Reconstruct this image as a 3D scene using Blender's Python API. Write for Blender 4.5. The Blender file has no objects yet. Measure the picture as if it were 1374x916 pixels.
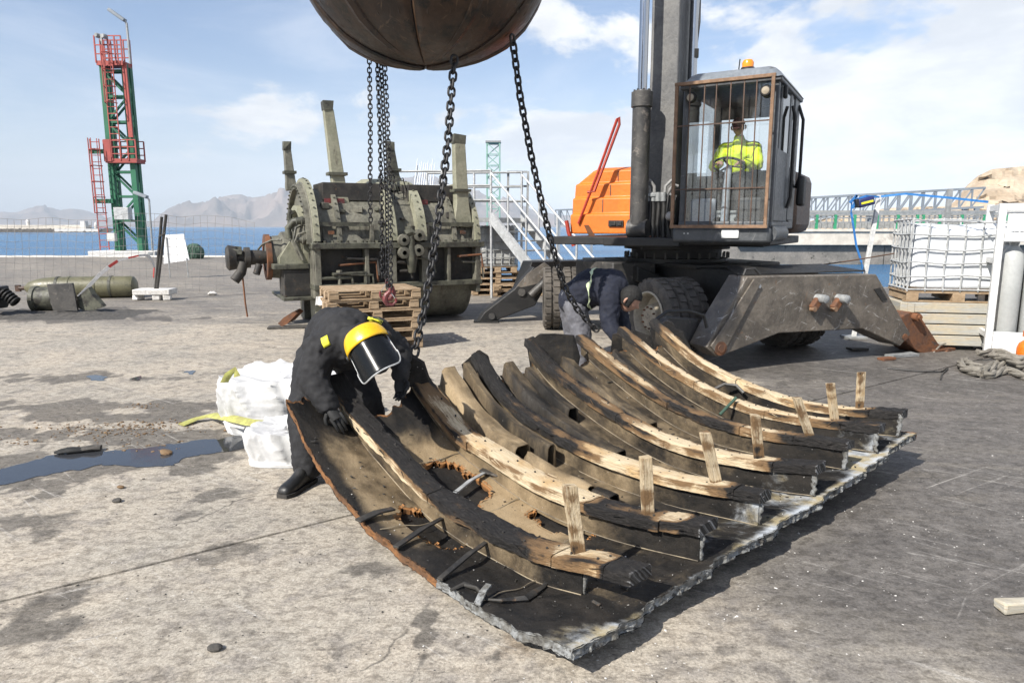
import bpy, bmesh, math, random
import numpy as np
from mathutils import Vector, Matrix, noise, Quaternion
random.seed(7)
R = math.radians
scn = bpy.context.scene
col = scn.collection

# ------------------------------------------------------------------ camera
CAMH, PITCH, FPX = 1.75, R(9.4), 930.0
cam_d = bpy.data.cameras.new('camera'); cam = bpy.data.objects.new('camera', cam_d); col.objects.link(cam)
cam.location = (0, 0, CAMH); cam.rotation_euler = (R(90) - PITCH, 0, 0)
cam_d.sensor_width = 36.0; cam_d.lens = FPX / 1374 * 36.0; cam_d.clip_start = 0.05; cam_d.clip_end = 60000
scn.camera = cam

# ------------------------------------------------------------------ sky and sun
SUN_L = Vector((0.78, 0.78, -1.0)).normalized()          # the way the light travels
SUN_EL = math.asin(-SUN_L.z); SUN_ROT = math.atan2(-SUN_L.x, -SUN_L.y)
world = bpy.data.worlds.new('World'); scn.world = world; world.use_nodes = True
wn, wl = world.node_tree.nodes, world.node_tree.links
wn.clear()
def wnode(t, **k):
    n = wn.new(t)
    for a, b in k.items(): setattr(n, a, b)
    return n
sky = wnode('ShaderNodeTexSky'); sky.sky_type = 'NISHITA'; sky.sun_disc = False
sky.sun_elevation = SUN_EL; sky.sun_rotation = SUN_ROT
sky.air_density = 1.0; sky.dust_density = 1.2; sky.ozone_density = 1.3; sky.altitude = 0
bg = wnode('ShaderNodeBackground'); bg.inputs['Strength'].default_value = 0.058
out = wnode('ShaderNodeOutputWorld')
tc = wnode('ShaderNodeTexCoord')
sep = wnode('ShaderNodeSeparateXYZ'); wl.new(tc.outputs['Generated'], sep.inputs[0])
def wmath(op, a, b=None, c=None, clamp=False):
    n = wnode('ShaderNodeMath', operation=op, use_clamp=clamp)
    for i, q in enumerate((a, b, c)):
        if q is None: continue
        if isinstance(q, (int, float)): n.inputs[i].default_value = q
        else: wl.new(q, n.inputs[i])
    return n.outputs[0]
def wnoise(scale, vec, detail=6, rough=0.55, dist=0.0):
    n = wnode('ShaderNodeTexNoise'); n.inputs['Scale'].default_value = scale
    n.inputs['Detail'].default_value = detail; n.inputs['Roughness'].default_value = rough
    n.inputs['Distortion'].default_value = dist
    wl.new(vec, n.inputs['Vector']); return n.outputs['Fac']
def wmap(scale, loc=(0, 0, 0), rot=(0, 0, 0)):
    n = wnode('ShaderNodeMapping'); n.inputs['Scale'].default_value = scale
    n.inputs['Location'].default_value = loc; n.inputs['Rotation'].default_value = rot
    wl.new(tc.outputs['Generated'], n.inputs['Vector']); return n.outputs[0]
def wramp(fac, a, b):
    n = wnode('ShaderNodeMapRange', interpolation_type='SMOOTHSTEP')
    wl.new(fac, n.inputs[0]); n.inputs[1].default_value = a; n.inputs[2].default_value = b
    return n.outputs[0]
X, Y, Z = sep.outputs
# heaped cumulus: denser towards +x, thinning with height; thin high veil everywhere
cum = wnoise(3.2, wmap((1, 1, 2.1), (0.35, 0.2, 0.12)), 9, 0.55, 0.25)
dens = wmath('MULTIPLY_ADD', X, 0.30, cum)
dens = wmath('MULTIPLY_ADD', wmath('ABSOLUTE', wmath('SUBTRACT', Z, 0.14)), -0.42, dens)
cumask = wramp(dens, 0.485, 0.545)
veil = wnoise(2.2, wmap((1, 1, 5.0), (0.1, 0.4, 0.3), (0, 0.25, 0.1)), 8, 0.62, 0.6)
veilmask = wmath('MULTIPLY_ADD', wramp(veil, 0.40, 0.76), 0.55, 0.02)
horizon = wmath('MULTIPLY', wramp(Z, 0.26, -0.02), 0.55)
shade = wnoise(5.0, wmap((1, 1, 2.6), (0.3, 0.25, 0.19)), 7, 0.6, 0.2)
crmp = wnode('ShaderNodeMix', data_type='RGBA'); wl.new(wramp(shade, 0.36, 0.62), crmp.inputs[0])
crmp.inputs[6].default_value = (7.8, 8.2, 8.9, 1); crmp.inputs[7].default_value = (11.0, 11.1, 11.2, 1)
def wmix(fac, a, b):
    n = wnode('ShaderNodeMix', data_type='RGBA'); wl.new(fac, n.inputs[0])
    for i, q in ((6, a), (7, b)):
        if isinstance(q, tuple): n.inputs[i].default_value = q
        else: wl.new(q, n.inputs[i])
    return n.outputs[2]
tint = wnode('ShaderNodeMix', data_type='RGBA', blend_type='MULTIPLY'); tint.inputs[0].default_value = 1.0; wl.new(sky.outputs[0], tint.inputs[6]); tint.inputs[7].default_value = (1.42, 1.50, 1.66, 1)
c0 = wmix(horizon, tint.outputs[2], (9.0, 9.7, 10.8, 1))
c1 = wmix(veilmask, c0, (10.2, 10.7, 11.6, 1))
c2 = wmix(cumask, c1, crmp.outputs[2])
wl.new(c2, bg.inputs['Color']); wl.new(bg.outputs[0], out.inputs['Surface'])

sun_d = bpy.data.lights.new('sun', 'SUN'); sun = bpy.data.objects.new('sun', sun_d); col.objects.link(sun)
sun_d.energy = 5.0; sun_d.angle = R(0.53); sun_d.color = (1.0, 0.95, 0.87)
sun.rotation_euler = SUN_L.to_track_quat('-Z', 'Y').to_euler()
sun.location = (-20, -20, 30)
scn.view_settings.view_transform = 'Standard'; scn.view_settings.look = 'None'
scn.view_settings.exposure = 0.76; scn.view_settings.gamma = 1.0
scn.view_settings.use_curve_mapping = False
scn.render.engine = 'CYCLES'

# ------------------------------------------------------------------ placing helpers (survey of the site)
def ray(x, y):
    a = (x - 687) / FPX; b = -(y - 458) / FPX
    return Vector((a, math.cos(PITCH) + b * math.sin(PITCH), -math.sin(PITCH) + b * math.cos(PITCH)))
def G(x, y, z=0.0):
    r = ray(x, y); t = (z - CAMH) / r.z
    return Vector((0, 0, CAMH)) + r * t
def at(x, y, Yd):
    r = ray(x, y); return Vector((0, 0, CAMH)) + r * (Yd / r.y)
def onv(x, y, A, d):
    n = Vector((-d[1], d[0])); r = ray(x, y)
    t = (n.x * A[0] + n.y * A[1]) / (n.x * r.x + n.y * r.y)
    return Vector((0, 0, CAMH)) + r * t

# ------------------------------------------------------------------ mesh helpers
BASE = {}
def tag(o, label=None, cat=None, group=None, kind=None):
    if label: o['label'] = label
    if cat: o['category'] = cat
    if group: o['group'] = group
    if kind: o['kind'] = kind
    return o
def thing(name, label, cat, loc=(0, 0, 0), group=None):
    o = bpy.data.objects.new(name, None); col.objects.link(o); o.location = loc
    o.empty_display_size = 0.1
    BASE[o.name] = Vector(loc); return tag(o, label, cat, group)
def copy_tree(o, parent=None):
    c = o.copy(); col.objects.link(c); c.parent = parent
    if o.name in BASE: BASE[c.name] = BASE[o.name]
    for ch in list(o.children): copy_tree(ch, c)
    return c
class MB:
    def __init__(s, xf=None): s.v = []; s.f = []; s.uv = None; s.xf = xf; s.att = {}
    def add(s, vs, fs):
        n = len(s.v)
        if s.xf is not None: vs = [s.xf @ Vector(q) for q in vs]
        s.v += [tuple(q) for q in vs]; s.f += [tuple(i + n for i in f) for f in fs]; return n
    def box(s, c, size, rot=None):
        x, y, z = (q / 2 for q in size); c = Vector(c)
        vs = [Vector((i * x, j * y, k * z)) for k in (-1, 1) for j in (-1, 1) for i in (-1, 1)]
        if rot is not None:
            m = rot if isinstance(rot, Matrix) else Matrix.Rotation(rot, 3, 'Z')
            vs = [m @ q for q in vs]
        s.add([q + c for q in vs], [(0, 2, 3, 1), (4, 5, 7, 6), (0, 1, 5, 4), (2, 6, 7, 3), (0, 4, 6, 2), (1, 3, 7, 5)]); return s
    def beam(s, p0, p1, w, h, up=(0, 0, 1), w1=None, h1=None):
        p0, p1 = Vector(p0), Vector(p1); d = (p1 - p0).normalized(); u = Vector(up)
        if abs(d.dot(u)) > 0.98: u = Vector((0, 1, 0))
        a = d.cross(u).normalized(); b = a.cross(d).normalized()
        w1 = w if w1 is None else w1; h1 = h if h1 is None else h1
        vs = []
        for p, ww, hh in ((p0, w, h), (p1, w1, h1)):
            for i, j in ((-1, -1), (1, -1), (1, 1), (-1, 1)): vs.append(p + a * (i * ww / 2) + b * (j * hh / 2))
        s.add(vs, [(3, 2, 1, 0), (4, 5, 6, 7), (0, 1, 5, 4), (1, 2, 6, 5), (2, 3, 7, 6), (3, 0, 4, 7)]); return s
    def tube(s, pts, r, seg=8, closed=False, caps=True, sq=None):
        pts = [Vector(p) for p in pts]; n = len(pts)
        rr = r if isinstance(r, (list, tuple)) else [r] * n
        tans = []
        for i in range(n):
            if closed: t = pts[(i + 1) % n] - pts[i - 1]
            elif i == 0: t = pts[1] - pts[0]
            elif i == n - 1: t = pts[-1] - pts[-2]
            else: t = pts[i + 1] - pts[i - 1]
            tans.append(t.normalized() if t.length > 1e-9 else Vector((0, 0, 1)))
        t0 = tans[0]; a = t0.orthogonal().normalized()
        if abs(t0.z) < 0.9: a = t0.cross(Vector((0, 0, 1))).normalized()
        vs = []
        for i in range(n):
            if i:
                q = tans[i - 1].rotation_difference(tans[i]); a = (q @ a).normalized()
            b = tans[i].cross(a).normalized()
            for k in range(seg):
                an = 2 * math.pi * k / seg
                e = a * math.cos(an) + b * math.sin(an) * (1 if sq is None else sq)
                vs.append(pts[i] + e * rr[i])
        fs = []
        for i in range(n if closed else n - 1):
            j = (i + 1) % n
            for k in range(seg):
                l = (k + 1) % seg; fs.append((i * seg + k, i * seg + l, j * seg + l, j * seg + k))
        if caps and not closed:
            fs.append(tuple(range(seg))[::-1]); fs.append(tuple((n - 1) * seg + k for k in range(seg)))
        s.add(vs, fs); return s
    def cyl(s, p0, p1, r, seg=16, r1=None): return s.tube([p0, p1], [r, r if r1 is None else r1], seg)
    def lathe(s, prof, o=(0, 0, 0), axis=(0, 0, 1), seg=24, a0=0.0, a1=2 * math.pi, ref=None, caps=False):
        # prof: (radius, height along axis)
        ax = Vector(axis).normalized(); o = Vector(o)
        e1 = Vector(ref).normalized() if ref is not None else ax.orthogonal().normalized()
        e1 = (e1 - ax * e1.dot(ax)).normalized(); e2 = ax.cross(e1)
        full = abs(a1 - a0 - 2 * math.pi) < 1e-6
        n = seg if full else seg + 1
        vs = []
        for (r, h) in prof:
            for k in range(n):
                an = a0 + (a1 - a0) * k / seg
                vs.append(o + ax * h + (e1 * math.cos(an) + e2 * math.sin(an)) * r)
        fs = []
        for i in range(len(prof) - 1):
            for k in range(seg):
                l = (k + 1) % n if full else k + 1
                fs.append((i * n + k, i * n + l, (i + 1) * n + l, (i + 1) * n + k))
        if caps and full:
            fs.append(tuple(range(n))[::-1]); fs.append(tuple((len(prof) - 1) * n + k for k in range(n)))
        if caps and not full:
            m = len(prof); fs.append(tuple(i * n for i in range(m))); fs.append(tuple(i * n + n - 1 for i in range(m))[::-1])
        s.add(vs, fs); return s
    def prism(s, poly, off):
        poly = [Vector(p) for p in poly]; off = Vector(off); n = len(poly)
        vs = poly + [p + off for p in poly]
        fs = [tuple(range(n)), tuple(range(2 * n - 1, n - 1, -1))]
        fs += [(i, n + i, n + (i + 1) % n, (i + 1) % n) for i in range(n)]
        s.add(vs, fs); return s
    def ball(s, c, r, seg=12, rings=8, sc=(1, 1, 1)):
        c = Vector(c); vs = [c + Vector((0, 0, r * sc[2]))]
        for i in range(1, rings):
            th = math.pi * i / rings
            for k in range(seg):
                ph = 2 * math.pi * k / seg
                vs.append(c + Vector((r * sc[0] * math.sin(th) * math.cos(ph), r * sc[1] * math.sin(th) * math.sin(ph), r * sc[2] * math.cos(th))))
        vs.append(c - Vector((0, 0, r * sc[2])))
        fs = [(0, 1 + k, 1 + (k + 1) % seg) for k in range(seg)]
        for i in range(rings - 2):
            for k in range(seg):
                l = (k + 1) % seg; a = 1 + i * seg; b = a + seg
                fs.append((a + k, b + k, b + l, a + l))
        a = 1 + (rings - 2) * seg; e = len(vs) - 1
        fs += [(a + k, e, a + (k + 1) % seg) for k in range(seg)]
        s.add(vs, fs); return s
    def grid(s, fn, nu, nv):
        vs = [fn(i / nu, j / nv) for i in range(nu + 1) for j in range(nv + 1)]
        fs = [(i * (nv + 1) + j, (i + 1) * (nv + 1) + j, (i + 1) * (nv + 1) + j + 1, i * (nv + 1) + j + 1) for i in range(nu) for j in range(nv)]
        s.add(vs, fs); return s
    def rough(s, amp, sc=6.0, seed=0.0):
        o = Vector((seed, seed * 1.7, -seed))
        s.v = [tuple(Vector(q) + noise.noise_vector(Vector(q) * sc + o) * amp) for q in s.v]; return s
    def build(s, name, mat, parent=None, smooth=True, bevel=0.0, ang=38, recalc=True, base=None, subsurf=0):
        b = BASE.get(parent.name, Vector()) if parent is not None else (Vector(base) if base is not None else Vector())
        me = bpy.data.meshes.new(name)
        me.from_pydata([tuple(Vector(q) - b) for q in s.v], [], s.f)
        if s.uv:
            lay = me.uv_layers.new(name='UVMap'); idx = np.empty(len(me.loops), dtype=np.int32)
            me.loops.foreach_get('vertex_index', idx)
            lay.data.foreach_set('uv', np.asarray(s.uv, dtype=np.float32)[idx].ravel())
        for k, vals in s.att.items():
            a = me.attributes.new(k, 'FLOAT', 'POINT'); a.data.foreach_set('value', np.asarray(vals, dtype=np.float32))
        if recalc:
            bm = bmesh.new(); bm.from_mesh(me); bmesh.ops.recalc_face_normals(bm, faces=bm.faces); bm.to_mesh(me); bm.free()
        if smooth:
            me.polygons.foreach_set('use_smooth', [True] * len(me.polygons)); me.set_sharp_from_angle(angle=R(ang))
        o = bpy.data.objects.new(name, me); col.objects.link(o)
        if mat is not None: me.materials.append(MAT[mat] if isinstance(mat, str) else mat)
        if parent is not None: o.parent = parent; BASE[o.name] = b
        elif base is not None: o.location = b; BASE[o.name] = b
        if bevel > 0:
            m = o.modifiers.new('bevel', 'BEVEL'); m.width = bevel; m.segments = 2; m.limit_method = 'ANGLE'; m.angle_limit = R(40)
        if subsurf:
            m = o.modifiers.new('sub', 'SUBSURF'); m.levels = m.render_levels = subsurf
        return o
def smoothstep(a, b, x):
    t = max(0.0, min(1.0, (x - a) / (b - a))); return t * t * (3 - 2 * t)
def lerp_table(tab, x):
    if x <= tab[0][0]: return tab[0][1]
    for (a, va), (b, vb) in zip(tab, tab[1:]):
        if x <= b: return va + (vb - va) * (x - a) / (b - a)
    return tab[-1][1]
def smooth_table(tab, x):          # Catmull-Rom through the table
    n = len(tab)
    if x <= tab[0][0]: return tab[0][1] + (tab[1][1] - tab[0][1]) / (tab[1][0] - tab[0][0]) * (x - tab[0][0])
    if x >= tab[-1][0]: return tab[-1][1] + (tab[-1][1] - tab[-2][1]) / (tab[-1][0] - tab[-2][0]) * (x - tab[-1][0])
    for i in range(n - 1):
        if x <= tab[i + 1][0]:
            x0, y0 = tab[i]; x1, y1 = tab[i + 1]; h = x1 - x0
            m0 = (y1 - tab[i - 1][1]) / (x1 - tab[i - 1][0]) if i > 0 else (y1 - y0) / h
            m1 = (tab[i + 2][1] - y0) / (tab[i + 2][0] - x0) if i + 2 < n else (y1 - y0) / h
            t = (x - x0) / h
            return (2*t**3-3*t*t+1)*y0 + (t**3-2*t*t+t)*h*m0 + (-2*t**3+3*t*t)*y1 + (t**3-t*t)*h*m1
def fbm(p, o=4): return noise.fractal(p, 0.6, 2.0, o)

# ------------------------------------------------------------------ materials
MAT = {}
class NT:
    def __init__(s, name):
        s.m = bpy.data.materials.new(name); s.m.use_nodes = True; MAT[name] = s.m
        s.n = s.m.node_tree.nodes; s.l = s.m.node_tree.links
        s.b = s.n['Principled BSDF']; s.tc = s.n.new('ShaderNodeTexCoord')
    def new(s, t, **k):
        n = s.n.new(t)
        for a, b in k.items(): setattr(n, a, b)
        return n
    def put(s, sock, q):
        if isinstance(q, (int, float)): sock.default_value = q
        elif isinstance(q, tuple): sock.default_value = q if len(q) == 4 or len(sock.default_value) == 3 else (*q, 1)
        else: s.l.new(q, sock)
    def vec(s, kind='Object', scale=(1, 1, 1), rot=(0, 0, 0), loc=(0, 0, 0)):
        src = s.tc.outputs[kind]
        if tuple(rot) != (0, 0, 0):
            r = s.new('ShaderNodeMapping'); r.inputs['Rotation'].default_value = rot; s.l.new(src, r.inputs['Vector']); src = r.outputs[0]
        m = s.new('ShaderNodeMapping'); m.inputs['Scale'].default_value = scale; m.inputs['Location'].default_value = loc
        s.l.new(src, m.inputs['Vector']); return m.outputs[0]
    def noise(s, scale, vec=None, detail=6, rough=0.6, dist=0.0):
        n = s.new('ShaderNodeTexNoise'); n.inputs['Scale'].default_value = scale; n.inputs['Detail'].default_value = detail
        n.inputs['Roughness'].default_value = rough; n.inputs['Distortion'].default_value = dist
        s.l.new(vec if vec is not None else s.vec(), n.inputs['Vector']); return n.outputs['Fac']
    def rng(s, fac, a, b, c=0.0, d=1.0):
        n = s.new('ShaderNodeMapRange', interpolation_type='SMOOTHSTEP'); s.put(n.inputs[0], fac)
        for i, q in enumerate((a, b, c, d)): n.inputs[i + 1].default_value = q
        return n.outputs[0]
    def math(s, op, a, b=None, c=None, clamp=False):
        n = s.new('ShaderNodeMath', operation=op, use_clamp=clamp)
        for i, q in enumerate((a, b, c)):
            if q is not None: s.put(n.inputs[i], q)
        return n.outputs[0]
    def mix(s, fac, a, b, mode='MIX'):
        n = s.new('ShaderNodeMix', data_type='RGBA', blend_type=mode); s.put(n.inputs[0], fac)
        s.put(n.inputs[6], a); s.put(n.inputs[7], b); return n.outputs[2]
    def attr(s, name):
        n = s.new('ShaderNodeAttribute'); n.attribute_name = name; return n.outputs['Fac']
    def bump(s, h, dist=0.01, strength=0.6, prev=None):
        n = s.new('ShaderNodeBump'); n.inputs['Distance'].default_value = dist; n.inputs['Strength'].default_value = strength
        s.l.new(h, n.inputs['Height'])
        if prev is not None: s.l.new(prev, n.inputs['Normal'])
        s.l.new(n.outputs[0], s.b.inputs['Normal']); return n.outputs[0]
    def fin(s, color, rough=0.7, metal=0.0, spec=None):
        s.put(s.b.inputs['Base Color'], color); s.put(s.b.inputs['Roughness'], rough); s.put(s.b.inputs['Metallic'], metal)
        if spec is not None: s.b.inputs['Specular IOR Level'].default_value = spec
        return s.m
def weathered(name, c1, c2, c3=None, s1=2.5, s2=25, lo=0.38, hi=0.62, rough=0.7, metal=0.0, bump=0.004, fine=0.35, streak=False, edge3=(0.58, 0.68), stretch=(1, 1, 1)):
    t = NT(name); v = t.vec(scale=stretch)
    n1 = t.noise(s1, v, 8, 0.65, 0.3); n2 = t.noise(s2, v, 6, 0.65)
    c = t.mix(t.rng(n1, lo, hi), c1, c2)
    if c3 is not None:
        v3 = t.vec(scale=(1, 1, 0.25) if streak else stretch, loc=(3.1, 1.7, 0.4))
        n3 = t.noise(s1 * 2.1, v3, 8, 0.7, 0.2)
        c = t.mix(t.rng(n3, *edge3), c, c3)
    c = t.mix(fine, c, t.mix(t.rng(n2, 0.3, 0.7), (0.25, 0.25, 0.25), (1, 1, 1)), 'MULTIPLY')
    t.bump(n2, bump, 0.8)
    t.fin(c, t.rng(n2, 0.2, 0.8, max(0.05, rough - 0.15), min(1, rough + 0.15)), metal)
    return t
weathered('steel_dark', (0.035, 0.034, 0.033), (0.075, 0.070, 0.064), (0.16, 0.14, 0.12), rough=0.55, s1=3)
weathered('steel_black', (0.008, 0.008, 0.008), (0.019, 0.018, 0.017), (0.05, 0.043, 0.036), rough=0.6, s1=3, edge3=(0.62, 0.72))
weathered('grey_paint', (0.055, 0.06, 0.066), (0.085, 0.09, 0.095), (0.17, 0.16, 0.15), rough=0.45, s1=3, edge3=(0.64, 0.74))
weathered('boom_paint', (0.10, 0.10, 0.10), (0.15, 0.147, 0.14), (0.05, 0.045, 0.042), rough=0.5, s1=1.8, streak=True)
weathered('beam_paint', (0.085, 0.073, 0.060), (0.165, 0.142, 0.115), (0.20, 0.10, 0.048), rough=0.5, s1=2.6, edge3=(0.61, 0.72), bump=0.006)
weathered('rusty', (0.19, 0.075, 0.03), (0.10, 0.05, 0.03), (0.06, 0.05, 0.045), rough=0.8, s1=4, bump=0.006)
weathered('grab_steel', (0.030, 0.019, 0.014), (0.062, 0.036, 0.023), (0.012, 0.011, 0.010), rough=0.45, s1=3.2, bump=0.004, edge3=(0.5, 0.62), stretch=(1, 1, .5))
weathered('cage_rust', (0.27, 0.165, 0.10), (0.18, 0.105, 0.06), (0.12, 0.09, 0.07), rough=0.75, s1=6)
weathered('rust_deep', (0.06, 0.034, 0.022), (0.10, 0.052, 0.030), (0.035, 0.028, 0.025), rough=0.55, s1=2.4, bump=0.004, streak=False)
weathered('orange_paint', (0.72, 0.17, 0.012), (0.62, 0.145, 0.012), (0.40, 0.11, 0.02), rough=0.5, s1=2.0, fine=0.2, edge3=(0.66, 0.78))
weathered('red_paint', (0.42, 0.05, 0.025), (0.34, 0.04, 0.025), None, rough=0.5)
weathered('tower_red', (0.40, 0.075, 0.06), (0.30, 0.06, 0.05), (0.18, 0.07, 0.05), rough=0.6, s1=1.0)
weathered('tower_green', (0.012, 0.11, 0.055), (0.02, 0.15, 0.075), (0.10, 0.07, 0.05), rough=0.55, s1=0.6, edge3=(0.62, 0.72))
weathered('pale_green', (0.20, 0.38, 0.32), (0.28, 0.44, 0.38), None, rough=0.6)
weathered('olive', (0.120, 0.116, 0.090), (0.190, 0.182, 0.142), (0.042, 0.036, 0.028), rough=0.65, s1=3.2, bump=0.006, edge3=(0.48, 0.72), fine=0.5, streak=True)
weathered('olive_light', (0.225, 0.222, 0.155), (0.285, 0.28, 0.205), (0.10, 0.085, 0.06), rough=0.65, s1=3.5, streak=True, edge3=(0.56, 0.70))
weathered('olive_dark', (0.055, 0.055, 0.04), (0.11, 0.11, 0.08), (0.03, 0.027, 0.022), rough=0.6, s1=4, edge3=(0.5, 0.62))
weathered('char_metal', (0.018, 0.017, 0.016), (0.05, 0.045, 0.038), (0.11, 0.065, 0.035), rough=0.7, s1=4, edge3=(0.58, 0.7))
weathered('galv', (0.42, 0.43, 0.43), (0.55, 0.56, 0.56), (0.30, 0.29, 0.28), rough=0.45, metal=0.25, s1=4, edge3=(0.6, 0.75))
weathered('galv_dull', (0.26, 0.27, 0.27), (0.36, 0.37, 0.37), None, rough=0.55, metal=0.2, s1=4)
weathered('white_frame', (0.62, 0.63, 0.62), (0.72, 0.72, 0.71), (0.36, 0.33, 0.28), rough=0.55, s1=4, edge3=(0.62, 0.75))
weathered('cylinder_grey', (0.36, 0.37, 0.36), (0.42, 0.43, 0.42), None, rough=0.45, s1=2, fine=0.12)
weathered('pallet_wood', (0.30, 0.21, 0.125), (0.42, 0.31, 0.20), (0.13, 0.095, 0.065), rough=0.85, s1=4, stretch=(1, 1, 3), fine=0.3)
weathered('board_pale', (0.46, 0.40, 0.29), (0.40, 0.40, 0.37), (0.52, 0.36, 0.18), rough=0.8, s1=2.2, stretch=(0.6, 1, 6))
weathered('rubber', (0.028, 0.026, 0.024), (0.055, 0.050, 0.044), (0.10, 0.09, 0.075), rough=0.9, s1=5, edge3=(0.6, 0.75))
weathered('tyre_dusty', (0.07, 0.062, 0.052), (0.12, 0.105, 0.088), (0.045, 0.04, 0.035), rough=0.92, s1=5)
weathered('rim_cream', (0.42, 0.37, 0.28), (0.33, 0.28, 0.21), (0.14, 0.11, 0.085), rough=0.7, s1=5)
weathered('hose', (0.015, 0.015, 0.015), (0.035, 0.034, 0.032), None, rough=0.5)
weathered('hose_grey', (0.22, 0.22, 0.215), (0.34, 0.33, 0.32), None, rough=0.5)
weathered('bag_white', (0.60, 0.60, 0.60), (0.50, 0.50, 0.49), (0.36, 0.32, 0.27), rough=0.75, s1=3.5, fine=0.15, edge3=(0.64, 0.8), bump=0.003)
weathered('ibc_white', (0.74, 0.76, 0.77), (0.66, 0.69, 0.71), (0.5, 0.5, 0.47), rough=0.4, s1=1.6, fine=0.08, edge3=(0.66, 0.8))
weathered('ibc_grey', (0.46, 0.47, 0.46), (0.38, 0.38, 0.36), (0.24, 0.22, 0.18), rough=0.45, s1=1.6)
weathered('strap_lime', (0.42, 0.43, 0.12), (0.32, 0.30, 0.10), (0.12, 0.10, 0.06), rough=0.8, s1=12)
weathered('strap_blue', (0.03, 0.17, 0.48), (0.04, 0.22, 0.56), None, rough=0.6)
weathered('box_blue', (0.012, 0.02, 0.10), (0.02, 0.03, 0.14), None, rough=0.5)
weathered('rope', (0.17, 0.155, 0.13), (0.25, 0.23, 0.195), (0.09, 0.08, 0.07), rough=0.95, s1=9, s2=90, bump=0.006)
weathered('stone_white', (0.60, 0.58, 0.54), (0.70, 0.68, 0.65), (0.35, 0.32, 0.28), rough=0.85, s1=7)
weathered('sheet_white', (0.78, 0.78, 0.78), (0.72, 0.73, 0.74), None, rough=0.6, fine=0.08)
weathered('net_green', (0.03, 0.07, 0.05), (0.05, 0.10, 0.07), None, rough=0.9)
weathered('chain_black', (0.012, 0.012, 0.013), (0.028, 0.027, 0.027), (0.07, 0.045, 0.03), rough=0.5, metal=0.3, s1=14, edge3=(0.6, 0.72))
weathered('hook_red', (0.20, 0.035, 0.035), (0.10, 0.03, 0.03), (0.25, 0.2, 0.19), rough=0.5, s1=10)
weathered('cloth_navy', (0.006, 0.008, 0.018), (0.010, 0.013, 0.026), None, rough=0.9, s1=5, fine=0.2)
weathered('cloth_char', (0.010, 0.010, 0.0115), (0.018, 0.018, 0.020), (0.04, 0.038, 0.036), rough=0.88, s1=4, edge3=(0.64, 0.8))
weathered('cloth_grey', (0.10, 0.10, 0.115), (0.145, 0.145, 0.16), None, rough=0.9, s1=6)
weathered('hivis', (0.72, 0.86, 0.02), (0.64, 0.78, 0.02), None, rough=0.8, fine=0.15)
weathered('patch_yellow', (0.75, 0.72, 0.04), (0.62, 0.62, 0.05), None, rough=0.6, fine=0.1)
weathered('reflective', (0.52, 0.60, 0.38), (0.46, 0.54, 0.34), None, rough=0.4, fine=0.1)
weathered('yellow_plastic', (0.78, 0.47, 0.012), (0.70, 0.40, 0.012), (0.35, 0.22, 0.03), rough=0.35, fine=0.12, s1=6, edge3=(0.66, 0.8))
weathered('boot', (0.012, 0.012, 0.012), (0.028, 0.026, 0.024), None, rough=0.45)
weathered('skin', (0.42, 0.24, 0.17), (0.36, 0.20, 0.14), None, rough=0.6, fine=0.12, s1=8)
weathered('hair', (0.005, 0.0045, 0.004), (0.009, 0.008, 0.007), None, rough=0.8, s2=80, bump=0.004)
weathered('cap_maroon', (0.13, 0.045, 0.04), (0.10, 0.04, 0.035), None, rough=0.85)
weathered('glove_black', (0.010, 0.010, 0.010), (0.02, 0.02, 0.02), None, rough=0.8)
weathered('interior', (0.03, 0.031, 0.034), (0.045, 0.046, 0.05), None, rough=0.7)
weathered('interior_light', (0.32, 0.34, 0.37), (0.28, 0.30, 0.33), None, rough=0.6)
weathered('concrete_far', (0.68, 0.62, 0.53), (0.60, 0.55, 0.47), (0.45, 0.40, 0.34), rough=0.9, s1=0.15, s2=1.2)
weathered('bridge_rail_green', (0.03, 0.26, 0.12), (0.04, 0.32, 0.16), None, rough=0.6)
weathered('truss_grey', (0.20, 0.23, 0.26), (0.27, 0.30, 0.33), None, rough=0.6, s1=0.5)
weathered('hill_rock', (0.22, 0.165, 0.135), (0.13, 0.105, 0.09), (0.07, 0.07, 0.055), rough=1.0, s1=0.0022, s2=0.012, bump=12, fine=0.35)
weathered('cliff_rock', (0.50, 0.41, 0.30), (0.40, 0.31, 0.215), (0.18, 0.14, 0.10), rough=1.0, s1=0.06, s2=0.5, bump=0.6, fine=0.35)
weathered('wire_grey', (0.20, 0.19, 0.18), (0.28, 0.27, 0.26), None, rough=0.6)
weathered('tape_white', (0.72, 0.70, 0.68), (0.62, 0.60, 0.58), None, rough=0.5)
weathered('tape_red', (0.55, 0.06, 0.05), (0.48, 0.05, 0.04), None, rough=0.5)
weathered('quay_wall', (0.17, 0.16, 0.145), (0.25, 0.23, 0.205), (0.06, 0.06, 0.05), rough=0.95, s1=0.7, s2=6)
weathered('torpedo_green', (0.105, 0.10, 0.055), (0.15, 0.14, 0.08), (0.05, 0.045, 0.03), rough=0.45, s1=2.0, edge3=(0.56, 0.7))
weathered('crumb_rust', (0.21, 0.135, 0.07), (0.14, 0.085, 0.045), (0.34, 0.26, 0.16), rough=0.95, s1=20)
weathered('crumb_dark', (0.05, 0.047, 0.042), (0.09, 0.082, 0.073), None, rough=0.95, s1=20)
weathered('crumb_white', (0.55, 0.53, 0.5), (0.65, 0.63, 0.6), None, rough=0.9, s1=20)

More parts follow.
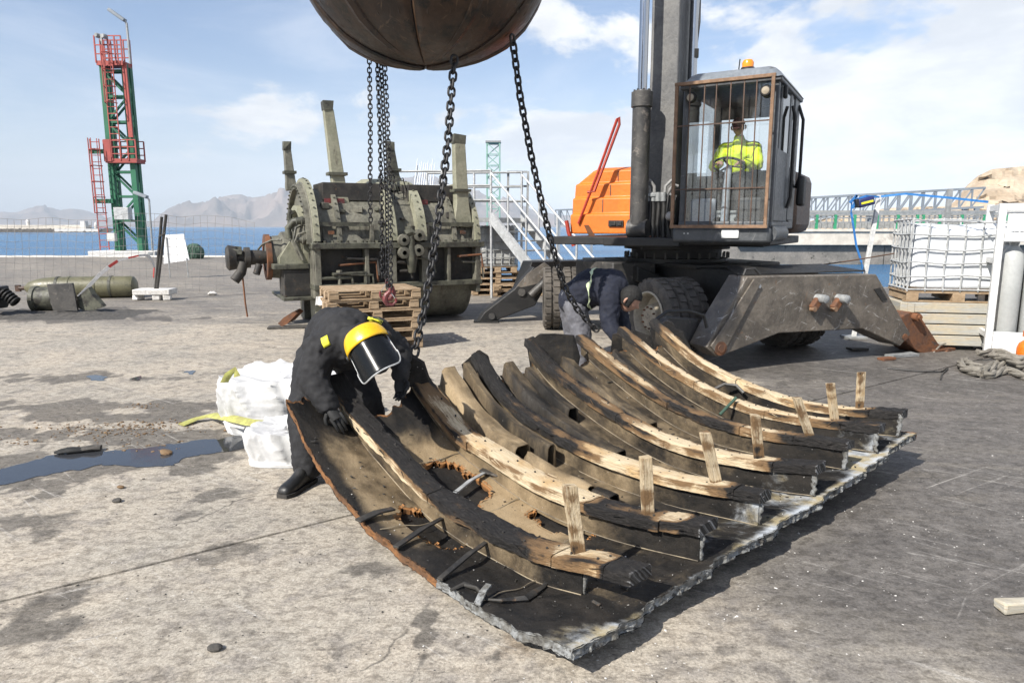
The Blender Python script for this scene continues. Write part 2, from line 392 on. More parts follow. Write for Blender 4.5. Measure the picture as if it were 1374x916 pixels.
def metal(name, c, rough): 
    t = NT(name); t.fin(c, t.rng(t.noise(8), 0.3, 0.7, rough * 0.7, rough * 1.3), 1.0)
metal('chrome', (0.42, 0.43, 0.45), 0.16)
weathered('roof_grey', (0.17, 0.19, 0.21), (0.22, 0.24, 0.26), (0.10, 0.10, 0.10), rough=0.45, s1=3)
def glassy(name, tint, refl=0.5, dark=0.0):
    t = NT(name); n = t.n; tr = t.new('ShaderNodeBsdfTransparent'); tr.inputs[0].default_value = (*tint, 1)
    gl = t.new('ShaderNodeBsdfGlossy'); gl.inputs['Roughness'].default_value = 0.03; gl.inputs['Color'].default_value = (1, 1, 1, 1)
    fr = t.new('ShaderNodeLayerWeight'); fr.inputs['Blend'].default_value = 0.5
    schl = t.math('MULTIPLY_ADD', t.math('POWER', fr.outputs['Facing'], 5.0), 0.94, 0.05)
    mx = t.new('ShaderNodeMixShader'); t.l.new(schl, mx.inputs[0])
    t.l.new(tr.outputs[0], mx.inputs[1]); t.l.new(gl.outputs[0], mx.inputs[2])
    # thin film of dust on the pane
    df = t.new('ShaderNodeBsdfDiffuse'); df.inputs[0].default_value = (0.5, 0.48, 0.44, 1)
    m2 = t.new('ShaderNodeMixShader'); t.l.new(t.math('MULTIPLY', t.rng(t.noise(3.0), 0.35, 0.75), dark), m2.inputs[0])
    t.l.new(mx.outputs[0], m2.inputs[1]); t.l.new(df.outputs[0], m2.inputs[2])
    t.l.new(m2.outputs[0], n['Material Output'].inputs['Surface'])
glassy('glass_cab', (0.95, 0.97, 0.975), 0.5, 0.05)
glassy('glass_dark', (0.12, 0.13, 0.14), 0.5, 0.10)
t = NT('visor'); t.fin((0.008, 0.009, 0.010), t.rng(t.noise(9), 0.3, 0.7, 0.14, 0.30), 0.0, 0.16)
t = NT('lens_clear'); t.fin((0.75, 0.76, 0.74), 0.15); t.b.inputs['Coat Weight'].default_value = 0.5
t = NT('lens_amber'); t.fin((0.85, 0.25, 0.01), 0.2); t.b.inputs['Coat Weight'].default_value = 0.5

def scraped(name, c=(0.42, 0.41, 0.39), amt=0.7):        # pale scrapes in the paint
    m_ = MAT[name]; nt = m_.node_tree; b = nt.nodes['Principled BSDF']; old = b.inputs['Base Color'].links[0].from_socket
    tcn = nt.nodes.new('ShaderNodeTexCoord'); prev = None
    for ang, sc in ((0.5, 3.0), (-0.4, 4.0), (1.3, 3.2)):
        m0 = nt.nodes.new('ShaderNodeMapping'); m0.inputs['Rotation'].default_value = (0, ang, ang); nt.links.new(tcn.outputs['Object'], m0.inputs[0]); mp = nt.nodes.new('ShaderNodeMapping'); mp.inputs['Scale'].default_value = (1, 1, 9); nt.links.new(m0.outputs[0], mp.inputs[0])
        nz = nt.nodes.new('ShaderNodeTexNoise'); nz.inputs['Scale'].default_value = sc; nz.inputs['Detail'].default_value = 6; nz.inputs['Roughness'].default_value = .7; nt.links.new(mp.outputs[0], nz.inputs['Vector'])
        mr = nt.nodes.new('ShaderNodeMapRange'); nt.links.new(nz.outputs['Fac'], mr.inputs[0]); mr.inputs[1].default_value = .62; mr.inputs[2].default_value = .68; mr.inputs[4].default_value = amt
        if prev is None: prev = mr.outputs[0]
        else:
            mx = nt.nodes.new('ShaderNodeMath'); mx.operation = 'MAXIMUM'; nt.links.new(prev, mx.inputs[0]); nt.links.new(mr.outputs[0], mx.inputs[1]); prev = mx.outputs[0]
    mix = nt.nodes.new('ShaderNodeMix'); mix.data_type = 'RGBA'; nt.links.new(prev, mix.inputs[0]); nt.links.new(old, mix.inputs[6]); mix.inputs[7].default_value = (*c, 1); nt.links.new(mix.outputs[2], b.inputs['Base Color'])
scraped('beam_paint'); scraped('grab_steel', (0.16, 0.10, 0.06), .5); scraped('boom_paint', (0.28, 0.27, 0.26), .3); scraped('grey_paint', (0.25, 0.25, 0.25), .35); scraped('rust_deep', (0.24, 0.15, 0.09), .45); scraped('steel_dark', (0.22, 0.2, 0.18), .35)
# ================================================================== SETTING
# ---- quay ground: one sheet, with the expansion joint as a real groove
J0, J1 = G(0, 807), G(445, 697)
jd = (J1 - J0).normalized(); jn = Vector((-jd.y, jd.x, 0))
if jn.y < 0: jn = -jn
def axis_vals(lo, hi, f0, f1, step, extra=()):
    vals = list(np.arange(f0, f1 + 1e-6, step)); g = step
    x = f0
    while x > lo: g *= 1.35; x -= g; vals.append(max(x, lo))
    x = f1; g = step
    while x < hi: g *= 1.35; x += g; vals.append(min(x, hi))
    vals = [q for q in vals if all(abs(q - e) > 0.015 for e in extra)] + list(extra)
    return sorted(set(round(float(q), 4) for q in vals))
pv = axis_vals(-110, 120, -6.5, 9.5, 0.07)
qv = axis_vals(-60, 130, -4.5, 9.5, 0.07, (-0.013, -0.0075, 0.0075, 0.013))
blobs = []                                                   # stains and broad dark patches on the slab: (x, y, rx, ry, angle, weight)
def blob(px, py, rx, ry, w, ang=0.0):
    g = G(px, py); blobs.append((g.x, g.y, rx, ry, ang, w))
for b in [(566, 850, .035, .30, .95, 0.12), (580, 840, .02, .26, .9, 0.1), (562, 905, .03, .10, .9), (664, 885, .022, .09, .8), (590, 905, .05, .05, .7), (60, 812, .35, .10, .6, .5), (100, 790, .25, .10, .5, .5),
          (40, 850, .3, .12, .7, .4), (320, 738, .22, .10, .5, .3), (390, 770, .2, .14, .25), (290, 665, .25, .16, .6, .3), (255, 690, .3, .08, .5, .6), (90, 690, .5, .10, .5, .7),
          (70, 705, .12, .3, .5, 0.3), (500, 765, .18, .10, .55), (460, 800, .3, .14, .35, .3), (30, 700, .2, .1, .6),
          (150, 545, 2.4, .28, .75), (60, 585, 1.8, .35, .8), (270, 590, 1.2, .30, .7), (130, 505, 1.6, .35, .65), (300, 500, 1.5, .25, .5), (200, 585, 1.0, .2, .8), (100, 620, 1.1, .34, .9), (250, 603, .9, .26, .9), (20, 645, .8, .3, .85), (190, 560, 1.4, .3, .7),
          (60, 470, 2.5, .4, .30), (250, 455, 2.5, .3, .25), (60, 428, 3.0, .5, .75), (100, 415, 2.0, .4, .7), (470, 505, 1.0, .4, .35), (640, 455, 1.5, .4, .3), (300, 420, 3.0, .5, .35),  # includes a darker patch between the gear casing and the left outrigger
          (1290, 520, 2.0, .6, .45), (1100, 500, 2.0, .6, .5), (1330, 640, 1.0, .5, .35), (1180, 700, .7, .35, .30), (1000, 830, .35, .10, .35, .4), (900, 870, .3, .08, .3, .4)]: blob(*b)  # starts with broad darker patches in front of the outrigger beam
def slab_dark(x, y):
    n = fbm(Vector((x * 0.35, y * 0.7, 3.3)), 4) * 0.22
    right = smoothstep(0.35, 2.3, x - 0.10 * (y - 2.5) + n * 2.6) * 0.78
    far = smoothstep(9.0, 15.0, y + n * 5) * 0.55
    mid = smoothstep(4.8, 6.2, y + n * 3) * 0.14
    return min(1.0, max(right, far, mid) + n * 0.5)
def slab_stain(x, y):
    s = 0.0
    wob = fbm(Vector((x * 2.3, y * 2.3, 7.7)), 4)
    for bx, by, rx, ry, a, w in blobs:
        dx, dy = x - bx, y - by
        if abs(dx) > 3 * max(rx, ry) or abs(dy) > 3 * max(rx, ry): continue
        ca, sa = math.cos(a), math.sin(a); u, v = (dx * ca + dy * sa) / rx, (-dx * sa + dy * ca) / ry
        s = max(s, w * smoothstep(1.15, 0.35, math.hypot(u, v) + wob * (0.75 if min(rx, ry) > .06 else .35)))
    return s
bm = bmesh.new(); rows = []
for q in qv:
    row = []
    for p in pv:
        w = J0 + jd * p + jn * q
        row.append(bm.verts.new((w.x, w.y, -0.035 if abs(q) < 0.0076 else 0.0)))
    rows.append(row)
for a, b in zip(rows, rows[1:]):
    for i in range(len(pv) - 1): bm.faces.new((a[i], a[i + 1], b[i + 1], b[i]))
QX, QY0, QY1, QL, QR = -1.0, 20.0, 40.5, -75.0, 60.0
for co, no in (((QX, 0, 0), (1, 0, 0)), ((0, QY0, 0), (0, 1, 0)), ((0, QY1, 0), (0, 1, 0)), ((0, -8, 0), (0, 1, 0)), ((QL, 0, 0), (1, 0, 0)), ((QR, 0, 0), (1, 0, 0))):
    bmesh.ops.bisect_plane(bm, geom=bm.verts[:] + bm.edges[:] + bm.faces[:], plane_co=co, plane_no=no)
kill = []
for f in bm.faces:
    c = f.calc_center_median()
    if c.y > QY1 or c.y < -8 or c.x < QL or c.x > QR or (c.x > QX and c.y > QY0): kill.append(f)
bmesh.ops.delete(bm, geom=kill, context='FACES')
me = bpy.data.meshes.new('ground'); bm.to_mesh(me); bm.free()
co = np.empty(len(me.vertices) * 3, dtype=np.float32); me.vertices.foreach_get('co', co); co = co.reshape(-1, 3)
near = (np.abs(co[:, 0]) < 16) & (co[:, 1] < 26) & (co[:, 1] > 0.5)
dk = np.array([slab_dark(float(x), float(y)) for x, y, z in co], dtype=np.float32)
stn = np.array([slab_stain(float(x), float(y)) if n else 0.0 for (x, y, z), n in zip(co, near)], dtype=np.float32)
me.attributes.new('dark', 'FLOAT', 'POINT').data.foreach_set('value', dk)
me.attributes.new('stain', 'FLOAT', 'POINT').data.foreach_set('value', stn)
ground = bpy.data.objects.new('ground', me); col.objects.link(ground); tag(ground, kind='structure')
t = NT('quay_concrete')
v = t.vec()
big = t.noise(0.9, v, 9, 0.62, 0.4); med = t.noise(5.0, v, 8, 0.68, 0.2); fin = t.noise(70, v, 5, 0.7); grit = t.noise(240, v, 3, 0.6)
stk = t.noise(2.2, t.vec(scale=(0.35, 2.2, 1), rot=(0, 0, R(8))), 8, 0.65, 0.5)
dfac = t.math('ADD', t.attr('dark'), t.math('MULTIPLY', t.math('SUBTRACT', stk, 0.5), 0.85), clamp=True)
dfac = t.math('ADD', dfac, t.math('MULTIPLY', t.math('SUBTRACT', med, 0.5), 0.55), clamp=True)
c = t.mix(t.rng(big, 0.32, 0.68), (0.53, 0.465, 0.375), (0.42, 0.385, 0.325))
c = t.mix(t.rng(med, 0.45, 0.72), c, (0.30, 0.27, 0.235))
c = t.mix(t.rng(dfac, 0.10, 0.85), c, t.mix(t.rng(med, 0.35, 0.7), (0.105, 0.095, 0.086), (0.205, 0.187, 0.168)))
# oily stains and blotches
sf = t.math('ADD', t.attr('stain'), t.math('MULTIPLY', t.math('SUBTRACT', t.noise(9, t.vec(scale=(.6, 1.4, 1)), 8, 0.75, .4), 0.5), 1.0), clamp=True)
c = t.mix(t.math('MULTIPLY', t.rng(sf, 0.30, 0.56), 0.72), c, (0.085, 0.077, 0.068))
spots = t.noise(3.4, t.vec(loc=(4.1, 9.2, 0)), 5, 0.75, 0.3)
c = t.mix(t.math('MULTIPLY', t.rng(spots, 0.57, 0.66), 0.55), c, (0.12, 0.108, 0.095))
rustn = t.noise(1.3, t.vec(loc=(9.1, 2.2, 0)), 8, 0.7, 0.4)
c = t.mix(t.math('MULTIPLY', t.rng(rustn, 0.63, 0.75), 0.35), c, (0.30, 0.19, 0.09))
# pale scrape marks in a few directions
scr = None
for ang, sc, lo_ in ((0.62, 1.1, 0.615), (0.50, 1.9, 0.625), (-0.55, 1.3, 0.64), (2.3, 1.0, 0.645), (0.75, 2.6, 0.63)):
    n_ = t.noise(sc, t.vec(scale=(0.38, 15, 1), rot=(0, 0, ang), loc=(sc * 7, ang * 5, 0)), 4, 0.55, 0.10)
    n_ = t.rng(n_, lo_, lo_ + 0.07)
    scr = n_ if scr is None else t.math('MAXIMUM', scr, n_)
scr = t.math('MULTIPLY', scr, t.rng(t.noise(1.3, t.vec(loc=(2, 5, 0)), 4), 0.46, 0.62))
chips = t.rng(t.noise(26, t.vec(loc=(1, 8, 0)), 4, 0.6), 0.655, 0.70)
c = t.mix(t.math('MULTIPLY', t.math('MAXIMUM', t.math('MULTIPLY', scr, .75), t.math('MULTIPLY', chips, 0.85)), 0.75), c, (0.62, 0.59, 0.54))
vor = t.new('ShaderNodeTexVoronoi'); vor.feature = 'DISTANCE_TO_EDGE'; vor.inputs['Scale'].default_value = 0.55
dv_ = t.new('ShaderNodeVectorMath', operation='ADD'); nn = t.new('ShaderNodeTexNoise'); nn.inputs['Scale'].default_value = 1.4; nn.inputs['Detail'].default_value = 7
t.l.new(v, nn.inputs['Vector']); t.l.new(v, dv_.inputs[0]); t.l.new(nn.outputs['Color'], dv_.inputs[1]); t.l.new(dv_.outputs[0], vor.inputs['Vector'])
crk = t.math('MULTIPLY', t.rng(vor.outputs['Distance'], 0.008, 0.0), t.rng(t.noise(0.8, t.vec(loc=(6, 1, 0)), 3), 0.48, 0.58))
c = t.mix(t.math('MULTIPLY', crk, 0.7), c, (0.07, 0.063, 0.055))
mott = t.noise(17, t.vec(scale=(.8, 1.2, 1), loc=(5, 5, 0)), 8, .75, .3)
c = t.mix(0.75, c, t.mix(t.rng(mott, 0.36, 0.58), (0.44, 0.42, 0.40), (1.08, 1.08, 1.08)), 'MULTIPLY')
pit = t.rng(t.noise(34, t.vec(loc=(3, 1, 0)), 6, .7), .615, .67)
c = t.mix(t.math('MULTIPLY', pit, .75), c, (0.09, 0.08, 0.07))
c = t.mix(0.65, c, t.mix(t.rng(fin, 0.34, 0.64), (0.45, 0.45, 0.45), (1.06, 1.06, 1.06)), 'MULTIPLY')
c = t.mix(0.35, c, t.mix(t.rng(grit, 0.3, 0.7), (0.4, 0.4, 0.4), (1.0, 1.0, 1.0)), 'MULTIPLY')
hgt = t.math('ADD', t.math('MULTIPLY', fin, 0.5), t.math('MULTIPLY', grit, 0.3))
hgt = t.math('ADD', hgt, t.math('MULTIPLY', med, 1.2))
t.bump(hgt, 0.010, 0.8)
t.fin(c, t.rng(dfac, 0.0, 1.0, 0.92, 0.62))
me.materials.append(MAT['quay_concrete'])

# quay walls down to the water
def wall(name, a, b):
    m = MB(); a, b = Vector(a), Vector(b)
    m.prism([a, b, b + Vector((0, 0, -3.2)), a + Vector((0, 0, -3.2))], (b - a).cross(Vector((0, 0, 1))).normalized() * 0.4)
    return tag(m.build(name, 'quay_wall', smooth=False), kind='structure')
wall('quay_wall_far', (QX, QY1, -0.004), (QL, QY1, -0.004)); wall('quay_wall_return', (QX, QY0, -0.004), (QX, QY1, -0.004)); wall('quay_wall_basin', (QR, QY0, -0.004), (QX, QY0, -0.004))
# pale coping along the far edge of the quay
m = MB(); m.box((QL / 2 + QX / 2, QY1 - 0.25, 0.05), (QX - QL, 0.5, 0.10)); tag(m.build('quay_coping', 'stone_white', bevel=0.02), kind='structure')

# ---- sea
t = NT('sea_water')
v = t.vec(scale=(1, 1, 1)); w1 = t.noise(0.55, t.vec(scale=(0.55, 1.6, 1)), 8, 0.65, 0.3); w2 = t.noise(0.03, t.vec(scale=(0.4, 2, 1)), 4, 0.5)
c = t.mix(t.rng(w2, 0.35, 0.65), (0.015, 0.090, 0.20), (0.025, 0.125, 0.26))
t.bump(w1, 0.55, 0.75)
t.fin(c, 0.22, 0.0, 0.22); t.b.inputs['IOR'].default_value = 1.33
m = MB(); SEA = -1.6; m.grid(lambda a, b: Vector((-12500 + 25000 * a, 19.0 + 11000 * b, SEA)), 4, 4)
tag(m.build('sea', 'sea_water', smooth=False), kind='structure')

# ---- far hills behind the bay
def hill(name, pts, D, depth, seed, n=150, m_=22):
    # pts: skyline control (pixel x, pixel y) at distance D
    ctrl = [(at(px, py, D).x, max(2.0, at(px, py, D).z)) for px, py in pts]
    def fn(a, b):
        x = ctrl[0][0] + (ctrl[-1][0] - ctrl[0][0]) * a
        h = smooth_table(ctrl, x)
        y = D + (b - 0.55) * depth
        k = b / 0.55 if b < 0.55 else (1 - b) / 0.45
        prof = k ** 0.85
        rid = noise.ridged_multi_fractal(Vector((x * 0.0017, y * 0.0017, seed)), 0.8, 2.1, 7, 1.0, 2.0) - 1.1
        z = h * (prof + rid * 0.50 * (1 - abs(2 * k - 1)) + rid * 0.12 * k) 
        return Vector((x * (y / D), y, max(SEA - 3, z - 3)))
    m = MB(); m.grid(fn, n, m_); return tag(m.build(name, 'hill_rock', ang=180), kind='structure')
hill('hills_left', [(-330, 300), (-220, 280), (-120, 286), (-20, 284), (22, 285), (52, 277), (78, 282), (104, 280), (125, 287), (160, 296), (215, 302), (260, 303.4)], 9000, 3500, 1.0)
hill('hills_middle', [(120, 303), (165, 300), (205, 296), (222, 283), (250, 274), (285, 270), (315, 264), (345, 268), (372, 262), (400, 256), (440, 258), (480, 252), (510, 262), (540, 244), (558, 236), (585, 243), (610, 256), (635, 258), (660, 268), (690, 272), (730, 284), (780, 292), (850, 297), (950, 300), (1050, 302)], 7000, 3000, 5.0, n=320, m_=40)

# ---- breakwater with its little lighthouses
def D_at(px, py, Dd): return at(px, py, Dd)
bwk = thing('breakwater', 'long low concrete breakwater across the bay on the far left', 'breakwater', D_at(20, 309, 420))
m = MB(); a, b = D_at(-260, 304, 420), D_at(118, 304, 420); m.box(((a.x + b.x) / 2, 420, -0.4), (b.x - a.x, 7, 6.2)); m.build('wall', 'concrete_far', bwk, smooth=False)
m = MB(); a2, b2 = D_at(-260, 308, 414), D_at(152, 308, 414)
m.grid(lambda u, w: Vector((a2.x + (b2.x - a2.x) * u, 410 + 7 * w, -1.9 + 2.6 * w + 0.8 * noise.noise(Vector((u * 200, w * 4, 0))))), 160, 4); m.build('rock_toe', 'crumb_dark', bwk, smooth=False)
m = MB(); p = D_at(116, 304, 417); m.box((p.x, 415, 1.5), (3.0, 3, 7)); m.box((p.x - 3, 413, -0.6), (26, 2, 2.2)); m.build('landing', 'stone_white', bwk)
for px, hh in ((38, 6.0), (129, 4.2)):
    p = D_at(px, 303, 424); o = thing('harbour_beacon', 'tiny white beacon %s the far left breakwater' % ('standing on' if px == 38 else 'just off the end of'), 'beacon', (p.x, 424, 0))
    m = MB(); m.cyl((p.x, 424, -1.5), (p.x, 424, hh - 1.5), 1.3, 10, 1.0); m.build('tower', 'stone_white', o)
    m = MB(); m.lathe([(1.2, hh - 1.5), (0.8, hh - 0.4), (0.05, hh + 0.4)], (p.x, 424, 0), seg=10); m.build('lantern', 'stone_white', o)

# ---- ochre headland on the right
def cliff(name, pts, D, depth, seed, n=110, m_=40):
    ctrl = [(at(px, py, D).x, at(px, py, D).z) for px, py in pts]
    def fn(a, b):
        x = ctrl[0][0] + (ctrl[-1][0] - ctrl[0][0]) * a; h = lerp_table(ctrl, x)
        k = min(1, b / 0.5); y = D + (k - 1) * depth * 0.35 + (b > 0.5) * (b - 0.5) * depth
        terr = (math.floor(k * 6) + smoothstep(0.3, 0.9, k * 6 - math.floor(k * 6))) / 6
        z = SEA + (h - SEA) * (0.35 * k + 0.65 * terr if b <= 0.5 else 1.0)
        nz = noise.fractal(Vector((x * 0.05, y * 0.05, z * 0.09 + seed)), 0.8, 2.0, 6)
        z += nz * (h - SEA) * 0.10 * (1 - 0.6 * (k >= 1)); y += nz * 9
        return Vector((x * y / D, y, z))
    m = MB(); m.grid(fn, n, m_); return tag(m.build(name, 'cliff_rock', ang=25), kind='structure')
cliff('headland', [(1215, 300), (1262, 284), (1283, 268), (1296, 250), (1312, 236), (1330, 227), (1360, 224), (1400, 222), (1470, 226), (1560, 236), (1700, 262)], 300, 120, 2.0)
cliff('headland_foot', [(1040, 302), (1090, 296), (1150, 287), (1190, 279), (1240, 277), (1300, 277), (1380, 280), (1500, 286)], 240, 60, 6.0)

# ---- bridge / jetty with green posts
BD = 62.0
br = thing('jetty_bridge', 'pale concrete jetty deck with green railing posts across the water', 'bridge', (30, BD, SEA))
xl, xr = at(990, 318, BD).x, at(1480, 318, BD).x
zt, zb = at(1100, 311, BD).z, at(1100, 329, BD).z
m = MB(); m.box(((xl + xr) / 2, BD + 2.5, (zt + zb) / 2), (xr - xl, 5, zt - zb)); m.build('deck', 'concrete_far', br, smooth=False, bevel=0.05)
m = MB(); m.box(((xl + xr) / 2, BD + 0.1, zt + 0.12), (xr - xl, 0.5, 0.22)); m.build('kerb', 'concrete_far', br, smooth=False, bevel=0.03)
m = MB(); m.box((at(1085, 340, BD).x - 4, BD + 2.5, (zb + SEA) / 2 - 0.6), (22, 4, zb - SEA + 1.2)); m.build('pier', 'quay_wall', br, smooth=False)
m = MB(); m.box((xr - 8, BD + 2.5, (zb + SEA) / 2 - 0.6), (22, 4, zb - SEA + 1.2)); m.build('pier', 'quay_wall', br, smooth=False)
zr = at(1100, 288, BD).z
for px in (1078, 1097, 1122, 1148, 1178, 1206, 1232, 1240, 1262, 1292, 1322, 1352, 1384):
    x = at(px, 300, BD).x
    m = MB(); m.box((x, BD + 0.2, (zt + zr) / 2), (0.20, 0.20, zr - zt));  m.build('rail_post', 'bridge_rail_green', br, smooth=False)
for k, (yy, th) in enumerate(((287, 0.16), (293, 0.12), (299, 0.10))):
    z = at(1100, yy, BD).z
    m = MB(); m.beam((xl, BD + 0.2, z), (xr, BD + 0.2, z + 0.18), th, th); m.build('rail', 'galv_dull', br, smooth=False)
m = MB()
for k in range(60):
    x = xl + (xr - xl) * k / 60; m.box((x, BD + 4.4, zt + 0.9), (0.12, 0.12, 1.8))
m.beam((xl, BD + 4.4, zt + 1.7), (xr, BD + 4.4, zt + 1.7), 0.5, 0.5); m.beam((xl, BD + 4.6, zt + 0.6), (xr, BD + 4.6, zt + 0.6), 0.3, 0.6)
tag(m.build('pipe_rack', 'galv_dull', br, smooth=False), kind='stuff')

# ---- steel lattice conveyor above the jetty
cv = thing('lattice_gantry', 'long grey steel lattice girder spanning above the jetty on the right', 'gantry', (30, 75, 0))
TD = 75.0; a, b = at(1040, 268, TD), at(1322, 252, TD); hgt_ = 2.0
for dy in (0, 2.0):
    for dz in (0, -hgt_):
        m = MB(); m.beam((a.x, TD + dy, a.z + dz), (b.x, TD + dy, b.z + dz), 0.22, 0.22); m.build('chord', 'truss_grey', cv, smooth=False)
N = 17
for k in range(N):
    f0, f1 = k / N, (k + 1) / N
    for dy in (0, 2.0):
        p = Vector((a.x + (b.x - a.x) * f0, TD + dy, a.z + (b.z - a.z) * f0)); q = Vector((a.x + (b.x - a.x) * f1, TD + dy, a.z + (b.z - a.z) * f1))
        m = MB(); m.beam(p, p - Vector((0, 0, hgt_)), 0.13, 0.13); m.build('upright', 'truss_grey', cv, smooth=False)
        m = MB(); m.beam(p - Vector((0, 0, hgt_)), q, 0.12, 0.12); m.build('brace', 'truss_grey', cv, smooth=False)
for f in (0.02, 0.5, 0.97):
    x = a.x + (b.x - a.x) * f; z = a.z + (b.z - a.z) * f - hgt_
    m = MB(); m.beam((x, TD, z), (x, TD, SEA - 1), 0.4, 0.4); m.beam((x, TD + 2, z), (x, TD + 2, SEA - 1), 0.4, 0.4); m.build('support', 'truss_grey', cv, smooth=False)
# second, further girder seen left of the headland
cv2 = thing('shore_truss', 'low dark steel truss on the far shore, left of the orange machine housing', 'truss', (4, 90, 0))
a, b = at(745, 282, 90), at(800, 280, 90)
m = MB(); m.beam(a, b, 0.2, 0.2); m.beam(a - Vector((0, 0, 1.8)), b - Vector((0, 0, 1.8)), 0.2, 0.2); m.build('chord', 'truss_grey', cv2, smooth=False)
for k in range(8):
    p = a.lerp(b, k / 7); q = a.lerp(b, min(1, (k + 1) / 7)); m = MB(); m.beam(p, p - Vector((0, 0, 1.8)), 0.12, 0.12); m.beam(p, q - Vector((0, 0, 1.8)), 0.1, 0.1); m.build('brace', 'truss_grey', cv2, smooth=False)
m = MB()
for f in (0.1, 0.9): p = a.lerp(b, f); m.beam(p, (p.x, p.y, SEA - 1), 0.3, 0.3)
m.build('support', 'truss_grey', cv2, smooth=False)
# ================================================================== THE BURNT HULL SECTION
HA = R(48); du = Vector((math.cos(HA), -math.sin(HA), 0)); dvv = Vector((math.sin(HA), math.cos(HA), 0))
E0 = G(580, 787, 0.03); E0.z = 0
EDGE = [(-1.56, .61), (-1.42, .49), (-1.18, .30), (-.79, .15), (-.40, .06), (0, .03), (.34, .02), (.64, .04), (.93, .10)]
RV = [.43, 1.00, 1.58, 2.17, 2.71, 3.11, 3.49]
RT = [[(-1.72, .73), (-1.53, .58), (-1.07, .40), (-.67, .27), (-.31, .22), (.06, .20), (.39, .23), (.67, .29), (.90, .325)],
      [(-1.68, .77), (-1.38, .57), (-1.04, .39), (-.65, .31), (-.31, .25), (.06, .24), (.43, .27), (.85, .345)],
      [(-1.59, .76), (-1.24, .49), (-.76, .34), (-.34, .28), (.03, .27), (.35, .285), (.85, .35)],
      [(-1.61, .81), (-1.35, .63), (-.86, .44), (-.49, .34), (-.16, .28), (.19, .275), (.61, .32), (.88, .37)],
      [(-1.52, .80), (-1.09, .60), (-.63, .42), (-.21, .33), (.27, .33), (.82, .385)],
      [(-1.38, .84), (-.92, .60), (-.47, .45), (-.07, .37), (.35, .37), (.87, .425)],
      [(-1.30, .88), (-.88, .62), (-.43, .47), (.04, .39), (.45, .40), (.88, .46)]]
def rib_top(i, s): return smooth_table(RT[i], s)
WEBH = lambda s: lerp_table([(-1.7, .11), (-1.2, .15), (-.5, .178), (.5, .182), (.9, .192)], s)
def skin_z(s, v): return max(.034, skin_z0(s, v))
def skin_z0(s, v):
    e = smooth_table(EDGE, s) + 0.055
    if v <= RV[0]:
        k = smoothstep(0, RV[0], max(0, v)); return e * (1 - k) + (rib_top(0, s) - WEBH(s)) * k
    for i in range(6):
        if v <= RV[i + 1]:
            k = (v - RV[i]) / (RV[i + 1] - RV[i]); return (rib_top(i, s) * (1 - k) + rib_top(i + 1, s) * k) - WEBH(s)
    return rib_top(6, s) + 0.05 * (v - RV[6]) - WEBH(s)
def HP(s, v, z): return Vector((E0.x + du.x * s + dvv.x * v, E0.y + du.y * s + dvv.y * v, z))
def SV(px, py, z=None):
    zz = 0.1 if z is None else z
    for _ in range(12):
        w = G(px, py, zz); d = Vector((w.x - E0.x, w.y - E0.y, 0)); s, v = d.dot(du), d.dot(dvv)
        if z is not None: break
        zz = zz * 0.5 + skin_z(s, v) * 0.5
    return s, v
hull = thing('hull_section', 'large curved burnt hull panel with seven timber ribs lying on the quay', 'hull section', HP(-0.3, 1.8, 0))

def mat_skin():
    t = NT('burnt_skin'); v = t.vec('UV')
    n1 = t.noise(3.2, v, 8, 0.68, 0.4); n2 = t.noise(26, v, 6, 0.7); n3 = t.noise(130, v, 3, 0.6)
    run = t.noise(4, t.vec('UV', (1.1, 1.9, 1)), 8, 0.68, 0.5)
    tan = t.attr('tan'); ash = t.attr('ash')
    soot = t.mix(t.rng(run, 0.35, 0.68), (0.0075, 0.007, 0.0065), (0.027, 0.023, 0.019))
    tanc = t.mix(t.rng(n1, 0.35, 0.65), (0.25, 0.18, 0.10), (0.35, 0.265, 0.16))
    tf = t.math('ADD', tan, t.math('MULTIPLY', t.math('SUBTRACT', n1, 0.5), 0.9))
    tf = t.math('ADD', tf, t.math('MULTIPLY', t.math('SUBTRACT', n2, 0.5), 0.35), clamp=True)
    c = t.mix(t.rng(tf, 0.15, 0.95), soot, tanc)
    af = t.math('ADD', ash, t.math('MULTIPLY', t.math('SUBTRACT', t.noise(7, t.vec('UV', (1, 1.7, 1)), 8, 0.7, 0.5), 0.5), 1.1), clamp=True)
    ashc = t.mix(t.rng(t.noise(4.5, v, 5), 0.4, 0.6), (0.46, 0.49, 0.52), (0.36, 0.30, 0.18))
    c = t.mix(t.rng(af, 0.42, 0.95), c, ashc)
    c = t.mix(0.5, c, t.mix(t.rng(n3, 0.3, 0.7), (0.5, 0.5, 0.5), (1, 1, 1)), 'MULTIPLY')
    sp = t.rng(t.noise(60, v, 2, 0.5), 0.73, 0.76); c = t.mix(t.math('MULTIPLY', sp, 0.7), c, (0.45, 0.43, 0.40))
    h = t.math('ADD', t.math('MULTIPLY', n2, 1.0), t.math('MULTIPLY', n3, 0.35)); t.bump(h, 0.006, 0.8)
    t.fin(c, t.rng(n2, 0.3, 0.7, 0.55, 0.9), 0.0, 0.3)
mat_skin()
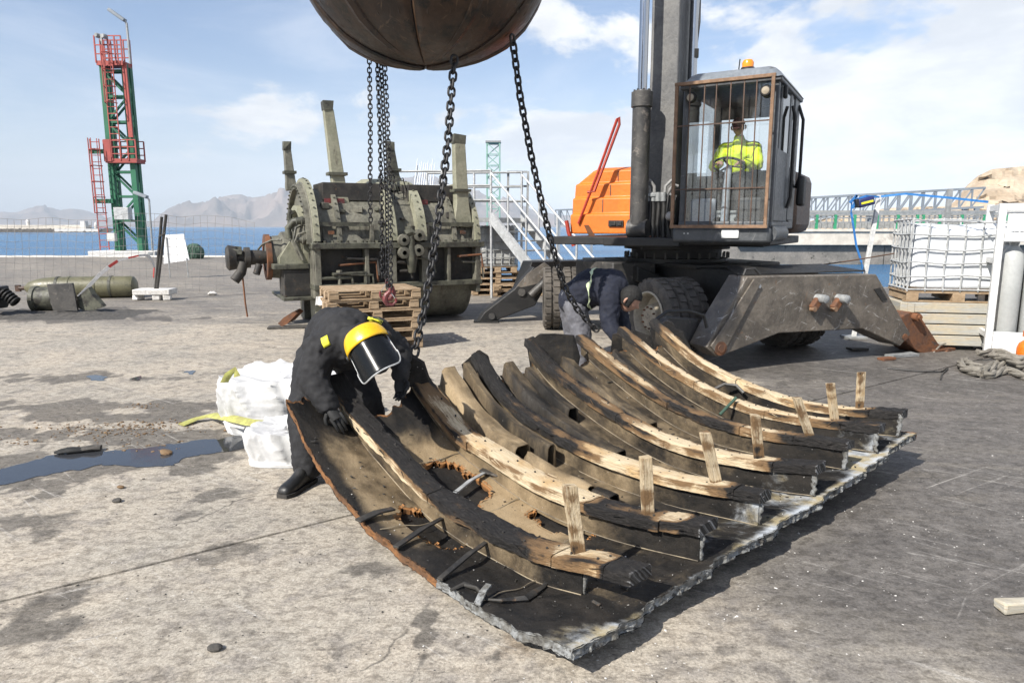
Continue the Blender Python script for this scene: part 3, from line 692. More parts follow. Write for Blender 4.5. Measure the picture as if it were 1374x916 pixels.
def mat_timber():
    t = NT('burnt_timber'); v = t.vec('UV')
    gr = t.noise(4, t.vec('UV', (1.6, 34, 1)), 8, 0.7, 0.5); n2 = t.noise(22, t.vec('UV', (1, 3, 1)), 6, 0.7); n3 = t.noise(5, v, 6, 0.65, 0.3)
    wood = t.mix(t.rng(gr, 0.32, 0.68), (0.66, 0.555, 0.39), (0.50, 0.385, 0.235))
    wood = t.mix(t.math('MULTIPLY', t.rng(t.noise(2.3, v, 5), 0.52, 0.70), .7), wood, (0.46, 0.28, 0.11))
    crk = t.noise(9, t.vec('UV', (.8, 26, 1)), 3, .5, .3); wood = t.mix(t.math('MULTIPLY', t.rng(crk, .635, .66), .8), wood, (.07, .05, .03))
    ch = t.math('ADD', t.attr('char'), t.math('MULTIPLY', t.math('SUBTRACT', n3, 0.5), 0.75))
    ch = t.math('ADD', ch, t.math('MULTIPLY', t.math('SUBTRACT', gr, 0.5), 0.45)); ch = t.math('ADD', ch, t.math('MULTIPLY', t.math('SUBTRACT', n2, 0.5), 0.30), clamp=True)
    c = t.mix(t.rng(ch, 0.30, 0.52), wood, (0.19, 0.115, 0.055))
    c = t.mix(t.rng(ch, 0.58, 0.84), c, t.mix(t.rng(n2, 0.4, 0.75), (0.009, 0.008, 0.0075), (0.036, 0.032, 0.029)))
    ash = t.math('ADD', t.attr('ash'), t.math('MULTIPLY', t.math('SUBTRACT', n2, 0.5), 1.2), clamp=True)
    c = t.mix(t.rng(ash, 0.45, 0.85), c, (0.55, 0.56, 0.57))
    t.bump(t.math('ADD', gr, t.math('MULTIPLY', n2, 1.2)), 0.012, 0.9)
    t.fin(c, t.rng(ch, 0.3, 0.7, 0.85, 0.62), 0.0, 0.3)
mat_timber()
weathered('rust_bright', (0.36, 0.17, 0.055), (0.26, 0.12, 0.04), (0.07, 0.045, 0.03), s1=12, s2=60, rough=0.95, bump=0.008, fine=0.3)
weathered('fibre_edge', (0.28, 0.29, 0.29), (0.14, 0.135, 0.12), (0.05, 0.045, 0.04), s1=12, s2=70, edge3=(.5, .62), rough=0.9, bump=0.008, fine=0.5)
weathered('seam_tan', (0.33, 0.27, 0.18), (0.12, 0.10, 0.075), None, s1=5)
weathered('rust_edge', (0.22, 0.10, 0.035), (0.11, 0.055, 0.025), (0.03, 0.025, 0.02), s1=9, s2=60, rough=0.95, bump=0.008, fine=0.4)

NS, NV = 150, 190
SE = [(-0.1, -1.58), (0.0, -1.58), (.43, -1.60), (.7, -1.46), (1.0, -1.62), (1.3, -1.46), (1.58, -1.55), (1.9, -1.42), (2.17, -1.55), (2.5, -1.36), (2.71, -1.45), (3.1, -1.28), (3.6, -1.2)]
SR = [(0, .93), (.40, .955), (.47, .905), (.95, .94), (1.03, .90), (1.55, .95), (1.62, .91), (2.1, .95), (2.2, .915), (2.7, .95), (2.76, .92), (3.1, .94), (3.15, .915), (3.6, .95)]
VMAX = 3.60
def skin_uv(i, j):
    v0 = VMAX * j / NV
    sa = lerp_table(SE, v0) + 0.05 * noise.noise(Vector((v0 * 7, 1.3, 0))) + 0.03 * noise.noise(Vector((v0 * 23, 4.3, 0)))
    sb = lerp_table(SR, v0) + 0.012 * noise.noise(Vector((v0 * 19, 7.3, 0))) + 0.010 * noise.noise(Vector((v0 * 60, 9.3, 0)))
    a = i / NS; s = sa + (sb - sa) * a
    edge = max(0, 1 - v0 / 0.12)
    v = v0 + edge * (0.018 * noise.noise(Vector((s * 9, 2.2, 0))) + 0.008 * noise.noise(Vector((s * 40, 2.2, 5))))
    return s, v
holes = []                                  # (s, v, rs, rv)
for px, py, rs, rv in ((583, 708, .25, .150), (612, 648, .24, .155), (752, 702, .24, .10)):
    s, v = SV(px, py); holes.append((s, v, rs, rv))
def hole_of(s, v):
    for k, (hs, hv, rs, rv) in enumerate(holes):
        w = noise.noise(Vector((s * 9, v * 9, k * 5.0))) * 0.35 + noise.noise(Vector((s * 26, v * 26, k))) * 0.14
        if (abs((s - hs) / rs) ** 2.6 + abs((v - hv) / rv) ** 2.6) ** (1 / 2.6) + w < 1: return k
    return -1
def bay_of(v):
    for i, r in enumerate(RV):
        if v < r: return i
    return 7
TAN = [0.56, 0.95, 0.50, 0.40, 0.40, 0.36, 0.30, 0.30]
def skin_att(s, v):
    b = bay_of(v)
    tn = TAN[b]
    if b == 0:
        tn *= smoothstep(-.10, -.42, s) * smoothstep(.02, .13, v) * smoothstep(-1.55, -1.2, s)
    elif b == 1:
        tn = tn * smoothstep(.30, -.1, s) * smoothstep(-1.45, -1.05, s) + .22 * smoothstep(-.1, .3, s)
    else: tn *= smoothstep(.7, -.2, s)
    tn += 0.16 * fbm(Vector((s * 3, v * 3, 1)), 3)
    ash = smoothstep(.86, .93, s) * 0.42 + smoothstep(.30, .75, s) * 0.66 * (0.55 + 0.9 * noise.noise(Vector((v * 1.9, b * 3.3, s * 1.5)))) * (1.15 if b >= 2 else 0.30)
    if b == 0: ash += 0.45 * smoothstep(.28, .05, math.hypot((s - .86) * 1.2, v - .10)) 
    if b in (3, 4, 5): ash += 0.24 * smoothstep(.3, .7, s)
    return tn, ash
S_ = [[skin_uv(i, j) for j in range(NV + 1)] for i in range(NS + 1)]
top = [[None] * (NV + 1) for _ in range(NS + 1)]
for i in range(NS + 1):
    for j in range(NV + 1):
        s, v = S_[i][j]
        z = skin_z(s, v) + 0.012 * fbm(Vector((s * 2.2, v * 2.2, 5)), 3) + 0.004 * noise.noise(Vector((s * 17, v * 17, 2)))
        top[i][j] = z
mt, mbot = MB(), MB(); TH = 0.044
uvs, tns, ashs = [], [], []
for i in range(NS + 1):
    for j in range(NV + 1):
        s, v = S_[i][j]; mt.v.append(tuple(HP(s, v, top[i][j]))); mbot.v.append(tuple(HP(s, v, max(.006, top[i][j] - TH))))
        uvs.append((s, v)); a, b = skin_att(s, v); tns.append(a); ashs.append(b)
H = [[hole_of((S_[i][j][0] + S_[i + 1][j + 1][0]) / 2, (S_[i][j][1] + S_[i + 1][j + 1][1]) / 2) for j in range(NV)] for i in range(NS)]
idx = lambda i, j: i * (NV + 1) + j
for i in range(NS):
    for j in range(NV):
        q = (idx(i, j), idx(i + 1, j), idx(i + 1, j + 1), idx(i, j + 1))
        mbot.f.append(q[::-1])
        if H[i][j] < 0: mt.f.append(q)
mt.uv = uvs; mt.att = {'tan': tns, 'ash': ashs}
mt.build('inner_skin', 'burnt_skin', hull, ang=60, recalc=False)
mbot.uv = uvs; mbot.att = {'tan': [0.1 * q for q in tns], 'ash': [0.0] * len(tns)}
mbot.build('outer_skin', 'burnt_skin', hull, ang=60, recalc=False)
def rim(name, path, mat, amp, seed, inward=0.0):
    # fibrous broken edge between the two skins along a list of (i, j)
    m = MB(); n = len(path); L = 5
    for k in range(n):
        i, j = path[k]; s, v = S_[i][j]; P = HP(s, v, top[i][j])
        i2, j2 = path[min(n - 1, k + 1)]; i1, j1 = path[max(0, k - 1)]
        a = HP(*S_[i1][j1], 0); b = HP(*S_[i2][j2], 0); tg = (b - a); tg = tg.normalized() if tg.length > 1e-6 else du
        nn = Vector((tg.y, -tg.x, 0))
        for l in range(L + 1):
            h = l / L
            d = amp * (0.4 + .8 * noise.noise(Vector((k * 0.9, l * .6, seed))) + .5 * noise.noise(Vector((k * 2.7, l * .3, seed)))) * (0.4 + math.sin(h * math.pi)) + inward
            zz = P.z + 0.004 - h * (TH + 0.006) + 0.010 * noise.noise(Vector((k * 0.45, l, seed + 9)))
            m.v.append(tuple(Vector((P.x, P.y, zz)) + nn * d))
    for k in range(n - 1):
        for l in range(L): a = k * (L + 1) + l; m.f.append((a, a + 1, a + L + 2, a + L + 1))
    return m.build(name, mat, hull, ang=15)
rim('torn_edge', [(NS, j) for j in range(NV, -1, -1)], 'fibre_edge', 0.018, 1.0)
rim('torn_edge', [(i, 0) for i in range(int(NS * 0.64), NS + 1)][::-1], 'fibre_edge', 0.012, 2.0)
rim('torn_edge', [(i, 0) for i in range(0, int(NS * 0.64) + 1)][::-1], 'rust_edge', 0.014, 3.0)
rim('torn_edge', [(0, j) for j in range(0, NV + 1)], 'rust_edge', 0.02, 4.0)
rim('torn_edge', [(i, NV) for i in range(0, NS + 1)], 'rust_edge', 0.012, 5.0)
# burnt-through holes: crumbling rust-coloured lip
for k in range(len(holes)):
    m = MB()
    for i in range(NS):
        for j in range(NV):
            if H[i][j] != k: continue
            for (di, dj, e) in ((-1, 0, ((i, j), (i, j + 1))), (1, 0, ((i + 1, j), (i + 1, j + 1))), (0, -1, ((i, j), (i + 1, j))), (0, 1, ((i, j + 1), (i + 1, j + 1)))):
                ii, jj = i + di, j + dj
                if 0 <= ii < NS and 0 <= jj < NV and H[ii][jj] == k: continue
                p, q = [HP(*S_[a][b], top[a][b]) for a, b in e]
                oc = Vector((-du.x * di - dvv.x * dj, -du.y * di - dvv.y * dj, 0)) * -1
                far = (di == -1 or dj == 1)
                wv = 0.016 * (0.6 + abs(noise.noise(p * 30)))
                m.add([p + oc * wv + Vector((0, 0, 0.003)), q + oc * wv + Vector((0, 0, 0.003)), q + Vector((0, 0, -0.012)) - oc * 0.012, p + Vector((0, 0, -0.012)) - oc * 0.012, q + Vector((0, 0, -TH)), p + Vector((0, 0, -TH))], [(0, 1, 2, 3), (3, 2, 4, 5)])
    m.rough(0.006, 30, k + 1); m.build('hole_rim', 'rust_bright', hull, ang=20)

# ---- ribs
CH = [[(-1.75, 1), (-1.5, .9), (-.2, .88), (.1, .95), (.30, .55), (.50, .33), (.74, .38), (.765, 1.0), (.95, 1)],
      [(-1.7, .95), (-1.5, .66), (-1.35, .42), (-1.0, .30), (-.5, .10), (0, .05), (.12, .35), (.20, .80), (.55, .72), (.62, .36), (.74, .40), (.78, 1)],
      [(-1.6, .95), (-.9, .74), (-.55, .70), (-.42, .30), (-.2, .12), (.45, .14), (.62, .35), (.72, .98)],
      [(-1.65, .90), (-1.0, .68), (-.8, .45), (-.6, .62), (-.35, .32), (-.2, .14), (.3, .12), (.58, .25), (.66, 1)],
      [(-1.55, .62), (-1.2, .38), (-.85, .36), (-.6, .68), (-.1, .74), (.12, .36), (.30, .2), (.40, .55), (.55, .85), (.9, 1)],
      [(-1.4, .7), (-1.1, .36), (-.8, .22), (-.6, .30), (-.2, .20), (.3, .22), (.55, .35), (.68, .85), (.95, .95)],
      [(-1.3, .9), (-1.1, .40), (-.6, .15), (.0, .14), (.5, .18), (.62, .4), (.70, .95)]]
SIDE = [[(-1.6, .8), (-1.5, .25), (-.6, .30), (-.45, .7), (.25, .85), (.45, .45), (.72, .45), (.76, 1)], None, None, None, None, None, None]
ENDS = [(-1.74, .91), (-1.70, .87), (-1.60, .86), (-1.63, .89), (-1.54, .84), (-1.40, .88), (-1.32, .89)]
JOINTS = [[-1.02, -.55, .45, .76], [-.9, .14, .64], [-.46, .10, .70], [-.62, -.18, .62], [-.55, .08, .48], [-.58, .05, .62], [-.42, .12, .66]]
WTAN = [.72, .88, .60, .50, .52, .48, .42]
FW, FT = 0.105, 0.058
FWR = [0.160, 0.170, 0.145, 0.142, 0.130, 0.115, 0.108]
ribs = []
for i, v in enumerate(RV):
    sa, sb = ENDS[i]; n = 110
    # web: thin plate standing on the skin
    m = MB(); uv, tn, ah = [], [], []
    wend = sb - (0.30 if i == 0 else 0.02)
    for k in range(n + 1):
        s = sa + 0.05 + (wend - sa - 0.05) * k / n; zt_ = rib_top(i, s) - FT + 0.004; zb_ = skin_z(s, v) - 0.02
        if zt_ - zb_ < 0.03: zb_ = zt_ - 0.03
        for off in (-0.032, -0.014):
            wob = 0.006 * noise.noise(Vector((s * 5, i * 3.1, 0)))
            jag = 0.02 * max(0, noise.noise(Vector((s * 12, i, 3)))) if k in (0, n) else 0
            m.v.append(tuple(HP(s + jag, v + off + wob, zb_))); m.v.append(tuple(HP(s - jag, v + off + wob, zt_)))
            for q in (0, 1):
                uv.append((s, v * 3 + q * 0.14)); tn.append(WTAN[i] * smoothstep(.7, -.1, s) * (0.65 + 0.6 * q * 0 + 0.4 * noise.noise(Vector((s * 2.3, i * 4, 0)))) + .05); ah.append((0.30 + .55 * noise.noise(Vector((s * 2.6, i * 7.7, 1)))) * smoothstep(.25, .7, s) * (.5 if i < 1 else 1.2))
    for k in range(n):
        a = k * 4; b = a + 4
        m.f += [(a, b, b + 1, a + 1), (a + 2, a + 3, b + 3, b + 2), (a, a + 2, b + 2, b), (a + 1, b + 1, b + 3, a + 3)]
    m.f += [(0, 1, 3, 2), (n * 4, n * 4 + 2, n * 4 + 3, n * 4 + 1)]
    m.uv = uv; m.att = {'tan': tn, 'ash': ah}
    rib = m.build('rib', 'burnt_skin', hull, ang=60); ribs.append(rib)
    rib['label'] = ['nearest rib, mostly charred black with a pale wooden side', 'rib with a broad scorched golden to cream top', 'rib charred at its raised end and cream at its low end', 'rib charred and split along its raised half', 'rib with a dark scorched middle', 'narrow pale rib second from the far side', 'farthest rib, pale along its whole length'][i]
    # pale bead where web meets skin
    m = MB(); pts = [HP(s, v - 0.036, skin_z(s, v) + 0.003) for s in np.linspace(sa + 0.15, wend, 50)]
    m.tube(pts, 0.003, 5); m.build('seam_bead', 'seam_tan', rib)
    # flange boards
    br_ = [sa] + JOINTS[i] + [sb]
    for a_, b_ in zip(br_, br_[1:]):
        L = b_ - a_; nn = max(6, int(L / 0.018)); W = FWR[i]
        m = MB(); uv, chh, ahh = [], [], []
        cs = [(-.5, -1), (-.5, -.12), (-.42, 0), (-.15, .02), (.15, .02), (.42, 0), (.5, -.12), (.5, -1)]
        lift = random.uniform(-.004, .004); sidew = random.uniform(-.006, .006)
        for k in range(nn + 1):
            s = a_ + 0.003 + (L - 0.006) * k / nn
            chv = lerp_table(CH[i], s)
            burn = 0.55 + 0.45 * (1 - smoothstep(.4, .95, chv))
            for (cx, cz) in cs:
                nzv = noise.noise(Vector((s * 4.5, cx * 4 + i * 7, cz * 2))) + .45 * noise.noise(Vector((s * 19, cx * 5 + i * 3, cz * 2))) ; nz2 = noise.noise(Vector((s * 34, cx * 9 + i * 5, cz)))
                er = (0.007 + 0.012 * smoothstep(.4, .9, chv))
                ss = s
                if k == nn: ss = s + 0.003 * nz2
                if k == 0: ss = s - (0.03 if s < sa + .01 else 0.006) * abs(nz2)
                wloc = cx * W * (1 - 0.10 * (chv > .6)) + er * nzv * 0.7 * (1 if abs(cx) > .3 else .3) + sidew
                zloc = rib_top(i, s) + lift + (cz * FT if cz < 0 else cz * 0.05) + (er * 0.55 * nzv + er * 0.4 * nz2) * (1 if cz > -.5 else .5)
                m.v.append(tuple(HP(ss, v + wloc + 0.012, zloc)))
                uv.append((s + i * 3.3, cx * W + cz * FT + i))
                cval = chv
                if cx < -.45 and SIDE[i] is not None: cval = lerp_table(SIDE[i], s)
                elif cx < -.45: cval = min(1.0, chv * 0.9 + 0.16 + .3 * max(0, noise.noise(Vector((s * 4, i * 9.1, 0)))))
                if abs(cx) > .4 and cz > -.3: cval = min(1., cval + .20 + .5 * noise.noise(Vector((s * 5.5, i * 3 + cx * 9, 4))))
                chh.append(cval); ahh.append(0.50 * smoothstep(sb - 0.05, sb, s) + (0.24 if (i in (0, 3) and s < -.3) else 0))
        c8 = len(cs)
        for k in range(nn):
            for q in range(c8):
                r_ = (q + 1) % c8; m.f.append((k * c8 + q, k * c8 + r_, (k + 1) * c8 + r_, (k + 1) * c8 + q))
        m.f += [tuple(range(c8))[::-1], tuple(nn * c8 + q for q in range(c8))]
        m.uv = uv; m.att = {'char': chh, 'ash': ahh}
        m.build('flange_board', 'burnt_timber', rib, ang=50)
    # ragged glassy rim where the web broke off at the low end
    m = MB(); se = wend; zt_ = rib_top(i, se) - .02; zb_ = skin_z(min(se, .93), v) + .004; nn_ = 12
    for k in range(nn_ + 1):
        f_ = k / nn_; zz = zt_ + (zb_ - zt_) * f_; wv_ = .010 + .012 * abs(noise.noise(Vector((k * .8, i * 3.1, 0)))); xo_ = .016 * noise.noise(Vector((k * .6, i * 5.7, 2)))
        for q in (-1, 1): m.v.append(tuple(HP(se + xo_ + q * wv_, v - .024 + .006 * noise.noise(Vector((k, q, i))), zz)))
    m.f = [(2 * k, 2 * k + 1, 2 * k + 3, 2 * k + 2) for k in range(nn_)]
    o_ = m.build('torn_rim', 'fibre_edge', rib, ang=30); o_.modifiers.new('t', 'SOLIDIFY').thickness = .016
    # off-cut timber upright standing near the low end
    bx, by, tx, ty = [(779, 735, 764, 652), (876, 680, 866, 612), (962, 645, 946, 580), (1026, 608, 1013, 556), (1083, 585, 1069, 533), (1125, 560, 1114, 514), (1163, 542, 1156, 499)][i]
    s_, v_ = SV(bx, by, rib_top(i, .6)); p0 = HP(s_, v + 0.02, rib_top(i, s_) - 0.01)
    p1 = onv(tx, ty, p0, (1, 0.15)); wd = 0.062 - i * 0.001
    m = MB(); nn = 8; uv, chh = [], []
    d_ = (p1 - p0); ax_ = Vector((0.93, 0.36, 0)); ay_ = Vector((-0.36, 0.93, 0))
    for k in range(nn + 1):
        P = p0 + d_ * (k / nn)
        for (a2, b2) in ((-.5, -.5), (.5, -.5), (.5, .5), (-.5, .5)):
            jag = 0.012 * noise.noise(Vector((a2 * 9, b2 * 9, i))) if k == nn else 0
            m.v.append(tuple(P + ax_ * (a2 * wd + .003 * noise.noise(Vector((k * .9, a2, i)))) + ay_ * b2 * wd * .6 + Vector((0, 0, jag))))
            uv.append((k * .05 + i, (a2 + b2) * wd + i * .3)); chh.append(0.20 + 0.22 * (abs(a2 + b2) > .9) * abs(noise.noise(Vector((k * .7, i * 1.2, a2)))) * 3 + 0.45 * abs(noise.noise(Vector((k * .5, i * 2.2, 0)))) + (0.3 if k == 0 else 0))
    for k in range(nn):
        for q in range(4): r_ = (q + 1) % 4; m.f.append((k * 4 + q, k * 4 + r_, k * 4 + 4 + r_, k * 4 + 4 + q))
    m.f += [(3, 2, 1, 0), tuple(nn * 4 + q for q in range(4))]
    m.uv = uv; m.att = {'char': chh, 'ash': [0.0] * len(chh)}
    m.build('timber_upright', 'burnt_timber', rib, bevel=0.003)

# ---- hat-section stiffeners between the ribs
def stiffener(v, sa, sb, w, h, tanv, rnd=0.0, open_end=True, hz=0.0):
    m = MB(); n = max(8, int((sb - sa) / .03)); uv, tn, ah = [], [], []
    prof = [(-.62, 0), (-.5, .0), (-.40, .85), (-.30, 1.0), (.30, 1.0), (.40, .85), (.5, 0), (.62, 0)]
    if rnd: prof = [(-.5, 0)] + [(-.5 * math.cos(math.pi * q / 8), math.sin(math.pi * q / 8)) for q in range(1, 8)] + [(.5, 0)]
    c8 = len(prof)
    for k in range(n + 1):
        s = sa + (sb - sa) * k / n; z0 = skin_z(s, v) + hz
        for a_, b_ in prof:
            nz = noise.noise(Vector((s * 8, a_ * 3, v * 5))) * 0.012
            m.v.append(tuple(HP(s + (nz * 2.2 if k in (0, n) else 0), v + a_ * w + nz, z0 + b_ * h + nz * .5))); uv.append((s, v + a_ * .3)); tn.append(tanv + .25 * noise.noise(Vector((s * 3, a_, v)))); ah.append(0)
    for k in range(n):
        for q in range(c8 - 1): m.f.append((k * c8 + q, k * c8 + q + 1, (k + 1) * c8 + q + 1, (k + 1) * c8 + q))
    m.uv = uv; m.att = {'tan': tn, 'ash': ah}
    o = m.build('stiffener', 'burnt_skin', hull, ang=45)
    md = o.modifiers.new('thick', 'SOLIDIFY'); md.thickness = 0.008; md.offset = 0
    return o
stiffener(1.27, -1.55, -.74, .17, .125, .72); stiffener(1.30, -.70, -.12, .13, .095, .72, rnd=1); stiffener(1.30, -.10, .05, .12, .085, .15)
stiffener(1.42, -1.52, -.60, .06, .16, .45); stiffener(1.84, -1.5, -.35, .15, .10, .34); stiffener(1.96, -1.40, -.9, .10, .13, .3)
stiffener(2.42, -1.42, -.5, .13, .09, .34); stiffener(2.90, -1.3, -.5, .10, .08, .3)
# ---- torn plates rising at the raised end
def flap(pxs, d0, amp, mat='burnt_skin'):
    m = MB(); poly = [at(px, py, d0 + dd) for px, py, dd in pxs]; m.prism(poly, (0.015, 0.02, 0.006)); m.rough(amp, 14, d0)
    m.uv = [(q[0], q[2]) for q in m.v]; m.att = {'tan': [0.15] * len(m.v), 'ash': [0.0] * len(m.v)}
    return m.build('torn_flap', mat, hull, smooth=False)
flap([(712, 500, 0), (706, 462, 0), (722, 450, .02), (742, 448, .04), (768, 452, .05), (776, 480, .05), (770, 512, 0)], 5.75, .012)
flap([(628, 520, 0), (618, 488, .02), (640, 470, .03), (652, 478, .05), (662, 512, .02)], 5.35, .012)
flap([(546, 520, 0), (552, 478, 0), (566, 486, .02), (575, 512, .02)], 4.86, .012)
flap([(818, 478, 0), (822, 448, 0), (850, 444, .03), (870, 452, .04), (880, 480, 0)], 6.45, .012)
flap([(878, 470, 0), (872, 442, 0), (888, 434, .03), (915, 446, .03), (925, 470, 0)], 6.95, .012)
# ragged delaminated lip near the front corner
m = MB(); pts = []
for px, py in ((605, 795), (622, 788), (640, 792), (655, 806), (672, 809), (690, 806), (706, 806), (718, 797), (730, 788), (736, 780)):
    s, v = SV(px, py); pts.append(HP(s, v, skin_z(s, v) + 0.012))
m.tube(pts, [.006, .012, .014, .010, .014, .012, .014, .012, .010, .006], 7, sq=.6); m.rough(.014, 40, 3); m.build('torn_flap', 'char_metal', hull, ang=20)
# bent steel straps lying across the near bays
def strap(p0, p1, lift0, lift1, w, mat):
    s0, v0 = SV(*p0); s1, v1 = SV(*p1); a = HP(s0, v0, skin_z(s0, v0) + lift0); b = HP(s1, v1, skin_z(s1, v1) + lift1); mid = a.lerp(b, .55) + Vector((0, 0, .012))
    m = MB(); m.beam(a, mid, w, .012); m.beam(mid, b, w * .9, .010); m.rough(.003, 25, p0[0]); return m.build('steel_strap', mat, hull, smooth=False, bevel=.002)
strap((531, 741), (596, 706), .03, .055, .035, 'char_metal'); strap((480, 702), (528, 690), .015, .035, .05, 'char_metal')
strap((590, 782), (662, 737), .02, .07, .03, 'char_metal'); strap((640, 814), (656, 797), .01, .05, .035, 'fibre_edge')
strap((607, 668), (650, 640), .02, .03, .028, 'galv_dull'); strap((645, 636), (700, 655), .03, .03, .055, 'steel_dark')
# seams across the inner skin
for v_a, v_b, s_ in ((.44, .97, -1.02), (.44, .97, -.42), (.44, .97, .12), (.03, .40, -.52), (1.02, 1.2, -.3), (.03, .40, .32)):
    m = MB(); m.tube([HP(s_ + .01 * math.sin(k), v_a + (v_b - v_a) * k / 12, skin_z(s_, v_a + (v_b - v_a) * k / 12) + .006) for k in range(13)], .003, 5); m.build('seam_bead', 'seam_tan', hull)
# loose cable and stub of pipe among the far ribs
m = MB(); m.tube([at(905, 520, 6.0), at(893, 505, 6.1), at(880, 497, 6.2), at(865, 492, 6.3), at(850, 486, 6.35), at(842, 480, 6.4), at(826, 478, 6.45)], .012, 6); m.build('loose_cable', 'net_green', hull)
m = MB(); m.cyl(at(966, 556, 5.25), at(988, 533, 5.3), .012, 8); m.build('pipe_stub', 'net_green', hull)
m = MB(); m.tube([at(958, 522, 5.7), at(972, 515, 5.7), at(988, 517, 5.68), at(998, 527, 5.62)], .014, 6); m.build('loose_cable', 'steel_dark', hull)

# ---- charcoal flakes and splinters lying on the skin (far too many to count)
rnd_ = random.Random(5); m = MB()
for _ in range(900):
    s = rnd_.uniform(-1.35, .88); v = rnd_.uniform(.04, 3.5)
    near_ = min(abs(v - q) for q in RV)
    if near_ < .05 or hole_of(s, v) >= 0: continue
    if rnd_.random() > (.35 + .65 * smoothstep(.25, .06, near_)): continue
    sz = rnd_.uniform(.002, .007) * (2.2 if rnd_.random() < .06 else 1); p = HP(s, v, skin_z(s, v) + .012 * fbm(Vector((s * 2.2, v * 2.2, 5)), 3) + sz * .3 + .003)
    m.box(p, (sz * rnd_.uniform(1, 4), sz, sz * .7), Matrix.Rotation(rnd_.uniform(0, 6.3), 3, 'Z') @ Matrix.Rotation(rnd_.uniform(-.5, .5), 3, 'X'))
tag(m.build('char_debris', 'char_metal', hull, smooth=False), kind='stuff')
m = MB()
for _ in range(140):
    s = rnd_.uniform(-1.3, .9); v = rnd_.uniform(.04, 3.5); sz = rnd_.uniform(.0015, .0035)
    m.box(HP(s, v, skin_z(s, v) + .012 * fbm(Vector((s * 2.2, v * 2.2, 5)), 3) + .006), (sz * 2, sz, sz), Matrix.Rotation(rnd_.uniform(0, 6.3), 3, 'Z'))
tag(m.build('ash_flakes', 'crumb_white', hull, smooth=False), kind='stuff')
# splinters standing off the rib edges
for i, v in enumerate(RV):
    m = MB()
    for _ in range(34):
        s = rnd_.uniform(ENDS[i][0] + .05, ENDS[i][1] - .05); sg = rnd_.choice((-1, 1)); L = rnd_.uniform(.02, .09); p = HP(s, v + .012 + sg * FWR[i] * .49, rib_top(i, s) - rnd_.uniform(.0, .035))
        q = HP(s + L, v + .012 + sg * (FWR[i] * .49 + rnd_.uniform(.002, .014)), rib_top(i, s + L) - rnd_.uniform(-.006, .04)); m.beam(p, q, rnd_.uniform(.004, .010), .004, w1=.001, h1=.001)
    m.uv = [(q[0] * 2, q[2] * 3) for q in m.v]; m.att = {'char': [min(1, lerp_table(CH[i], (Vector(q) - E0).dot(du)) + .2) for q in m.v], 'ash': [0.0] * len(m.v)}
    tag(m.build('splinters', 'burnt_timber', ribs[i], smooth=False), kind='stuff')
    # bolt heads along the rib
    m = MB()
    for s in np.arange(ENDS[i][0] + .2, ENDS[i][1] - .1, .16):
        for w_ in (-.028, .03): p = HP(float(s) + .01 * w_ * 40, v + .012 + w_, rib_top(i, float(s))); m.cyl(p - Vector((0, 0, .01)), p + Vector((0, 0, .005)), .006, 6)
    tag(m.build('bolt_heads', 'char_metal', ribs[i]), kind='stuff')
# ================================================================== MATERIAL HANDLER
SC = Vector((2.62, 11.15, 0))
CX = Matrix.Translation(SC) @ Matrix.Rotation(R(22), 4, 'Z')          # chassis: local y runs lengthwise, away from the camera
UX = Matrix.Translation(SC) @ Matrix.Rotation(R(-30), 4, 'Z')         # upper works: local -y is the front
cdir = Vector((math.cos(R(22)), math.sin(R(22)), 0)); adir = Vector((-math.sin(R(22)), math.cos(R(22)), 0))
exc = thing('material_handler', 'wheeled grab excavator with dark cab and orange engine housing on outriggers', 'excavator', SC)
def xb(xf, c, size, name, mat, bevel=0.01, parent=exc):
    m = MB(xf); m.box(c, size); return m.build(name, mat, parent, bevel=bevel)
# chassis
m = MB(CX); m.box((0, -.1, .93), (1.0, 4.7, .50)); m.box((0, 0, 1.19), (1.15, 2.6, .06)); m.box((0, -1.37, .62), (.5, .45, .30)); m.box((0, 1.37, .62), (.5, .45, .30))
for sx in (-1, 1):
    for y0 in (-.55, .35): m.prism([(sx * .5, y0, .75), (sx * .5, y0 + .5, .75), (sx * 1.0, y0 + .42, .95), (sx * 1.0, y0 + .08, .95)], (0, 0, .22))
m.build('chassis', 'steel_black', exc, bevel=.012)
m = MB(CX)
m.box((0.95, -.1, .95), (.8, 1.5, .52)); m.box((-.98, .25, 1.02), (.75, 1.2, .40)); m.build('side_tank', 'steel_dark', exc, bevel=.02)
m = MB(CX); m.prism([(-.9, -2.55, 1.16), (1.2, -2.55, 1.16), (1.1, -1.9, 1.22), (-.55, -1.9, 1.22)], (0, 0, .015)); m.build('deck_plate', 'steel_black', exc, smooth=False)
for y in (-1.37, 1.37):
    m = MB(CX); m.cyl((-.7, y, .525), (.7, y, .525), .11, 14); m.lathe([(.11, -.26), (.24, -.16), (.27, 0), (.24, .16), (.11, .26)], (0, y, .525), (1, 0, 0), 18); m.build('axle', 'steel_black', exc)
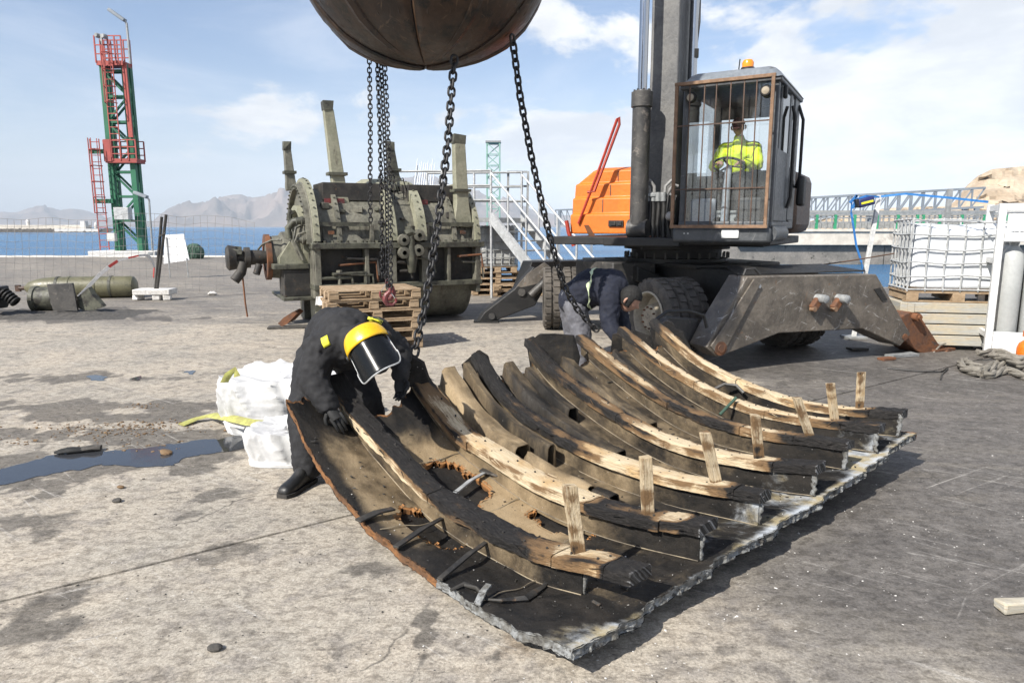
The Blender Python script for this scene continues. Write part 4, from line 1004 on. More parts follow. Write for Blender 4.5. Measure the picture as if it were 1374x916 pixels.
# wheels with twin tyres
def wheel(c, ax, face):
    # ax: axle direction (unit), face: +1/-1 which end carries the visible outer rim
    ax = Vector(ax).normalized(); c = Vector(c)
    w = MB(); w.lathe([(.16, -.02), (.33, -.02), (.36, -.30), (.36, .30), (.16, .30)], c, ax, 28); wo = w.build('wheel', 'steel_black', exc)
    for off in (-.165, .165):
        t_ = MB(); Rr = .53
        prof = [(.345, -.14), (.40, -.150), (.47, -.148), (.512, -.130), (Rr - .008, -.112), (Rr - .004, -.02), (Rr - .03, -.012), (Rr - .03, .012), (Rr - .004, .02), (Rr - .008, .112), (.512, .130), (.47, .148), (.40, .150), (.345, .14)]
        t_.lathe(prof, c + ax * off, ax, 56); t_.rough(.004, 14, off)
        to = t_.build('tyre', 'tyre_dusty', wo)
        e1 = ax.orthogonal().normalized(); e2 = ax.cross(e1)
        lg = MB()
        for k in range(26):
            for sd in (-1, 1):
                an = 2 * math.pi * (k + (.5 if sd > 0 else 0)) / 26; rd = e1 * math.cos(an) + e2 * math.sin(an); tg = -e1 * math.sin(an) + e2 * math.cos(an)
                cc = c + ax * (off + sd * .072) + rd * (Rr - .004)
                lg.box(cc, (.10, .085, .026), Matrix((ax, tg, rd)).transposed())
        tag(lg.build('tread_blocks', 'tyre_dusty', wo, smooth=False), kind='stuff')
    o_ = c + ax * (face * .325)
    r_ = MB(); r_.lathe([(.355, -.02), (.365, .0), (.345, .012), (.325, -.01), (.30, -.16), (.20, -.19), (.19, -.10), (.17, -.02), (.0, -.015)], o_, ax * face, 32); r_.build('rim', 'rim_cream', wo)
    b_ = MB(); e1 = ax.orthogonal().normalized(); e2 = ax.cross(e1)
    for k in range(10):
        an = 2 * math.pi * k / 10; p = o_ + (e1 * math.cos(an) + e2 * math.sin(an)) * .145 - ax * face * .02; b_.cyl(p, p + ax * face * .03, .013, 6)
    tag(b_.build('wheel_nuts', 'rusty', wo), kind='stuff')
    return wo
wl1 = CX @ Vector((-1.06, -1.37, .525)); wheel(wl1, cdir, -1)
wl2 = CX @ Vector((-1.32, 1.45, .525)); wheel((wl2.x, wl2.y, .525), (0.995, -.02, 0), 1)
wheel(CX @ Vector((1.06, -1.37, .525)), cdir, 1); wheel(CX @ Vector((1.06, 1.37, .525)), cdir, 1)
# near outrigger cross-beam
BA = CX @ Vector((0, -2.72, 0))
def bp(px, py, off=0.0): return onv(px, py, BA, cdir) + adir * off
outline = [(1003, 371), (1176, 368), (1222, 448), (1208, 464), (1157, 441), (1045, 447), (985, 471), (962, 479), (948, 466), (963, 437)]
m = MB(); m.prism([bp(*q) for q in outline], adir * .34); beam_o = m.build('outrigger_beam', 'beam_paint', exc, bevel=.012)
m = MB(); m.prism([bp(*q, off=-.03) for q in [(1010, 374), (1018, 381), (975, 462), (958, 472), (952, 464)]], adir * .025); m.build('edge_plate', 'beam_paint', beam_o, bevel=.004)
for px in (1092, 1120):
    c_ = bp(px - 5, 414); c2 = bp(px + 4, 400)
    m = MB(); m.beam(c_ - adir * .04, c2 - adir * .04, .10, .08, up=adir); m.rough(.004, 9); lo = m.build('lifting_lug', 'rusty', beam_o, bevel=.015)
    m = MB(); m.lathe([(.0, .17), (.028, .17), (.035, .165), (.05, .16), (.055, .12), (.055, 0)], c2, -adir, 18); m.build('boss', 'galv_dull', lo)
    m = MB(); m.lathe([(.0, .085), (.032, .085), (.036, .02)], c_, -adir, 12); m.build('bolt', 'cage_rust', lo)
m = MB(); m.prism([bp(*q, off=-.012) for q in [(1172, 388), (1180, 386), (1190, 402), (1183, 404)]], adir * .01); m.build('lamp_recess', 'steel_black', beam_o, smooth=False)
m = MB(); m.cyl(bp(965, 467, -.035), bp(965, 467, .36), .085, 20); m.cyl(bp(965, 467, -.05), bp(965, 467, .0), .05, 12); m.build('pivot_pin', 'rusty', beam_o)
m = MB(); m.tube([bp(1005, 370, .1), bp(1008, 362, .1), bp(1020, 361, .1), bp(1027, 369, .1)], .014, 6); m.build('lifting_eye', 'steel_dark', beam_o)
m = MB(); c_ = bp(1018, 384); m.cyl(c_, c_ - adir * .02, .022, 10); m.build('stud', 'galv', beam_o)
# right leg, rusty, with foot
leg = [(1196, 436), (1216, 427), (1231, 419), (1245, 427), (1268, 462), (1283, 470), (1281, 485), (1262, 487), (1236, 470)]
m = MB(); m.prism([bp(*q, off=.10) for q in leg], adir * .34); lego = m.build('outrigger_leg', 'rusty', exc, bevel=.012)
lego['label'] = 'rust-brown outrigger leg with rope tied round its foot'
for px, py, r_ in ((1235, 426, .055), (1214, 452, .075), (1275, 476, .07)):
    m = MB(); m.cyl(bp(px, py, .02), bp(px, py, .48), r_, 16); m.cyl(bp(px, py, -.01), bp(px, py, .05), r_ * .6, 10); m.build('pin', 'rusty', lego)
m = MB(); g_ = bp(1272, 480, .26); m.box((g_.x, g_.y, .02), (.42, .42, .035), R(22)); m.build('foot_plate', 'rusty', lego, bevel=.005)
m = MB(); m.tube([bp(1252, 486, .05), bp(1258, 474, .06), bp(1268, 464, .07), bp(1277, 462, .09)], .012, 6); m.build('rope_lashing', 'rope', lego)
# left near leg, foreshortened and dark
m = MB(); m.prism([bp(*q, off=.40) for q in [(908, 470), (908, 440), (925, 430), (965, 434), (975, 462), (940, 478)]], adir * .16); l2 = m.build('outrigger_leg', 'steel_dark', exc, bevel=.02)
m = MB(); c_ = bp(921, 447, .39); m.lathe([(0, .04), (.03, .04), (.035, .02), (.06, .025), (.065, .01), (.10, .015), (.11, 0)], c_, -adir, 24); m.build('pin', 'beam_paint', l2)
m = MB(); m.tube([bp(885, 438, .2), bp(905, 420, .15), bp(930, 418, .1), bp(948, 424, .05), bp(952, 440, .05)], .022, 8); m.build('hose', 'hose', l2)
# far beam and its left leg
m = MB(CX); m.prism([(-1.35, 2.65, 1.10), (1.35, 2.65, 1.10), (1.6, 2.65, .5), (.8, 2.65, .62), (-.8, 2.65, .62), (-1.6, 2.65, .5)], (0, .45, 0)); fb = m.build('outrigger_beam', 'steel_black', exc, bevel=.012)
LA = Vector((0.0, 12.75, 0)); ld = Vector((1, 0.1, 0)).normalized()
m = MB(); m.prism([onv(*q, LA, ld) for q in [(641, 432), (650, 419), (690, 388), (716, 358), (728, 362), (728, 392), (718, 410), (676, 426), (660, 433)]], Vector((-.05, .26, 0))); l3 = m.build('outrigger_leg', 'steel_black', exc, bevel=.015)
for px, py, r_ in ((700, 392, .07), (660, 424, .06)):
    m = MB(); c_ = onv(px, py, LA, ld); m.cyl(c_ + Vector((0, .3, 0)), c_ - Vector((0, .03, 0)), r_, 14); m.build('pin', 'steel_dark', l3)
m = MB(); m.cyl(onv(712, 396, LA, ld) + Vector((0, -.08, 0)), onv(733, 376, LA, ld) + Vector((0, -.08, 0)), .075, 12); m.build('hydraulic_cylinder', 'steel_dark', l3)
m = MB(); g_ = onv(652, 430, LA, ld); m.box((g_.x, 12.85, .02), (.45, .4, .03)); m.build('foot_plate', 'steel_black', l3)
m = MB(); m.prism([at(q[0], q[1], 12.35) for q in [(694, 384), (708, 368), (730, 352), (738, 358), (722, 380), (700, 386)]], (0, .02, .01)); m.rough(.02, 8); m.build('mud_flap', 'beam_paint', l3, smooth=False)

# slewing ring and upper deck
m = MB(UX); m.lathe([(.62, 1.19), (.78, 1.20), (.78, 1.27), (.70, 1.28), (.70, 1.40), (.82, 1.41), (.82, 1.47), (0, 1.47)], (0, 0, 0), seg=40); ring = m.build('slewing_ring', 'steel_black', exc)
m = MB()
for k in range(30):
    an = 2 * math.pi * k / 30; p = UX @ Vector((.80 * math.cos(an), .80 * math.sin(an), 1.30)); m.cyl(p - Vector((0, 0, .03)), p + Vector((0, 0, .06)), .018, 6)
tag(m.build('ring_bolts', 'steel_dark', ring), kind='stuff')
m = MB(UX); m.box((-.05, .35, 1.54), (3.2, 3.2, .12)); m.box((.0, -1.45, 1.54), (1.1, .5, .12)); m.box((1.08, -1.0, 1.56), (1.26, 1.3, .10)); m.build('upper_deck', 'steel_black', exc, bevel=.015)
# engine housing, stepped orange panels
m = MB(); xl_, xr_ = -1.86, -.30
prof = [(-.02, 1.63), (-.02, 1.95), (.06, 1.97), (.06, 2.22), (.14, 2.24), (.14, 2.46), (.22, 2.48), (.22, 2.68), (.40, 2.74), (1.9, 2.74), (2.0, 2.60), (2.0, 1.63)]
P0 = [UX @ Vector((xl_ + .34 * smoothstep(2.42, 2.74, z), y, z)) for y, z in prof]; P1 = [UX @ Vector((xr_, y, z)) for y, z in prof]
n_ = len(prof); m.xf = None; m.v = [tuple(q) for q in P0 + P1]; m.f = [tuple(range(n_)), tuple(range(2 * n_ - 1, n_ - 1, -1))] + [(i, n_ + i, n_ + (i + 1) % n_, (i + 1) % n_) for i in range(n_)]
hs = m.build('engine_housing', 'orange_paint', exc, bevel=.02)
for x_ in (-1.30, -.78):
    for k, (y_, za, zb_) in enumerate(((.06, 1.99, 2.2), (.14, 2.26, 2.44), (.22, 2.5, 2.66))): 
        xb(UX, (x_ + .1 * k, y_ - .003, (za + zb_) / 2), (.012, .012, zb_ - za), 'panel_joint', 'steel_dark', 0, hs)
m = MB(UX); m.box((-1.02, -.035, 1.80), (.26, .03, .10)); m.box((-1.06, -.055, 1.80), (.09, .02, .07)); m.box((-.95, -.055, 1.80), (.07, .02, .07)); m.build('vent_latch', 'steel_black', hs, bevel=.004)
xb(UX, (-1.35, -.06, 1.55), (.20, .06, .10), 'work_lamp', 'lens_clear', .01)
m = MB(UX); m.prism([(-.5, -.05, 2.74), (-.3, -.05, 3.15), (-.25, -.05, 3.15), (-.18, -.05, 2.74)], (0, .06, 0)); m.build('bracket', 'orange_paint', exc, bevel=.01)
m = MB(); a_, b_ = at(776, 300, 11.95), at(828, 160, 11.6)
m.tube([a_, a_.lerp(b_, .5) + Vector((.0, 0, -.03)), b_, b_ + Vector((.03, 0, .03)), b_ + Vector((.04, 0, -.08)), a_.lerp(b_, .35) + Vector((.05, 0, -.05)), a_.lerp(b_, .3) + Vector((-.04, 0, .02))], .024, 7); m.build('red_handrail', 'red_paint', exc)
m = MB(); m.tube([at(770, 330, 12.0), at(763, 312, 12.0), at(760, 296, 12.0)], .035, 6); m.build('red_marker', 'red_paint', exc)
m = MB(); m.prism([at(q[0], q[1], 11.85) for q in [(784, 302), (790, 302), (806, 328), (796, 329)]], (0, .06, 0)); m.build('bracket', 'rusty', exc)
# rear counterweight behind the cab
m = MB(UX); m.box((1.22, 1.05, 2.12), (1.0, 1.7, .95)); m.build('counterweight', 'rust_deep', exc, bevel=.14)
m = MB(UX); m.box((.35, 1.2, 2.1), (1.0, 1.5, .9)); m.build('pump_cover', 'grey_paint', exc, bevel=.05)

# boom and cylinders
bc = Vector((2.25, 10.36, 0)); fwd = Vector((-.5, -.866, 0)); rgt = Vector((.866, -.5, 0))
def bpnt(z, lean=.012): return Vector((bc.x, bc.y, z)) + fwd * (z - 2.0) * lean
m = MB()
zs = [1.62, 2.2, 2.9, 4.0, 6.0, 8.0]; ws = [.50, .48, .42, .40, .40, .40]; ds = [.55, .62, .55, .5, .5, .5]
for z, w, d in zip(zs, ws, ds):
    c_ = bpnt(z)
    for a2, b2 in ((-.5, -.5), (.5, -.5), (.5, .5), (-.5, .5)): m.v.append(tuple(c_ + rgt * a2 * w - fwd * b2 * d))
for k in range(len(zs) - 1):
    for q in range(4): r_ = (q + 1) % 4; m.f.append((k * 4 + q, k * 4 + r_, k * 4 + 4 + r_, k * 4 + 4 + q))
m.f += [(3, 2, 1, 0), tuple((len(zs) - 1) * 4 + q for q in range(4))]
boom = m.build('boom', 'boom_paint', exc, bevel=.015)
for sgn in (-1, 1):
    m = MB(); c_ = bpnt(1.62) + rgt * sgn * .29 - fwd * .1; m.prism([c_ + fwd * q[0] + Vector((0, 0, q[1])) for q in ((-.5, 0), (.45, 0), (.30, .55), (.05, .95), (-.2, .95), (-.5, .4))], rgt * sgn * .05); m.build('boom_bracket', 'steel_dark', exc, bevel=.01)
GC = Vector((-.76, 6.40, 0)); gz0 = at(577, 84, 6.40).z
btop = bpnt(8.1); tip = Vector((GC.x, GC.y, 8.6)) 
m = MB(); m.beam(btop - Vector((0, 0, .1)), Vector((GC.x, GC.y, 8.9)) + (btop - GC).normalized() * .0, .32, .55, h1=.30); stick = m.build('stick', 'boom_paint', exc, bevel=.02)
m = MB(); m.cyl(btop - rgt * .25, btop + rgt * .25, .16, 18); m.build('knuckle_pin', 'steel_dark', stick)
def ram(pxb, yd, name, rb=.125, rr=.064, ztop=4.05):
    base = at(pxb, 318, yd); base.z = 1.78; tp = Vector((base.x, base.y, 0)) + fwd * .05
    b1 = Vector((base.x, base.y, at(pxb, 122, yd).z)) 
    m = MB(); m.lathe([(rb, 0), (rb, b1.z - base.z - .22), (rb + .02, b1.z - base.z - .215), (rb + .02, b1.z - base.z - .02), (rb - .02, b1.z - base.z), (rr, b1.z - base.z)], base, b1 - base, 26); o = m.build('ram_barrel', 'steel_dark', exc)
    m = MB(); m.cyl(b1, Vector((b1.x, b1.y, 7.4)), rr, 22); m.build('ram_rod', 'chrome', o)
    m = MB(); m.cyl(base - rgt * .14 - Vector((0, 0, .06)), base + rgt * .14 - Vector((0, 0, .06)), .13, 18); m.build('ram_eye', 'steel_dark', o)
    m = MB(); 
    for k in range(8): an = 2 * math.pi * k / 8; p = b1 + Vector((math.cos(an), math.sin(an), 0)) * (rb - .02) - Vector((0, 0, .01)); m.cyl(p, p + Vector((0, 0, .025)), .014, 6)
    tag(m.build('gland_bolts', 'steel_black', o), kind='stuff')
ram(856, 9.92, 'left'); ram(920, 10.32, 'right')
m = MB()
for k in range(2):
    m.tube([at(936 + 4 * k, -160, 10.4), at(935 + 4 * k, -20, 10.35), at(938, 30, 10.3), at(934, 62, 10.3), at(929 + 2 * k, 100, 10.3), at(926 + k, 140, 10.35)], .022, 7)
m.build('boom_hose', 'hose', exc)
m = MB(); m.box(at(934, 72, 10.28), (.06, .06, .12)); m.build('hose_clip', 'steel_black', exc)
# hydraulic manifold with hoses between boom and cab
for k, px in enumerate((869, 876, 883, 890, 897, 902)):
    m = MB(); yd = 9.98 - .03 * k
    m.tube([at(px, 328, yd), at(px - 1 + k % 2, 300, yd), at(px + 1, 276, yd), at(px, 262, yd)], .033 if k % 2 else .028, 8); m.build('manifold_hose', 'hose', exc)
    if k < 4:
        m = MB(); m.cyl(at(px, 270, yd), at(px, 258, yd), .042, 10); m.build('hose_fitting', 'galv_dull', exc)
m = MB(); m.box(at(886, 262, 9.95), (.38, .10, .05)); m.build('manifold_block', 'galv_dull', exc, bevel=.01)
for p_ in ([(872, 262), (871, 252), (866, 246), (862, 250)], [(878, 262), (878, 250), (872, 242), (866, 240)], [(892, 262), (893, 250), (900, 243), (906, 240)], [(898, 262), (899, 254), (905, 248), (910, 250)]):
    m = MB(); m.tube([at(px, py, 9.93) for px, py in p_], .022, 8); m.build('bent_pipe', 'hose_grey', exc)
for p_ in ([(866, 262), (862, 285), (865, 310), (861, 335)], [(908, 262), (899, 285), (901, 310), (898, 335)], [(905, 246), (897, 260), (894, 290), (900, 322)]):
    m = MB(); m.tube([at(px, py, 9.82) for px, py in p_], .012, 6); m.build('thin_hose', 'hose', exc)
m = MB(); c_ = at(899, 290, 9.7); m.lathe([(0, .10), (.04, .09), (.06, .05), (.065, 0)], c_, -Vector((.3, 1, 0)), 16); m.build('filter_cap', 'hose_grey', exc)

# cab
cx0, cx1, cyf, cyb, cz0, cz1 = .50, 1.70, -1.62, .12, 1.72, 3.66
cab_p = MB(UX); cab_p.box(((cx0 + cx1) / 2, (cyf + cyb) / 2, cz0 + .05), (cx1 - cx0, cyb - cyf, .10)); cab = cab_p.build('cab', 'grey_paint', exc, bevel=.02)
tag(cab, label='dark grey operator cab with a rusty bar guard over the windscreen')
for (x_, y_, w_, d_, slope) in ((cx0 + .04, cyf + .05, .07, .09, 0), (cx1 - .05, cyf + .05, .10, .10, 0), (cx0 + .05, cyb - .06, .10, .12, 0), (cx1 - .06, cyb - .06, .12, .12, 0), (cx1 - .04, -.55, .07, .20, 0), (cx1 - .03, -.12, .06, .34, 0), (cx1 - .03, -1.32, .05, .16, 0)):
    m = MB(UX); m.beam((x_, y_, cz0 + .08), (x_, y_, cz1 - .06), w_, d_); m.build('cab_post', 'grey_paint', cab, bevel=.015)
# roof with rounded rim
m = MB(UX); rf = []
def roof_fn(u, w):
    x = cx0 - .04 + (cx1 - cx0 + .08) * u; y = cyf - .06 + (cyb - cyf + .10) * w
    eu = min(u, 1 - u) * 2; ew = min(w, 1 - w) * 2
    return Vector((x, y, cz1 - .10 + .17 * (1 - (1 - min(1, eu * 3)) ** 2.2) * (1 - (1 - min(1, ew * 4)) ** 2.2)))
m.grid(roof_fn, 20, 24); ro = m.build('roof', 'roof_grey', cab, ang=60)
xb(UX, ((cx0 + cx1) / 2, (cyf + cyb) / 2, cz1 - .12), (cx1 - cx0 + .06, cyb - cyf + .08, .06), 'roof_frame', 'grey_paint', .015, cab)
m = MB(UX); m.prism([(cx0 + .06, cyb - .03, cz0 + .1), (cx1 - .06, cyb - .03, cz0 + .1), (cx1 - .06, cyb - .03, cz0 + .85), (cx0 + .06, cyb - .03, cz0 + .85)], (0, .03, 0)); m.build('rear_panel', 'interior', cab, smooth=False)
m = MB(UX); m.box(((cx0 + cx1) / 2, cyb - .02, cz1 - .23), (cx1 - cx0 - .2, .03, .18)); m.build('rear_header', 'interior', cab)
for nm, poly in (('windscreen', [(cx0 + .08, cyf + .02, cz0 + .10), (cx1 - .10, cyf + .02, cz0 + .10), (cx1 - .10, cyf + .02, cz1 - .14), (cx0 + .08, cyf + .02, cz1 - .14)]),
                 ('rear_window', [(cx0 + .10, cyb - .05, cz0 + .85), (cx1 - .12, cyb - .05, cz0 + .85), (cx1 - .12, cyb - .05, cz1 - .3), (cx0 + .10, cyb - .05, cz1 - .3)]),
                 ('left_window', [(cx0 + .01, cyf + .1, cz0 + .1), (cx0 + .01, cyb - .12, cz0 + .1), (cx0 + .01, cyb - .12, cz1 - .14), (cx0 + .01, cyf + .1, cz1 - .14)]),
                 ('door_window', [(cx1 - .02, cyf + .12, cz0 + .75), (cx1 - .02, -.62, cz0 + .75), (cx1 - .02, -.62, cz1 - .14), (cx1 - .02, cyf + .12, cz1 - .14)]),
                 ('side_window', [(cx1 - .02, -.48, cz0 + .85), (cx1 - .02, cyb - .14, cz0 + .85), (cx1 - .02, cyb - .14, cz1 - .14), (cx1 - .02, -.48, cz1 - .14)])):
    m = MB(UX); p_ = [Vector(q) for q in poly]; nrm = (p_[1] - p_[0]).cross(p_[2] - p_[0]).normalized(); m.prism(p_, nrm * .006); m.build(nm, 'glass_dark' if nm in ('door_window', 'side_window') else 'glass_cab', cab, smooth=False)
xb(UX, (cx1 - .02, -1.05, cz0 + .55), (.05, 1.0, .92), 'door', 'grey_paint', .02, cab); xb(UX, (cx1 - .02, -.2, cz0 + .48), (.05, .55, .74), 'side_panel', 'grey_paint', .02, cab)
for (p0, p1, p2, p3) in (((cx1 + .02, -.66, 2.0), (cx1 + .06, -.66, 2.15), (cx1 + .06, -.66, 3.2), (cx1 + .02, -.66, 3.35)), ((cx1 + .02, .0, 2.3), (cx1 + .07, .0, 2.45), (cx1 + .07, .0, 3.25), (cx1 + .0, .0, 3.45))):
    m = MB(UX); m.tube([p0, p1, p2, p3], .022, 8); m.build('grab_rail', 'steel_black', cab)
m = MB(UX); m.box((cx1 + .12, -.1, 2.25), (.10, .30, .42)); m.build('mirror', 'steel_black', cab, bevel=.04)
m = MB(UX); m.box((cx1 + .03, -1.35, 3.42), (.05, .10, .16)); m.build('side_lamp', 'steel_black', cab, bevel=.02)
# front bumper band under the screen
m = MB(UX); m.box(((cx0 + cx1) / 2 - .02, cyf - .01, 1.64), (cx1 - cx0 + .06, .18, .20)); bpr = m.build('front_skirt', 'grey_paint', cab, bevel=.04)
m = MB(UX); m.lathe([(.0, -.1), (.12, -.1), (.12, .85), (.0, .9)], (cx1 - .05, -1.5, 1.66), (0, 1, 0), 14); m.build('corner_skirt', 'grey_paint', cab)
xb(UX, (1.22, cyf - .11, 1.655), (.22, .03, .11), 'headlamp', 'lens_clear', .012, cab)
for x_ in (.62, .67): xb(UX, (x_, cyf - .105, 1.66), (.02, .012, .02), 'stud', 'galv', 0, cab)
# guard
gy = cyf - .14; gx0, gx1, gz0_, gz1 = cx0 - .04, cx1 - .05, cz0 + .03, cz1 - .10
gd = MB(UX); gd.beam((gx0, gy, gz0_), (gx0, gy, gz1), .042, .04); gdo = gd.build('guard', 'cage_rust', exc, bevel=.004)
for p0, p1 in (((gx1, gy, gz0_), (gx1, gy, gz1)), ((gx0 - .027, gy, gz1), (gx1 + .027, gy, gz1)), ((gx0 - .027, gy, gz0_), (gx1 + .027, gy, gz0_))):
    m = MB(UX); m.beam(p0, p1, .04, .042); m.build('guard_frame', 'cage_rust', gdo, bevel=.004)
for k in range(6):
    x_ = gx0 + (gx1 - gx0) * (k + 1) / 7 + .012 * math.sin(k * 2.2); m = MB(UX); m.beam((x_, gy + .01, gz0_), (x_ + .012 * math.sin(k), gy + .01, gz1), .013, .016); m.build('guard_bar', 'rust_deep', gdo)
for f_ in (.265, .71):
    z_ = gz0_ + (gz1 - gz0_) * f_; m = MB(UX); m.beam((gx0, gy - .012, z_), (gx1, gy - .012, z_), .014, .016); m.build('guard_bar', 'rust_deep', gdo)
for x_ in (cx0 + .12, cx1 - .15):
    m = MB(UX); c_ = Vector((x_, cyf - .02, cz1 - .26)); m.lathe([(0, .06), (.06, .055), (.07, .04), (.072, 0), (.06, -.05), (0, -.06)], c_, (0, -1, 0), 20); lo = m.build('work_lamp', 'steel_black', cab)
    m = MB(UX); m.lathe([(0, .068), (.036, .066), (.046, .060)], c_, (0, -1, 0), 20); m.build('lens', 'rim_cream', lo)
m = MB(UX); m.lathe([(.085, 0), (.085, .05), (.07, .055)], (1.24, -1.30, cz1 + .06), seg=18, caps=True); bco = m.build('beacon', 'steel_black', exc)
m = MB(UX); m.lathe([(.072, .05), (.075, .11), (.055, .145), (0, .155)], (1.24, -1.30, cz1 + .06), seg=18); m.build('lens', 'lens_amber', bco)
m = MB(UX); m.tube([(1.10, -1.2, cz1 + .05), (1.115, -1.2, cz1 + .25)], .008, 5); m.build('antenna', 'steel_black', exc)
# seat, column, wheel, consoles
m = MB(UX); m.box((1.10, -.82, 2.16), (.52, .50, .14)); m.box((1.10, -.56, 2.55), (.46, .14, .70)); m.box((1.10, -.80, 1.95), (.4, .4, .30)); seat = m.build('seat', 'interior', cab, bevel=.05)
m = MB(UX); m.box((.72, -.6, 2.28), (.16, .55, .12)); m.box((1.48, -.6, 2.28), (.16, .55, .12)); m.build('armrest', 'interior', cab, bevel=.03)
m = MB(UX); m.tube([(1.08, -1.50, 1.8), (1.08, -1.46, 2.2), (1.08, -1.39, 2.52)], .05, 10); m.build('steering_column', 'interior_light', cab)
m = MB(UX); wc = Vector((1.08, -1.38, 2.54)); wa = Vector((0, .45, .9)).normalized(); e1 = Vector((1, 0, 0)); e2 = wa.cross(e1)
m.tube([wc + (e1 * math.cos(2 * math.pi * k / 28) + e2 * math.sin(2 * math.pi * k / 28)) * .20 for k in range(28)], .016, 7, closed=True)
for an in (0.3, 2.4, 4.5): m.cyl(wc, wc + (e1 * math.cos(an) + e2 * math.sin(an)) * .20, .013, 6)
m.build('steering_wheel', 'hose', cab)
m = MB(UX); m.box((.78, -1.35, 1.95), (.34, .26, .34)); m.build('floor_box', 'interior_light', cab, bevel=.04)
m = MB(UX); m.box((1.4, -1.4, 1.95), (.3, .18, .35)); m.build('floor_box', 'interior', cab, bevel=.03)
for x_ in (.98, 1.18): m = MB(UX); m.box((x_, -1.42, 1.88), (.09, .04, .16)); m.build('pedal', 'galv_dull', cab)

# ================================================================== ORANGE-PEEL GRAB
grab = thing('grab_bucket', 'rusty dark brown orange-peel grab hanging overhead with closed shells', 'grab', Vector((GC.x, GC.y, gz0)))
PR = [(.0, 0.0), (.10, .004), (.28, .035), (.48, .105), (.68, .22), (.86, .40), (.98, .60), (1.06, .84), (1.09, 1.10), (1.05, 1.38), (.95, 1.62), (.82, 1.80)]
for k in range(5):
    a0 = -math.pi / 2 + 2 * math.pi * k / 5 + R(1); a1 = a0 + 2 * math.pi / 5 - R(2); n1, n2 = 34, 14
    lowk = [0, 0.0, -.0, 0.0, 0][k]
    def pf(u, w):
        x = u * (len(PR) - 1); i0 = min(int(x), len(PR) - 2); f_ = x - i0
        r_ = PR[i0][0] * (1 - f_) + PR[i0 + 1][0] * f_; h_ = PR[i0][1] * (1 - f_) + PR[i0 + 1][1] * f_
        an = a0 + (a1 - a0) * w; r_ = max(r_, .012) * (1.0 + .035 * math.cos((w - .5) * math.pi)) 
        if k in (1, 3): h_ -= .03 * (1 - u)
        return Vector((GC.x + r_ * math.cos(an), GC.y + r_ * math.sin(an), gz0 + h_))
    m = MB(); m.grid(pf, n1, n2); pt = m.build('shell', 'grab_steel', grab, ang=50)
    md = pt.modifiers.new('thick', 'SOLIDIFY'); md.thickness = .03; md.offset = 1
    for w0, wd_ in ((.5, .06), (.04, .03), (.96, .03), (.27, .030), (.73, .030)):
        m = MB(); pts = []
        for q in range(24):
            u = .05 + .92 * q / 23; p = pf(u, .5 + (w0 - .5) * (0.75 + .25 * u)); pts.append(p)
        m.tube(pts, [wd_ * (.5 + .5 * min(1, q / 8)) for q in range(24)], 8, sq=1); m.build('shell_rib', 'grab_steel', pt)
    if k == 0:
        m = MB(); m.tube([pf(.12 + .8 * q / 20, -.004) - Vector((0, .02, 0)) for q in range(21)], .013, 6); m.build('wear_strip', 'cage_rust', pt)
    am = (a0 + a1) / 2; d_ = Vector((math.cos(am), math.sin(am), 0)); tpz = gz0
    m = MB(); c0 = Vector((GC.x, GC.y, tpz)); m.cyl(c0 + d_ * .98 + Vector((0, 0, 1.5)), c0 + d_ * .42 + Vector((0, 0, 2.5)), .085, 14); m.cyl(c0 + d_ * .55 + Vector((0, 0, 2.3)), c0 + d_ * .32 + Vector((0, 0, 2.72)), .05, 10); m.build('shell_cylinder', 'steel_dark', grab)
    m = MB(); m.beam(c0 + d_ * .82 + Vector((0, 0, 1.78)), c0 + d_ * .30 + Vector((0, 0, 1.72)), .22, .16); m.build('shell_arm', 'rust_deep', grab, bevel=.02)
m = MB(); m.lathe([(.0, 1.4), (.34, 1.4), (.38, 1.6), (.30, 1.9), (.24, 2.4), (.36, 2.6), (.36, 2.85), (.18, 2.95), (.14, 8.8 - gz0 - .3), (.0, 8.8 - gz0 - .3)], (GC.x, GC.y, gz0), seg=24); m.build('hub', 'steel_dark', grab)

